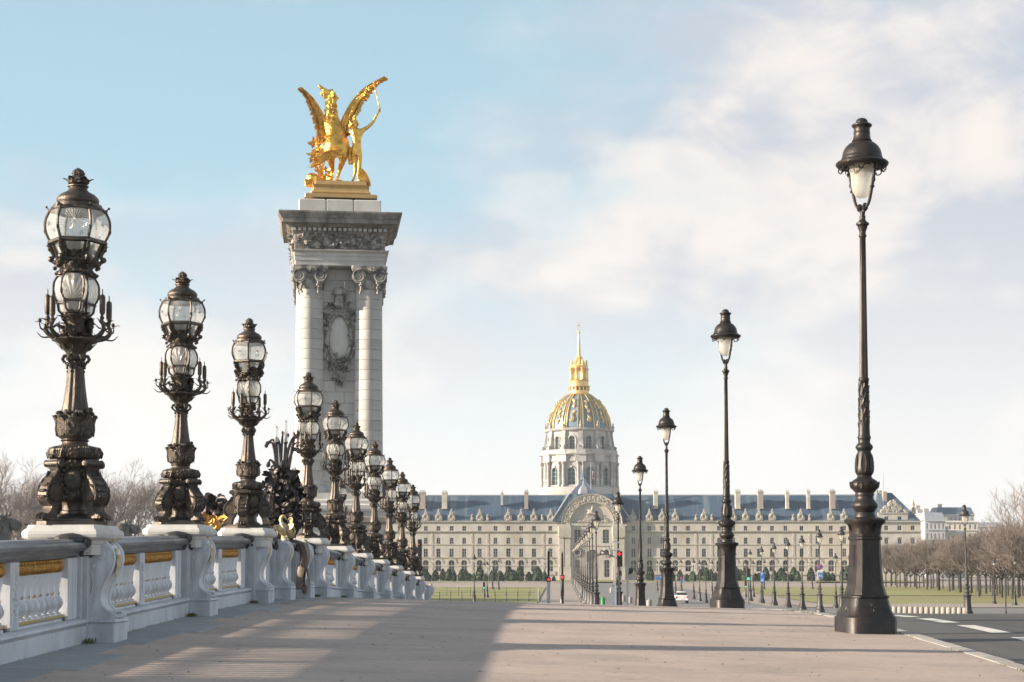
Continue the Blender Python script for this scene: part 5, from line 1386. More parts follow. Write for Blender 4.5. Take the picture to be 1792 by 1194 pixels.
for px in (983, 994, 1077, 1088):
    c = MB(); c.box(-.75, .75, -.45, .05, G0, fz(942), b=.05); c.sq([(.75, fz(942)), (.95, fz(939)), (1.05, fz(935.5)), (1.05, SPR - .5)], ch=.2)
    for k in range(10): c.ball((random.uniform(-.8, .8), -.7, fz(938) + random.uniform(-.5, .7)), (.25, .3, .25), 6, 4, jit=.2)
    c.box(-.95, .95, -.7, .05, G0, fz(992), b=.05)
    c.build('pilaster', 'facade_trim', pal, (lx(px), Y0, 0))
w2 = win_me(1.9, fz(927) - fz(951), 0, 5)
for px in (1010.7, 1060.3): link('window', w2, pal, (lx(px), Y0 + .45, fz(951)))
dr_ = MB(); dr_.box(-1.75, 1.75, 0, .2, 0, fz(962) - fz(1012), b=.02)
for k in range(2): dr_.box(-1.6 + 1.65 * k, -.05 + 1.65 * k, -.06, .02, .2, 4.6, b=.03)
dr_.build('portal_door', 'dark_stone', pal, (lx(1036.5), Y0 + .5, fz(1012)))
w3 = win_me(1.55, 5, 0, 4)
for px in (1061.7, 1010.5): link('window', w3, pal, (lx(px), Y0 + .45, fz(1010)))
for px in (1061.7, 1010.5):
    oc = MB(); oc.tube([(1.0 * math.cos(t), -.05, 1.0 * math.sin(t)) for t in [2 * PI * k / 20 for k in range(21)]], .28, 6)
    oc.add([(.85 * math.cos(t), -.03, .85 * math.sin(t)) for t in [2 * PI * k / 16 for k in range(16)]], [tuple(range(15, -1, -1))], 1)
    for k in range(10): oc.ball((1.3 * math.cos(k * .63), -.05, 1.3 * math.sin(k * .63)), (.25, .15, .25), 6, 4, jit=.2)
    oc.build('oculus', ['facade_carving', 'pane_dark'], pal, (lx(px), Y0, fz(967)))
# pavilion roof rising behind the arch, with hips over the wings
pr_ = MB()
zt_ = rz + .12; pr_.add([(lx(966), -.7, ez - .2), (-6.5, -.7, zt_), (6.5, -.7, zt_), (lx(1104), -.7, ez - .2), (lx(990), 9.3, zt_ + .02), (lx(1080), 9.3, zt_ + .02), (-6.5, -.7, ez - .2), (6.5, -.7, ez - .2)],
        [(0, 6, 1), (6, 7, 2, 1), (7, 3, 2), (0, 1, 4), (1, 2, 5, 4), (2, 3, 5)])
for s_, q0 in ((-1, lx(966)), (1, lx(1104))): pr_.tube([(q0, -.75, ez - .1), (s_ * 6.5, -.75, zt_)], .22, 5, m=1)
pr_.build('pavilion_roof', ['slate', 'grey_lead'], pal)
cp = MB(); bx_ = lx(1022); cp.sq([(1.6, fz(866.5)), (1.62, fz(862)), (1.4, fz(856)), (.9, fz(851)), (.35, fz(848)), (.25, fz(843)), (.12, fz(840)), (.02, fz(832))], ch=.35, M=Matrix.Translation((bx_, 3, 0)), smooth=False)
cp.build('roof_cupola', 'grey_lead', pal)
fp_ = empty('flagpole', (PAL_X + lx(1035), FD + 2, fz(866))); tag(fp_, 'flagpole with limp tricolour flag above the portal arch', 'flagpole')
m_ = MB(); m_.lathe([(.14, 0), (.1, 9.2), (.2, 9.3), (.05, 9.5)], 8); m_.build('pole', 'grey_lead', fp_)
for k, mm in enumerate(('flag_blue', 'sign_white', 'flag_red')):
    m_ = MB(); rows = [[(.1 + .28 * k + .28 * j / 3, .18 * math.sin(j * 2 + i * .8 + k), 7.6 - i * .45 - .35 * k - .1 * j) for j in range(4)] for i in range(6)]
    m_.loft(rows, 0, True, closed=False, cap=(False, False)); m_.build('flag_stripe', mm, fp_)

# end pavilion with carved gable
ep = empty('end_pavilion', (at(1571, 985, FD - 14).x, FD - 14, 0), R(-1.3))
tag(ep, 'palace end pavilion with carved trophy gable and steep slate roof above bare trees', 'pavilion')
KS = F_PX / (FD - 14)
def ex(px): return (px - 1571) / KS
def ezz(py): return 1 + (985 - py) / KS
m_ = MB(); eo = []
for px in (1552, 1575, 1598):
    for (yb, yt, w) in ((928, 920, 1.2), (952, 941, 1.2), (975, 960, 1.3)): eo.append((ex(px) - w / 2, ex(px) + w / 2, ezz(yb), ezz(yt), 0))
wall_grid(m_, ex(1530), ex(1612), G0, ezz(914), eo)
m_.box(ex(1530), ex(1612), .5, 14, G0, ezz(914)); m_.build('wall', 'facade_stone', ep)
we = win_me(1.2, ezz(920) - ezz(928), 0, 2); we2 = win_me(1.3, ezz(960) - ezz(975), 0, 3)
for o_ in eo: link('window', we if o_[3] - o_[2] < 2 else we2, ep, ((o_[0] + o_[1]) / 2, .3, o_[2]))
m_ = MB()
for py, h, d in ((914, .35, .6), (931, .4, .45), (955, .3, .25)): m_.box(ex(1530) - .3, ex(1612) + .3, -d, .02, ezz(py), ezz(py) + h)
m_.build('string_courses', 'facade_trim', ep)
m_ = MB(); gops = [(ex(1552) - .6, ex(1552) + .6, ezz(912), ezz(904), 0), (ex(1575) - .6, ex(1575) + .6, ezz(912), ezz(904), 0)]
wall_grid(m_, ex(1538), ex(1589), ezz(914) + .35, ezz(899), gops, y=-.3); m_.box(ex(1538), ex(1589), .2, 4, ezz(914) + .35, ezz(899))
m_.box(ex(1537), ex(1590), -.6, .3, ezz(899), ezz(897.5)); m_.build('gable', 'facade_stone', ep)
wg = win_me(1.2, ezz(904) - ezz(912), 0, 2)
for o_ in gops: link('window', wg, ep, ((o_[0] + o_[1]) / 2, 0.0, o_[2]))
m_ = MB(); random.seed(8)
for k in range(130):
    x = random.gauss(0, .38); x = max(-1, min(1, x)); m_.ball((ex(1563.5) + x * 3.9, -.2, ezz(897) + (1 - abs(x)) ** 1.1 * 4.0 * random.random()), (random.uniform(.2, .45), .35, random.uniform(.2, .45)), 6, 4, jit=.25)
m_.build('gable_trophies', 'facade_carving', ep)
m_ = MB(); a, b_, r1, r2 = ex(1527), ex(1611), ex(1543), ex(1569); zt, zb = ezz(861), ezz(914) + .4
m_.add([(a, -.5, zb), (b_, -.5, zb), (b_, 15, zb), (a, 15, zb), (r1, 6, zt), (r2, 6, zt), (r2, 9, zt), (r1, 9, zt)], [(0, 1, 5, 4), (1, 2, 6, 5), (2, 3, 7, 6), (3, 0, 4, 7), (4, 5, 6, 7)])
rf2 = m_.build('roof', 'slate', ep)
m_ = MB(); m_.box(ex(1551.5), ex(1558.5), 4, 6, ezz(880), ezz(859), b=.05); m_.build('chimney', 'brick_chimney', rf2)
for px in (1543, 1549):
    m_ = MB(); m_.lathe([(.3, ezz(866)), (.3, ezz(860)), (.45, ezz(859)), (.4, ezz(857)), (.1, ezz(856))], 8, M=Matrix.Translation((ex(px), 6, 0))); m_.build('chimney_pot', 'grey_lead', rf2)
m_ = MB(); m_.lathe([(.1, ezz(860)), (.05, ezz(826)), (.01, ezz(825))], 5, M=Matrix.Translation((ex(1556), 7, 0))); m_.build('lightning_rod', 'grey_lead', rf2)
m_ = MB(); m_.box(ex(1598), ex(1605), 1, 3, ezz(900), ezz(888), b=.05); m_.lathe([(.3, ezz(888)), (.5, ezz(884)), (.35, ezz(880)), (.15, ezz(876)), (.03, ezz(873))], 8, M=Matrix.Translation((ex(1601.5), 2, 0))); m_.build('roof_urn', 'facade_carving', ep)

# ------------------------------------------------------------------ church with the gilded dome
DD = 700.0; DU = DD / F_PX
ch_ = empty('domed_church', (at(1014, 985, DD).x, DD, 0)); tag(ch_, 'church with tall columned drum, gilded ribbed dome, lantern and spire', 'church')
def dz(py): return at(1014, py, DD).z
def dr(p): return p * DU
NB = 12; PH = R(-90 + 15)
b = MB(); b.lathe([(dr(70), -6), (dr(70), dz(866)), (dr(71), dz(864)), (dr(70), dz(855)), (dr(66), dz(854))], 48); b.build('drum_base', 'church_stone', ch_)
def drum(r, za, zb, w, ha, hb, arch):
    m = MB(); n = NB
    for k in range(n):
        a0 = PH + k * 2 * PI / n; half = PI / n; wa = w / 2 / r
        th = [(-half, -wa), (wa, half)]
        def quad(t0, t1, z0_, z1_, seg=2):
            for s in range(seg):
                u0, u1 = a0 + t0 + (t1 - t0) * s / seg, a0 + t0 + (t1 - t0) * (s + 1) / seg
                m.add([pol(r, u0, z0_), pol(r, u1, z0_), pol(r, u1, z1_), pol(r, u0, z1_)], [(0, 1, 2, 3)])
        quad(-half, -wa, za, zb); quad(wa, half, za, zb); quad(-wa, wa, za, ha); quad(-wa, wa, hb, zb)
        ri = r - .8
        for s in (-1, 1): m.add([pol(r, a0 + s * wa, ha), pol(ri, a0 + s * wa, ha), pol(ri, a0 + s * wa, hb), pol(r, a0 + s * wa, hb)], [(0, 1, 2, 3)])
        m.add([pol(r, a0 - wa, hb), pol(r, a0 + wa, hb), pol(ri, a0 + wa, hb), pol(ri, a0 - wa, hb)], [(0, 1, 2, 3)])
        if arch:
            rr = w / 2
            for s in (-1, 1):
                pts = [pol(r, a0 + s * wa, hb)] + [pol(r, a0 + s * wa * math.cos(t), hb - rr + rr * math.sin(t)) for t in [PI / 2 * q / 5 for q in range(6)]]
                m.add(pts, [tuple(range(len(pts)))])
    return m
b = drum(dr(62), dz(855), dz(811), 3.5, dz(851), dz(821.5), True); b.build('drum_wall', 'church_stone', ch_)
b = drum(dr(55), dz(790), dz(757), 2.4, dz(789), dz(767), True); b.build('attic_wall', 'church_stone', ch_)
def cwin(w, h, m):
    mm = MB(); mm.box(-.05, .05, -w / 2, w / 2, 0, h, m=1)
    for k in range(1, 4): mm.box(.0, .12, -w / 2, w / 2, h * k / 4 - .06, h * k / 4 + .06)
    mm.box(0, .12, -.08, .08, 0, h); return mm.mesh('church_window', ['grey_lead', m])
W1, W2 = cwin(3.6, dz(821.5) - dz(851), 'pane_green'), cwin(2.5, dz(767) - dz(789), 'pane_green')
sr1 = MB(); hh = dz(821.5) - dz(851)
sr1.tube([(0, -1.95, 0), (0, -1.95, hh - 1.6)] + [(0, -1.95 * math.cos(t), hh - 1.6 + 1.85 * math.sin(t)) for t in [PI * k / 10 for k in range(1, 10)]] + [(0, 1.95, hh - 1.6), (0, 1.95, 0)], .3, 5); sr1.box(-.3, .4, -2.2, 2.2, -.6, -.1); sr1.box(-.2, .5, -.4, .4, hh, hh + .9)
SR1 = sr1.mesh('window_surround', 'church_trim')
sr2 = MB(); hh = dz(767) - dz(789)
sr2.tube([(0, -1.5, 0), (0, -1.5, hh - 1.2)] + [(0, -1.5 * math.cos(t), hh - 1.2 + 1.5 * math.sin(t)) for t in [PI * k / 10 for k in range(1, 10)]] + [(0, 1.5, hh - 1.2), (0, 1.5, 0)], .32, 5)
SR2 = sr2.mesh('window_surround', 'church_trim')
colm = MB(); H1 = dz(811) - dz(855)
colm.lathe([(.95, 0), (.95, .5), (.8, .7), (.72, 1.0), (.68, H1 * .5), (.6, H1 - 1.4), (.75, H1 - 1.3), (.95, H1 - .4), (1.0, H1 - .35), (1.0, H1)], 12)
COLM = colm.mesh('drum_column', 'church_trim')
for k in range(NB):
    a = PH + k * 2 * PI / NB
    link('church_window', W1, ch_, pol(dr(62) - .7, a, dz(851)), a); link('church_window', W2, ch_, pol(dr(55) - .7, a, dz(789)), a)
    link('window_surround', SR1, ch_, pol(dr(62), a, dz(851)), a); link('window_surround', SR2, ch_, pol(dr(55), a, dz(789)), a)
    am = a + PI / NB
    big = k % 3 != 1
    for s in (-1, 1): link('drum_column', COLM, ch_, pol(dr(66), am + s * .062, dz(855)), 0)
    pr2 = MB(); pr2.box(dr(60), dr(67.5), -2.2, 2.2, dz(811), dz(799)); pr2.box(dr(60), dr(69.5), -2.4, 2.4, dz(799), dz(797.5)); pr2.box(dr(60), dr(66.5), -2.0, 2.0, dz(797), dz(790), b=.1)
    pr2.build('buttress_head', 'church_stone', ch_, (0, 0, 0), am)
    sc_ = MB(); sc_.prism([(dr(54), dz(790)), (dr(65), dz(790)), (dr(65), dz(787)), (dr(62), dz(783)), (dr(60.5), dz(775)), (dr(59), dz(766)), (dr(58.5), dz(757)), (dr(54), dz(757))], -.9, .9)
    sc_.spiral((dr(62), dz(786)), .8, 1.5, 0, -1.0, .2); sc_.spiral((dr(62), dz(786)), .8, 1.5, 0, 1.0, .2)
    sc_.build('scroll_buttress', 'church_trim', ch_, (0, 0, 0), am)
    vs_ = MB(); vs_.lathe([(.5, 0), (.5, .5), (.25, .7), (.6, 1.4), (.5, 1.9), (.2, 2.2), (.35, 2.6), (.03, 3.6)], 8); vs_.build('attic_vase', 'church_trim', ch_, pol(dr(59.5), am, dz(755)))
b = MB(); b.lathe([(dr(63), dz(811.5)), (dr(64.5), dz(810)), (dr(64.5), dz(806)), (dr(63.5), dz(805)), (dr(63.5), dz(801)), (dr(66), dz(800)), (dr(69), dz(798)), (dr(69), dz(796.5)), (dr(60), dz(795))], 48); b.build('entablature', 'church_trim', ch_)
b = MB(); b.lathe([(dr(66), dz(796.5)), (dr(66), dz(790.5)), (dr(67), dz(790)), (dr(65), dz(789.6)), (dr(54), dz(789.5))], 48); b.build('balustrade', 'church_stone', ch_)
b = MB(); b.lathe([(dr(55), dz(757.5)), (dr(60), dz(757)), (dr(61.5), dz(755)), (dr(61), dz(753.5)), (dr(56), dz(752.5))], 48); b.build('attic_cornice', 'church_trim', ch_)
DP = [(55, 753), (55, 748), (54.2, 743), (52.5, 735), (49.6, 727), (45.5, 718), (40.5, 710.5), (34, 703), (27, 697), (19, 691)]
b = MB(); b.lathe([(dr(r), dz(y_)) for r, y_ in DP], 48); b.build('dome_shell', 'dome_panel', ch_)
for k in range(NB):
    am = PH + k * 2 * PI / NB + PI / NB
    m_ = MB()
    for s, ww, ht in ((-1, .032, .5), (1, .032, .5), (0, .018, .25)):
        rings = []
        for r, y_ in DP:
            c = am + s * .085; wid = ww * (r / 55) ** .3 * dr(55) * .5 / max(dr(r), 1)
            wid = min(wid, .12); R_ = dr(r)
            rings.append([pol(R_ - .3, c - wid, dz(y_) - .05), pol(R_ + ht, c - wid, dz(y_) + ht * .3), pol(R_ + ht, c + wid, dz(y_) + ht * .3), pol(R_ - .3, c + wid, dz(y_) - .05)])
        m_.loft(rings, 0, False)
    m_.build('dome_rib', 'gilt_lead', ch_)
    a = PH + k * 2 * PI / NB; t_ = MB(); random.seed(40 + k)
    for j in range(20):
        f = random.random() ** .9; yy = 743 - 40 * f
        for (r1, y1), (r2, y2) in zip(DP, DP[1:]):
            if y2 <= yy <= y1: rr = r1 + (r2 - r1) * (y1 - yy) / (y1 - y2); break
        sp_ = .085 * (1 - .25 * f) * math.sin(PI * (f * 2.5 % 1)) + .015
        t_.ball(pol(dr(rr) + .3, a + random.uniform(-sp_, sp_), dz(yy)), (random.uniform(.25, .55), random.uniform(.25, .55), random.uniform(.4, .9)), 6, 4, jit=.25)
    t_.build('dome_trophy', 'gilt_lead', ch_)
b = MB(); b.lathe([(dr(22), dz(693)), (dr(23), dz(692)), (dr(20), dz(690)), (dr(17.5), dz(689)), (dr(17), dz(684))], 32); b.build('lantern_foot', 'gilt_lead', ch_)
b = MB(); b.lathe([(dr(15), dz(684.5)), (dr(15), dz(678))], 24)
b.build('gallery_shade', 'soot_and_shade', ch_)  # dark core behind the brackets, shade put into its colour
for k in range(16): MB().box(dr(15), dr(18.5), -.35, .35, dz(684), dz(678.5)).build('gallery_bracket', 'gilt_lead', ch_, (0, 0, 0), k * PI / 8)
b = MB(); b.lathe([(dr(17), dz(678.6)), (dr(19.5), dz(677.5)), (dr(19.5), dz(676)), (dr(16.5), dz(675.5)), (dr(16.5), dz(668)), (dr(17), dz(667)), (dr(15), dz(666)), (dr(11), dz(665.8))], 32); b.build('lantern_gallery', 'gilt_lead', ch_)
for k in range(8):
    a = PI / 8 + k * PI / 4
    m_ = MB(); m_.lathe([(1.0, dz(666)), (.8, dz(664)), (.7, dz(648)), (1.0, dz(646)), (1.0, dz(644.5))], 10); m_.build('lantern_column', 'gilt_lead', ch_, pol(dr(12), a, 0))
    if k % 2 == 0:
        m_ = MB(); m_.lathe([(.9, dz(666)), (.7, dz(664)), (.6, dz(648)), (.9, dz(646)), (.9, dz(644.5))], 10); m_.build('lantern_column', 'gilt_lead', ch_, pol(dr(15), a, 0))
        m_ = MB(); m_.lathe([(.6, dz(641)), (.6, dz(639)), (.3, dz(638)), (.5, dz(635)), (.35, dz(633)), (.3, dz(631)), (.05, dz(629.5))], 8); m_.build('lantern_statue', 'gilt_lead', ch_, pol(dr(14.5), a, 0))
    a2 = k * PI / 4
    m_ = MB(); m_.add([pol(dr(11), a2 + s * .38, z) for s, z in ((-1, dz(652)), (-1, dz(645)), (1, dz(645)), (1, dz(652)), (.7, dz(650)), (.35, dz(648.3)), (0, dz(648)), (-.35, dz(648.3)), (-.7, dz(650)))], [(0, 1, 2, 3, 4, 5, 6, 7, 8)]); m_.build('lantern_arch', 'gilt_lead', ch_)
b = MB(); b.lathe([(dr(11), dz(645)), (dr(15), dz(644.5)), (dr(16), dz(642)), (dr(16), dz(641)), (dr(10), dz(640)), (dr(8), dz(635)), (dr(6.5), dz(631)), (dr(3.8), dz(627)), (dr(4), dz(625)), (dr(3.2), dz(623)), (dr(1.4), dz(585)), (dr(1.2), dz(584)), (dr(2.4), dz(582.5)), (dr(2.4), dz(581)), (dr(.4), dz(579.5))], 24); b.build('spire', 'gilt_lead', ch_)
for k in range(8):
    m_ = MB(); a = k * PI / 4
    m_.tube([pol(dr(9.5), a, dz(640)), pol(dr(8), a, dz(634)), pol(dr(4.5), a, dz(628)), pol(dr(4.2), a, dz(624))], .4, 5); m_.build('spire_scroll', 'gilt_lead', ch_)
b = MB(); b.box(-.13, .13, -.13, .13, dz(580), dz(562)); b.box(-.85, .85, -.12, .12, dz(570.5), dz(569.3)); b.build('cross', 'gilt_lead', ch_)
# steep church roof between palace and dome
nv = empty('nave_roof', (at(1022, 985, 560).x, 560, 0)); tag(nv, 'steep dark blue roof with small spire before the domed drum', 'roof')
kz = 560 / F_PX
def nz_(py): return 1 + (985 - py) * kz
b = MB(); b.add([(-27 * kz, 0, nz_(868)), (27 * kz, 0, nz_(868)), (27 * kz, 30, nz_(868)), (-27 * kz, 30, nz_(868)), (0, 4, nz_(836)), (0, 26, nz_(836))], [(0, 1, 4), (1, 2, 5, 4), (2, 3, 5), (3, 0, 4, 5)])
b.box(-5, 5, .5, 29, -5, nz_(867)); b.build('roof_slopes', 'lead_blue', nv)
b = MB(); b.lathe([(.9, nz_(838)), (.9, nz_(833)), (1.1, nz_(832.5)), (.5, nz_(828)), (.4, nz_(824)), (.08, nz_(816)), (.02, nz_(812))], 8, M=Matrix.Translation((0, 5, 0))); b.build('ridge_spire', 'lead_blue', nv)
# ------------------------------------------------------------------ bare winter trees
def bare_tree(seed, h_trunk, r0, spread, levels, up, n_child, ln0, shrink, twig_m, droop=0.0, dome=None):
    rnd = random.Random(seed); tr = MB(); cr = MB()
    tr.tube([(0, 0, -.3), (0.03, 0, h_trunk * .5), (rnd.uniform(-.1, .1), rnd.uniform(-.1, .1), h_trunk)], [r0 * 1.25, r0, r0 * .85], 7)
    def grow(p, d, r, ln, lv):
        k = 3 if lv < levels - 1 else 2
        pts = [p]; q = p.copy(); dd = d.copy()
        for i in range(k):
            dd = (dd + Vector((rnd.uniform(-.22, .22), rnd.uniform(-.22, .22), rnd.uniform(-.12, .2) + up * .12 - droop * lv * .05))).normalized()
            q = q + dd * ln / k; pts.append(q.copy())
        if dome:
            c_, rx, rz_ = dome
            e = pts[-1]; f = ((e.x) / rx) ** 2 + ((e.y) / rx) ** 2 + ((e.z - c_) / rz_) ** 2
            if f > 1.25 and lv > 1: return
        mb_ = tr if lv == 0 else cr
        mb_.tube(pts, [r * (1 - .45 * i / k) for i in range(k + 1)], 5 if lv == 0 else 3, cap=False)
        if lv >= levels: return
        nc = n_child[min(lv, len(n_child) - 1)]
        for c in range(nc):
            t = rnd.uniform(.35, 1.0) if c else 1.0
            b_ = pts[min(k, max(1, int(round(t * k))))]
            ax = Vector((rnd.gauss(0, 1), rnd.gauss(0, 1), rnd.gauss(0, .6))); ax = (ax - dd * ax.dot(dd)).normalized()
            nd = (dd * rnd.uniform(.55, 1.0) + ax * spread * rnd.uniform(.5, 1.1) + Vector((0, 0, up * .25))).normalized()
            grow(b_.copy(), nd, r * (.62 if c else .7), ln * shrink * rnd.uniform(.75, 1.15), lv + 1)
    n0 = n_child[0] + 1
    for c in range(n0):
        a = 2 * PI * c / n0 + rnd.uniform(-.3, .3)
        grow(Vector((0, 0, h_trunk * rnd.uniform(.86, 1.0))), Vector((math.cos(a) * spread, math.sin(a) * spread, .75)).normalized(), r0 * .6, ln0, 0)
    return tr.mesh('trunk', 'bark'), cr.mesh('crown', twig_m)
LIME = [bare_tree(100 + i, 3.1, .15, .8, 5, .42, [5, 4, 4, 4, 3], 2.9, .70, 'twig', dome=(7.4, 4.2, 6.0)) for i in range(3)]
TALL = [bare_tree(200 + i, 5.5, .26, .66, 6, .35, [4, 4, 3, 3, 3, 3], 4.6, .70, 'pale_twig') for i in range(2)]
def plant(kind, i, loc, s, rz, label, group):
    e = empty('bare_tree', loc, rz, s=s); tag(e, label, 'tree', group)
    link('trunk', kind[i % len(kind)][0], e); link('crown', kind[i % len(kind)][1], e)
    return e
random.seed(77)
# clipped lime rows of the esplanade, coming forward to the edge of the picture
rows = []
for r_ in range(4):
    n = 15
    for k in range(n):
        t = k / (n - 1)
        yy = 372 - 150 * t + r_ * 9 + random.uniform(-1, 1)
        px = 1551 + 262 * t ** 1.05 + r_ * 6 + random.uniform(-3, 3)
        rows.append((r_, k, at(px, 985, yy).x, yy))
rn = ['front', 'second', 'third', 'back']
for i, (r_, k, x, yy) in enumerate(rows):
    plant(LIME, i * 7 + k, (x, yy, GZ), random.uniform(.78, 1.08) * (.95 + .12 * (k / 14)), random.uniform(0, 6), f'{ORD[k]} brown bare clipped tree of the {rn[r_]} row, counted from the palace pavilion', 'clipped bare trees along the lawn')
for i, (px, yy, s, lb) in enumerate([(1822, 255, 1.0, 'tall bare tree with fine twigs rising above the clipped rows at the picture edge'), (1740, 330, .78, 'bare tree with open crown behind the clipped rows')]):
    plant(TALL, i, (at(px, 985, yy).x, yy, GZ), s, i * 2.0, lb, None)
lt = [(-40, 205), (8, 214), (52, 226), (98, 218), (150, 232), (196, 222), (244, 230), (286, 240)]
for i, (px, yy) in enumerate(lt):
    plant(TALL, i, (at(px, 985, yy).x, yy, -5.0), (1.0, 1.12, .95, 1.0, 1.05, 1.12, 1.0, .8)[i], i * 1.3, f'{ORD[i]} pale bare tree beyond the balustrade, counted from the picture edge', 'pale bare trees across the river')

# ------------------------------------------------------------------ clipped yew cones
def yew(seed, w, h):
    rnd = random.Random(seed); m = MB()
    prof = [(.72, 0), (.95, .12), (1.0, .28), (.93, .45), (.75, .65), (.5, .82), (.25, .94), (.03, 1.0)]
    m.lathe([(r * w * .9, z * h * .97) for r, z in prof], 12)
    for k in range(420):
        t = rnd.random() ** .8; a = rnd.uniform(0, 2 * PI)
        for (r1, z1_), (r2, z2_) in zip(prof, prof[1:]):
            if z1_ <= t <= z2_: rr = r1 + (r2 - r1) * (t - z1_) / (z2_ - z1_); break
        p = Vector(pol(rr * w * rnd.uniform(.88, 1.02), a, t * h)); s_ = rnd.uniform(.12, .24)
        u = Vector((rnd.gauss(0, 1), rnd.gauss(0, 1), rnd.gauss(0, 1))).normalized(); v = u.orthogonal().normalized()
        m.add([p + u * s_, p + v * s_, p - u * s_, p - v * s_], [(0, 1, 2, 3)])
    return m.mesh('clipped_yew', 'yew')
YEW = [yew(1, .9, 2.6), yew(2, 1.05, 2.5), yew(3, .8, 1.8)]
random.seed(12)
yl = [(744, 996, 1), (751, 1005, 2), (762, 998, 1), (759.5, 1005, 2), (775, 996, 0), (785, 996.5, 0), (793, 997, 0), (794.5, 1008, 2), (807, 997, 0), (815, 997, 0), (812, 1012, 2), (822, 1004, 2), (829, 1003, 0), (840, 991, 0), (850, 1004, 1), (861, 999, 0), (867, 998, 0), (875, 1000, 2),
      (878, 1004, 1), (890.5, 991.5, 0), (895, 1002, 1), (899, 998, 2), (909.5, 991, 0), (911, 1003, 0), (925.5, 1001, 1), (940.5, 992, 1), (940, 1009, 2), (953, 1000, 0), (969, 1009, 2)]
yr = [(1138, 993, 0), (1175, 996, 0), (1190, 998, 0), (1202, 1005, 2), (1212, 1000, 1), (1226, 997, 0), (1236, 993, 0), (1244, 997, 0), (1252, 1002, 1), (1288, 992, 0), (1296, 997, 0), (1290, 1010, 2), (1304, 997, 1), (1322, 1004, 2), (1328, 1003, 1), (1340, 993, 0), (1355, 998, 0), (1363, 1013, 2), (1367, 994, 1), (1374, 1003, 2), (1383, 1005, 2), (1389, 993, 0), (1396, 1000, 0), (1401, 1010, 2), (1419, 994, 0), (1442, 1000, 1), (1449, 1001, 1), (1457, 1003, 1), (1475, 995, 0), (1484, 991, 0), (1498, 998, 0)]
for i, (px, py, kd) in enumerate(yl + yr):
    yy = 462 + (i * 7 % 5) * 3.0 if py < 999 else 452 + (i % 3) * 2
    p = at(px, py, yy); h = p.z - GZ - .3; base_h = (2.6, 2.5, 1.8)[kd]
    side = 'counted from the candelabra toward the portal' if i < len(yl) else 'counted from the portal toward the end pavilion'
    n_ = i if i < len(yl) else i - len(yl)
    o = link('clipped_yew', YEW[kd], None, (p.x, yy, GZ + .3), random.uniform(0, 6), s=(h / base_h * .82 if kd == 0 else h / base_h * .9, h / base_h * .9, h / base_h))
    tag(o, f'{ordn(n_)} dark yew cone {side}', 'shrub', 'clipped yew cones before the palace')

# ------------------------------------------------------------------ moat wall, guns, fence
mw = empty('moat_wall', (0, 440, GZ)); tag(mw, 'low grey stone moat wall running across the front of the clipped yews', 'wall')
for k in range(36):
    x = -66 + k * 4.0
    if 14.5 < x < 24: continue
    MB().box(x + .02, x + 3.98, 0, .6, 0, .32, b=.03).build('wall_stone', 'facade_trim', mw); MB().box(x + .01, x + 3.99, -.08, .68, .32, .46, b=.03).build('coping_stone', 'kerb_granite', mw)
# bronze gate arch in front of the portal
ga = empty('iron_gate', (at(1057, 985, 445).x, 445, GZ)); tag(ga, 'dark iron gate arch standing before the palace portal', 'gate')
m_ = MB(); m_.tube(catm([(-4.2, 0, 5.2), (-3, 0, 6.6), (0, 0, 7.4), (3, 0, 6.6), (4.2, 0, 5.2)], 6), .18, 6); m_.tube(catm([(-1.2, 0, 7.2), (-.6, 0, 8.4), (0, 0, 8.0), (.6, 0, 8.4), (1.2, 0, 7.2)], 5), .2, 5); m_.build('arch', 'iron_far', ga)
for s_ in (-1, 1):
    m_ = MB(); m_.sq([(.5, 0), (.5, .5), (.35, .6), (.32, 4.8), (.5, 4.9), (.5, 5.2), (.1, 5.4)], ch=.2); m_.build('gate_post', 'grey_lead', ga, (s_ * 4.2, 0, 0))
# wire fence round the near lawn
fe = empty('lawn_fence', (0, 228, GZ)); tag(fe, 'thin wire fence with slim posts around the lawn beyond the bridge', 'fence')
pmx = MB(); pmx.lathe([(.035, 0), (.035, 1.3), (.02, 1.33)], 6); PMX = pmx.mesh('fence_post', 'iron_far')
fx0, fx1 = at(750, 985, 228).x, at(945, 985, 228).x
for k in range(11): link('fence_post', PMX, fe, (fx0 + (fx1 - fx0) * k / 10, 0, .05))
for k in range(8): link('fence_post', PMX, fe, (fx0 + (fx1 - fx0) * (k + .5) / 8, 40, .05))
for z in (.3, .8, 1.25):
    m_ = MB(); m_.tube([(fx0, 0, z), (fx1, 0, z)], .014, 4); m_.build('fence_wire', 'iron_far', fe)
    m_ = MB(); m_.tube([(fx0, 40, z), (fx1, 40, z)], .014, 4); m_.build('fence_wire', 'iron_far', fe)
m_ = MB(); m_.tube([(at(924, 985, 228).x, 0, .2), (fx1 - .2, 0, 1.3)], .04, 5); m_.tube([(fx1 - .2, 0, 0), (fx1 - .2, 0, 1.8)], .06, 6); m_.build('gate_bar', 'zinc_pole', fe)

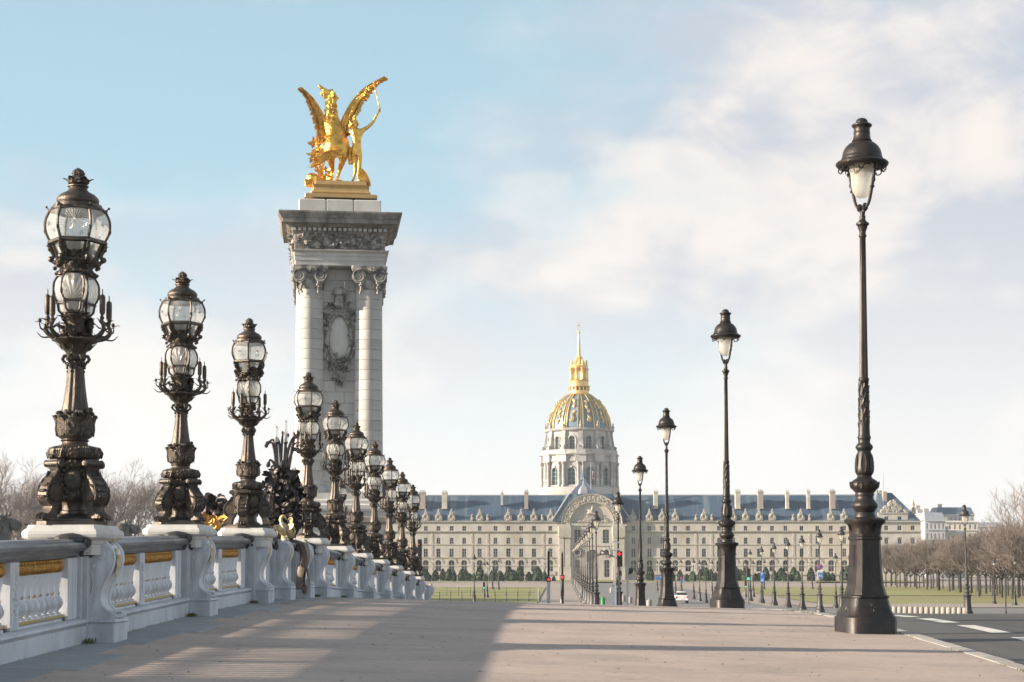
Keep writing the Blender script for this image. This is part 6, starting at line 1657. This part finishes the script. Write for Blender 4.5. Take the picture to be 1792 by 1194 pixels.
# ------------------------------------------------------------------ traffic lights and signs
def signal(name, px, yt, yb, Y, label, parts_):
    z0 = gz(Y); x = at(px, 985, Y).x
    e = empty(name, (x, Y, z0)); tag(e, label, 'traffic light', 'traffic signals at the bridge end')
    for nm, mm, fn in parts_:
        m = MB(); fn(m, Y, z0, x); m.build(nm, mm, e)
    return e
def zat(py, Y): return at(896, py, Y).z
def std_signal(px, top, lamp_y, Y, label, lower, lowmat):
    z0 = gz(Y); x = at(px, 985, Y).x; zl = zat(lamp_y, Y) - z0; zt = zat(top, Y) - z0; u = Y / F_PX
    e = empty('traffic_light', (x, Y, z0)); tag(e, label, 'traffic light', 'traffic signals at the bridge end')
    m = MB(); m.lathe([(3.2 * u, 0), (3.0 * u, zl - 4 * u), (1.6 * u, zl - 4 * u), (1.5 * u, zt - 2 * u), (.4 * u, zt)], 10); m.build('pole', lowmat, e)
    m = MB(); m.box(-1.9 * u, 1.9 * u, -1.8 * u, 1.8 * u, zl + 5 * u, zt - 4 * u, b=.3 * u)
    m.build('signal_head', 'black_box', e)
    m = MB(); m.box(-3.6 * u, 3.6 * u, -2.6 * u, 2.6 * u, zl - 4.2 * u, zl + 4.2 * u, b=.6 * u); bx = m.build('lamp_housing', 'black_box', e)
    m = MB(); m.lathe([(2.2 * u, 0), (1.8 * u, .5 * u), (.3 * u, .8 * u)], 12, M=rot(R(90), 0, 0, (0, -2.6 * u, zl))); m.build('red_lens', 'red_light', bx)
    if lower:
        m = MB(); m.box(-3.2 * u, 3.2 * u, -2 * u, 2 * u, 0, zat(lower, Y) - z0, b=.3 * u); m.build('control_box', 'sign_white', e)
        m = MB(); m.box(-3.3 * u, 3.3 * u, -2.1 * u, 2.1 * u, zat(lower + 2.5, Y) - z0, zat(lower + .5, Y) - z0); m.build('red_band', 'sign_red', e)
std_signal(960, 961, 1014.5, 118, 'pole with small red pedestrian light beside the lawn, zinc lower post', None, 'zinc_pole')
std_signal(984, 965, 1010.5, 122, 'black pole with small red light and white box at its foot', 1040, 'iron_far')
# big signal with red cross on the lamp row
Y = 110; z0 = gz(Y); u = Y / F_PX; p = at(1084, 985, Y)
e = empty('traffic_light', (p.x, Y, z0)); tag(e, 'large black traffic light showing a red cross, beside the fifth kerb lamp', 'traffic light', 'traffic signals at the bridge end')
m = MB(); m.box(-5 * u, 5.2 * u, -2 * u, 2 * u, zat(992, Y) - z0, zat(965, Y) - z0, b=.7 * u); hb = m.build('signal_head', 'black_box', e)
zc_ = zat(969.5, Y) - z0
m = MB(); m.box(-3.2 * u, 3.2 * u, -2.3 * u, -2.02 * u, zc_ - .8 * u, zc_ + .8 * u); m.box(-.8 * u, .8 * u, -2.32 * u, -2.03 * u, zc_ - 3.4 * u, zc_ + 3.4 * u); m.build('red_cross', 'red_light', hb)
for k in (978, 986):
    m = MB(); zz = zat(k, Y) - z0; m.lathe([(3.2 * u, 0), (3.2 * u, 1.6 * u), (2.9 * u, 1.6 * u), (2.6 * u, .1 * u)], 12, M=rot(R(90), 0, 0, (0, -2 * u, zz))); m.build('visor', 'black_box', hb)
m = MB(); m.box(-2 * u, 4 * u, -2 * u, 2 * u, zat(1008, Y) - z0, zat(999, Y) - z0, b=.5 * u); m.build('repeater', 'black_box', e)
m = MB(); m.lathe([(1.6 * u, -.5), (1.4 * u, zat(963, Y) - z0)], 8); m.build('pole', 'iron_far', e)
e = empty('mirror_hoop', (at(1077, 985, 112).x, 112, gz(112))); tag(e, 'round grey hoop of a traffic mirror on the lamp row before the portal', 'traffic mirror'); u = 112 / F_PX; zz = zat(955.5, 112) - gz(112)
m = MB(); m.tube([(8.3 * u * math.cos(t), 0, zz + 8.3 * u * math.sin(t)) for t in [2 * PI * k / 28 for k in range(29)]], .8 * u, 6); m.build('hoop', 'grey_lead', e)
m = MB(); m.lathe([(.9 * u, -.4), (.8 * u, zz - 8 * u)], 6); m.build('pole', 'grey_lead', e)
e = empty('traffic_light', (at(1098, 985, 116).x, 116, gz(116))); u = 116 / F_PX; z0 = gz(116); tag(e, 'zinc pole with two dark signal heads seen from behind, left of the dark lamp', 'traffic light', 'traffic signals at the bridge end')
m = MB(); m.lathe([(1.7 * u, -.3), (1.6 * u, zat(989, 116) - z0), (.5 * u, zat(988, 116) - z0)], 10); m.build('pole', 'zinc_pole', e)
m = MB(); m.prism([(2 * u, zat(1006, 116) - z0), (9 * u, zat(1003, 116) - z0), (11 * u, zat(995, 116) - z0), (3 * u, zat(994, 116) - z0)], -2 * u, 2 * u); m.build('signal_head', 'black_box', e)
e = empty('white_cabinet', (at(1075, 985, 118).x, 118, gz(118))); u = 118 / F_PX; tag(e, 'white street cabinet at the foot of the fifth kerb lamp', 'cabinet')
m = MB(); m.box(-4 * u, 4 * u, -4 * u, 4 * u, -.2, zat(1026, 118) - gz(118), b=.5 * u); m.build('body', 'sign_white', e); m = MB(); m.box(-4.4 * u, 4.4 * u, -4.4 * u, 4.4 * u, zat(1026, 118) - gz(118), zat(1024, 118) - gz(118), b=.4 * u); m.build('lid', 'zinc_pole', e)
# green lights
for px, gy, Y, lb in ((1309.5, 1013, 215, 'traffic light showing green at the lawn corner beyond the second iron lamp'), (847, 1029, 215, 'tiny green signal on a post behind the lawn fence'), (1304.5, 1027, 240, 'small low green signal left of the larger green light')):
    u = Y / F_PX; z0 = gz(Y); zz = zat(gy, Y) - z0; big = 1309 < px < 1310; s_ = 1.0 if big else .55
    e = empty('traffic_light', (at(px, 985, Y).x, Y, z0)); tag(e, lb, 'traffic light', 'traffic signals at the bridge end')
    m = MB(); m.box(-3.6 * u * s_, 3.6 * u * s_, -2 * u, 2 * u, zz - 3 * u * s_, zz + 18 * u * s_, b=.4 * u); h_ = m.build('signal_head', 'black_box', e)
    m = MB(); m.lathe([(2.2 * u * s_, 0), (1.8 * u * s_, .4 * u), (.3 * u, .6 * u)], 10, M=rot(R(90), 0, 0, (0, -2 * u, zz))); m.build('green_lens', 'green_light', h_)
    m = MB(); m.lathe([(1.2 * u, -.2), (1.0 * u, zz)], 7); m.build('pole', 'iron_far', e)
def disc(m, r, y, z, n=20, mi=0): m.lathe([(r, 0), (r, .02), (r * .98, .03), (.01, .031)], n, M=rot(R(90), 0, 0, (0, y, z)), m=mi)
def text_me(body, size, m):
    c = bpy.data.curves.new('t', 'FONT'); c.body = body; c.size = size; c.extrude = .004; c.align_x = 'CENTER'; c.align_y = 'CENTER'
    o = bpy.data.objects.new('t', c); col.objects.link(o); dg = bpy.context.evaluated_depsgraph_get()
    me = bpy.data.meshes.new_from_object(o.evaluated_get(dg)); bpy.data.objects.remove(o)
    me.transform(Matrix.Rotation(R(90), 4, 'X')); me.materials.clear(); me.materials.append(MATS[m]); return me
def sign_post(px, Y, label):
    e = empty('road_sign', (at(px, 985, Y).x, Y - .25, gz(Y))); tag(e, label, 'road sign', 'road signs on the lamp posts'); return e
Y = 172 - .3; u = Y / F_PX; e = sign_post(1434.5, Y, 'round no parking sign over white plate and blue bicycle panel')
z0 = gz(Y); zz = zat(992, Y) - z0
m = MB(); disc(m, 4.6 * u, 0, zz); m.build('red_ring', 'sign_red', e); m = MB(); disc(m, 3.4 * u, -.03, zz); d_ = m.build('blue_disc', 'sign_blue', e)
m = MB(); m.box(-.45 * u, .45 * u, -.075, -.06, -4.2 * u, 4.2 * u, M=rot(0, R(45), 0, (0, 0, zz))); m.build('red_bar', 'sign_red', e)
m = MB(); m.box(-4.5 * u, 4.5 * u, -.03, .01, zat(1001, Y) - z0, zat(998, Y) - z0); m.build('white_plate', 'sign_white', e)
m = MB(); m.box(-4.8 * u, 4.8 * u, -.03, .01, zat(1012, Y) - z0, zat(1002, Y) - z0); pl_ = m.build('panel_border', 'sign_white', e)
m = MB(); m.box(-4.2 * u, 4.2 * u, -.05, -.03, zat(1011.3, Y) - z0, zat(1002.7, Y) - z0); m.build('blue_panel', 'sign_blue', e)
m = MB(); zb = zat(1008.2, Y) - z0
for s_ in (-1, 1): m.tube([(s_ * 1.9 * u + 1.3 * u * math.cos(t), -.06, zb + 1.3 * u * math.sin(t)) for t in [2 * PI * k / 14 for k in range(15)]], .2 * u, 4)
m.tube([(-1.9 * u, -.06, zb), (-.8 * u, -.06, zb + 2.2 * u), (1.2 * u, -.06, zb + 2.2 * u), (0, -.06, zb), (-.8 * u, -.06, zb + 2.2 * u)], .2 * u, 4); m.tube([(1.9 * u, -.06, zb), (1.1 * u, -.06, zb + 3 * u)], .2 * u, 4)
m.build('bicycle_symbol', 'sign_white', e)
m = MB(); m.lathe([(.05, 0), (.05, zz + 4 * u)], 6, M=Matrix.Translation((0, .06, 0))); m.build('post', 'iron_far', e)
Y = 222 - .3; u = Y / F_PX; e = sign_post(1333.5, Y, 'tall blue parking sign with white letter P on a lamp post'); z0 = gz(Y)
m = MB(); m.box(-3.8 * u, 3.8 * u, -.03, .02, zat(1020, Y) - z0, zat(1001, Y) - z0); m.build('blue_panel', 'sign_blue', e)
link('letter_p', text_me('P', 8 * u, 'sign_white'), e, (-.6 * u, -.045, zat(1005.3, Y) - z0))
m = MB(); zb = zat(1015.5, Y) - z0
for s_ in (-1, 1): m.tube([(s_ * 1.4 * u + 1.0 * u * math.cos(t), -.05, zb - 1 * u + 1.0 * u * math.sin(t)) for t in [2 * PI * k / 12 for k in range(13)]], .25 * u, 4)
m.tube([(-2 * u, -.05, zb + 2 * u), (0, -.05, zb + 1.2 * u), (2.2 * u, -.05, zb + 2.6 * u)], .4 * u, 5); m.build('motorbike_symbol', 'sign_white', e)
m = MB(); m.lathe([(.05, 0), (.05, zat(1000, Y) - z0)], 6, M=Matrix.Translation((0, .07, 0))); m.build('post', 'iron_far', e)
Y = 300; u = Y / F_PX
for px, py, kd, lb in ((1150.5, 1012, 0, 'round blue sign on the avenue pavement near the third kerb lamp'), (1156.5, 1011, 1, 'square blue parking sign beside the round blue sign'), (1192.5, 1013, 2, 'red ringed sign over a blue panel, on the avenue near the white car')):
    e = sign_post(px, Y, lb); z0 = gz(Y); zz = zat(py, Y) - z0; m = MB()
    if kd == 0: disc(m, 2.8 * u, 0, zz); m.build('blue_disc', 'sign_blue', e)
    elif kd == 1:
        m.box(-3 * u, 3 * u, -.04, .02, zz - 4 * u, zz + 4.5 * u); m.build('blue_panel', 'sign_blue', e); link('letter_p', text_me('P', 5 * u, 'sign_white'), e, (0, -.055, zz + 1.5 * u))
    else:
        disc(m, 2.9 * u, 0, zz + 1 * u); m.build('red_disc', 'sign_red', e); m = MB(); disc(m, 2.0 * u, -.04, zz + 1 * u); m.build('blue_disc', 'sign_blue', e); m = MB(); m.box(-2.2 * u, 2.2 * u, -.03, .02, zz - 7 * u, zz - 2.4 * u); m.build('blue_panel', 'sign_blue', e)
    m = MB(); m.lathe([(.05, 0), (.05, zz)], 6, M=Matrix.Translation((0, .08, 0))); m.build('post', 'iron_far', e)
# black signal board at the far end of the balustrade
Y = 96; u = Y / F_PX; e = empty('traffic_light', (at(734.5, 985, Y).x, Y, P(Y) - .3)); tag(e, 'black signal box on a post at the far end of the balustrade', 'traffic light', 'traffic signals at the bridge end'); z0 = P(Y) - .3
m = MB(); m.box(-3.8 * u, 3.8 * u, -2 * u, 2 * u, zat(990, Y) - z0, zat(944, Y) - z0, b=.5 * u); hh_ = m.build('signal_head', 'black_box', e)
m = MB(); m.lathe([(1.6 * u, 0), (1.4 * u, .5 * u), (.2 * u, .6 * u)], 9, M=rot(R(90), 0, 0, (-1 * u, -2 * u, zat(953, Y) - z0))); m.build('red_lens', 'sign_red', hh_)
m = MB(); m.lathe([(1.3 * u, -.3), (1.2 * u, zat(990, Y) - z0)], 8); m.build('pole', 'iron_far', e)

# ------------------------------------------------------------------ bollards, bins, car, post
bo = MB(); bo.lathe([(.205, 0), (.21, .05), (.21, .50), (.19, .545), (.05, .56), (.03, .66), (.04, .70), (.01, .73)], 14)
BO = bo.mesh('stone_bollard', 'concrete')
for k in range(15):
    px = 1555 + 133 * k / 14; Y = 143 - 6 * k / 14
    p = at(px, 985, Y); z = at(px, 1072.5 + 2.5 * k / 14, Y).z
    o = link('stone_bollard', BO, None, (p.x, Y, z), s=(1.05, 1.05, .95))
    tag(o, f'{ORD[k]} pale stone bollard of the curving row, counted from the nearest iron lamp', 'bollard', 'row of stone bollards on the quay')
for px, py, Y, lb in ((1091, 1041, 230, 'white stone post on the avenue left of the dark lamp, taller of two'), (1102.5, 1046, 220, 'white stone post on the avenue just right of the zinc pole'), (1136, 1054, 200, 'white stone post between the third and fourth kerb lamps'), (1070, 1032, 300, 'small white post far along the avenue near the cabinet')):
    p = at(px, py, Y); o = link('stone_bollard', BO, None, (p.x, Y, gz(Y)), s=1.5); tag(o, lb, 'bollard', 'white posts on the avenue')
Y = 165
for px, w, lb in ((1055, 4, 'green street bin beside the avenue lamps, larger of two'), (1047, 2.5, 'slim green stand left of the green bin')):
    u = Y / F_PX; p = at(px, 985, Y); e = empty('street_bin', (p.x, Y, gz(Y))); tag(e, lb, 'bin', 'green bins by the avenue'); z1 = zat(1045, Y) - gz(Y)
    m = MB(); m.lathe([(w * u * .8, 0), (w * u, z1 * .8), (w * u, z1 * .85)], 12); m.build('body', 'bin_green', e); m = MB(); m.lathe([(w * u * 1.15, z1 * .85), (w * u * 1.2, z1 * .92), (w * u * .6, z1), (.01, z1)], 12); m.build('lid', 'bin_green', e)
Y = 150; u = Y / F_PX; p = at(1759, 985, Y); pe = empty('iron_post', (p.x, Y, gz(Y))); tag(pe, 'thin bare iron post on the quay between the two lawn lamps', 'post')
m = MB(); m.lathe([(.11, 0), (.10, .4), (.07, .5), (.06, 3.2), (.01, 3.3)], 8); m.build('shaft', 'iron_far', pe)
m = MB(); m.lathe([(.16, 0), (.14, .2), (.11, .25)], 8); m.build('foot', 'iron_far', pe)

ca = empty('parked_car', (at(1193, 985, 219).x, 219, GZ + .03), R(-2)); tag(ca, 'white saloon car seen from behind on the avenue', 'car')
m = MB(); secs = []
for y, w, z0_, z1_, top in ((0, .80, .38, .92, .80), (.12, .86, .30, 1.02, .76), (.75, .88, .26, 1.06, .74), (1.3, .88, .25, 1.05, .7), (2.6, .88, .25, .98, .7), (3.6, .87, .26, .92, .72), (4.15, .82, .3, .78, .7), (4.3, .7, .4, .66, .6)):
    secs.append([(-w, y, z0_ + .12), (-w + .08, y, z0_), (w - .08, y, z0_), (w, y, z0_ + .12), (w, y, z1_ - .22), (w - .05, y, z1_ - .05), (w - .18, y, z1_), (-w + .18, y, z1_), (-w + .05, y, z1_ - .05), (-w, y, z1_ - .22)])
m.loft(secs, 0, True); m.build('body', 'car_paint', ca)
m = MB(); secs = []
for y, w, wt, zt in ((.55, .78, .70, 1.06), (1.15, .78, .58, 1.42), (1.9, .78, .58, 1.46), (2.6, .78, .58, 1.40), (3.3, .76, .66, .98)):
    secs.append([(-w, y, .95), (w, y, .95), (wt + .05, y, zt - .1), (wt, y, zt), (-wt, y, zt), (-wt - .05, y, zt - .1)])
m.loft(secs, 0, True); m.build('cabin_glass', 'car_glass', ca)
m = MB(); m.loft([[(-wt, y, zt), (wt, y, zt), (wt * .9, y, zt + .03), (-wt * .9, y, zt + .03)] for y, wt, zt in ((1.0, .6, 1.36), (1.3, .6, 1.44), (2.0, .6, 1.47), (2.6, .58, 1.41))], 0, True); m.build('roof', 'car_paint', ca)
for sx in (-1, 1):
    m = MB(); m.box(sx * .70 - .13, sx * .70 + .13, -.03, .1, .66, .88, b=.02); m.build('tail_light', 'sign_red', ca)
    for y in (.85, 3.4):
        m = MB(); m.lathe([(.12, -.1), (.30, -.1), (.31, -.06), (.31, .06), (.30, .1), (.12, .1)], 16, M=rot(0, R(90), 0, (0, 0, 0))); t_ = m.build('wheel', 'tyre', ca, (sx * .78, y, .30))
        m = MB(); m.lathe([(.01, .11), (.17, .105), (.18, .09)], 12, M=rot(0, R(90 * sx), 0)); m.build('rim', 'zinc_pole', t_)
    m = MB(); m.ball((sx * .95, 2.9, .98), (.1, .07, .07), 7, 5); m.build('mirror', 'car_paint', ca)
m = MB(); m.box(-.26, .26, -.04, .02, .55, .66); m.build('number_plate', 'sign_white', ca)
m = MB(); m.box(-.82, .82, -.08, .12, .36, .52, b=.03); m.build('bumper', 'car_paint', ca)

# ------------------------------------------------------------------ houses beyond the trees
def house(px0, px1, py0, Y, m, label, roofm, roof_h, nx, nz, cat='building'):
    x0, x1 = at(px0, 985, Y).x, at(px1, 985, Y).x; zt = zat(py0, Y); z0 = GZ
    e = empty('town_house', ((x0 + x1) / 2, Y, 0)); tag(e, label, cat, 'houses beyond the trees'); w = (x1 - x0) / 2
    ops = []; zs = zt - .6
    sx_ = 2 * w / nx
    for i in range(nx):
        for j in range(nz):
            c = -w + (i + .5) * sx_; t = zs - j * 3.3; ops.append((c - sx_ * .18, c + sx_ * .18, t - 2.1, t - .3, 0))
    b = MB(); wall_grid(b, -w, w, z0, zt, ops, dep=.4); b.box(-w, w, .42, 14, z0, zt); b.build('wall', m, e)
    wm = win_me(sx_ * .36, 1.8, 0, 2)
    for o_ in ops: link('window', wm, e, ((o_[0] + o_[1]) / 2, .28, o_[2]))
    b = MB()
    for j in range(nz): b.box(-w - .1, w + .1, -.35, .02, zs - j * 3.3 - 2.55, zs - j * 3.3 - 2.35)
    b.box(-w - .2, w + .2, -.5, .1, zt - .1, zt + .2); b.build('balcony_bands', m, e)
    b = MB(); b.add([(-w, -.1, zt + .2), (w, -.1, zt + .2), (w, 14, zt + .2), (-w, 14, zt + .2), (-w * .9, 2.5, zt + roof_h), (w * .9, 2.5, zt + roof_h), (w * .9, 11, zt + roof_h), (-w * .9, 11, zt + roof_h)], [(0, 1, 5, 4), (1, 2, 6, 5), (2, 3, 7, 6), (3, 0, 4, 7), (4, 5, 6, 7)]); r_ = b.build('roof', roofm, e)
    for k in range(max(1, int(w / 4))):
        b = MB(); cx_ = -w * .7 + k * 4; b.box(cx_ - .7, cx_ + .7, 3, 4.5, zt + .3, zt + roof_h + 1.3, b=.04); b.box(cx_ - .8, cx_ + .8, 2.9, 4.6, zt + roof_h + 1.1, zt + roof_h + 1.35); b.build('chimney', 'facade_trim', r_)
house(1608, 1630, 902, 600, 'haussmann', 'narrow pale grey town house next to the palace end pavilion', 'grey_lead', 2.2, 3, 4)
house(1620, 1655, 912, 585, 'haussmann', 'wider pale grey town house with balconies, above the clipped trees', 'grey_lead', 3.0, 5, 4)
house(1640, 1706, 901, 720, 'haussmann', 'distant block with blue grey roof on the skyline', 'lead_blue', 3.2, 9, 2)
house(1650, 1712, 914, 640, 'pale_block', 'cream modern block with long white balcony bands', 'pale_block', .6, 7, 5)
house(1656, 1690, 934, 600, 'pale_block', 'low cream house in front of the modern block', 'facade_trim', 1.2, 4, 2)
house(1676, 1760, 922, 760, 'haussmann', 'far pale block mostly hidden by the leaning lamp and trees', 'grey_lead', 2.0, 9, 3)

# ------------------------------------------------------------------ stone lions beyond the parapet
def lion(px, py, Y, s, label):
    p = at(px, py, Y); u = Y / F_PX
    e = empty('stone_lion', (p.x, Y, p.z)); tag(e, label, 'statue', 'stone lions beyond the balustrade'); e.scale = (s,) * 3
    V = Vector
    skinned('lion_body', 'lion_stone', [
        [('c', V((-.5, 0, -1.3)), .62), ('m', V((-1.4, 0, -1.5)), .6), ('r', V((-2.3, 0, -1.6)), .55), ('t', V((-2.8, 0, -1.9)), .2)],
        [('c', 0, 0), ('n', V((-.3, 0, -.65)), .48), ('h', V((.0, 0, -.18)), .34), ('f', V((.36, 0, -.2)), .26), ('z', V((.70, 0, -.27)), .19)],
        [('h', 0, 0), ('b', V((-.05, 0, .08)), .24)],
        [('f', 0, 0), ('j', V((.52, 0, -.50)), .14)],
        [('c', 0, 0), ('a', V((-.2, -.35, -2.1)), .24), ('a2', V((-.15, -.35, -2.9)), .18), ('a3', V((.1, -.35, -3.1)), .16)], [('c', 0, 0), ('g', V((-.2, .35, -2.1)), .24), ('g2', V((-.15, .35, -2.9)), .18), ('g3', V((.1, .35, -3.1)), .16)],
        [('r', 0, 0), ('d', V((-2.3, -.3, -2.3)), .26), ('d2', V((-2.4, -.3, -3.1)), .17)], [('r', 0, 0), ('k', V((-2.3, .3, -2.3)), .26), ('k2', V((-2.4, .3, -3.1)), .17)]], e)
    m = MB()
    for k in range(120):
        t = random.random(); a = random.uniform(0, 2 * PI)
        c = V((-.05 - .45 * t, 0, .15 - 1.3 * t)); r_ = .42 + .22 * math.sin(t * PI)
        q = c + V((min(math.cos(a) * r_ * .6, .12) - .22, math.sin(a) * r_, math.sin(a * 2) * .1))
        m.tube(catm([q, q + V((-.06, math.sin(a) * .1, -.18)), q + V((.02, math.sin(a) * .1, -.38)), q + V((-.04, math.sin(a) * .06, -.52))], 2), [.05, .075, .075, .06, .055, .03, .015], 5)
    m.ball((-.25, .0, .12), (.24, .36, .2), 10, 6, jit=.15); m.build('mane', 'lion_stone', e)
    m = MB()
    for s_ in (-1, 1): m.ball((-.02, s_ * .3, .28), (.09, .06, .12), 7, 5); m.ball((.30, s_ * .2, -.08), (.06, .04, .04), 6, 4)
    m.ball((.84, 0, -.2), (.07, .12, .07), 7, 4); m.build('face_details', 'lion_stone', e)['kind'] = 'stuff'
    m = MB(); m.sq([(1.9, -9), (1.9, -3.4), (2.0, -3.3), (2.0, -3.2)], ch=.05, asp=.5, M=Matrix.Translation((-1.1, 0, 0))); m.build('statue_block', 'pylon_stone', e)
random.seed(5)
lion(14, 910, 95, 1.2, 'grey stone lion head in profile at the picture edge, beyond the coping')
lion(226, 920, 105, 1.05, 'grey stone lion head in profile between the first two candelabra')
HAZE = 0.00015
# ------------------------------------------------------------------ hazy winter air
mh = bpy.data.materials.new('haze_air'); mh.use_nodes = True
nt = mh.node_tree; nt.nodes.clear()
out = nt.nodes.new('ShaderNodeOutputMaterial'); pv_ = nt.nodes.new('ShaderNodeVolumePrincipled')
pv_.inputs['Color'].default_value = (0.86, 0.93, 1.0, 1); pv_.inputs['Density'].default_value = HAZE; pv_.inputs['Anisotropy'].default_value = 0.2
nt.links.new(pv_.outputs[0], out.inputs['Volume']); MATS['haze_air'] = mh
hb_ = MB(); hb_.box(-920, 920, -320, 1520, -11.2, 112)
tag(hb_.build('haze', 'haze_air'), 'thin pale winter haze lying over the esplanade', 'haze', kind='stuff')
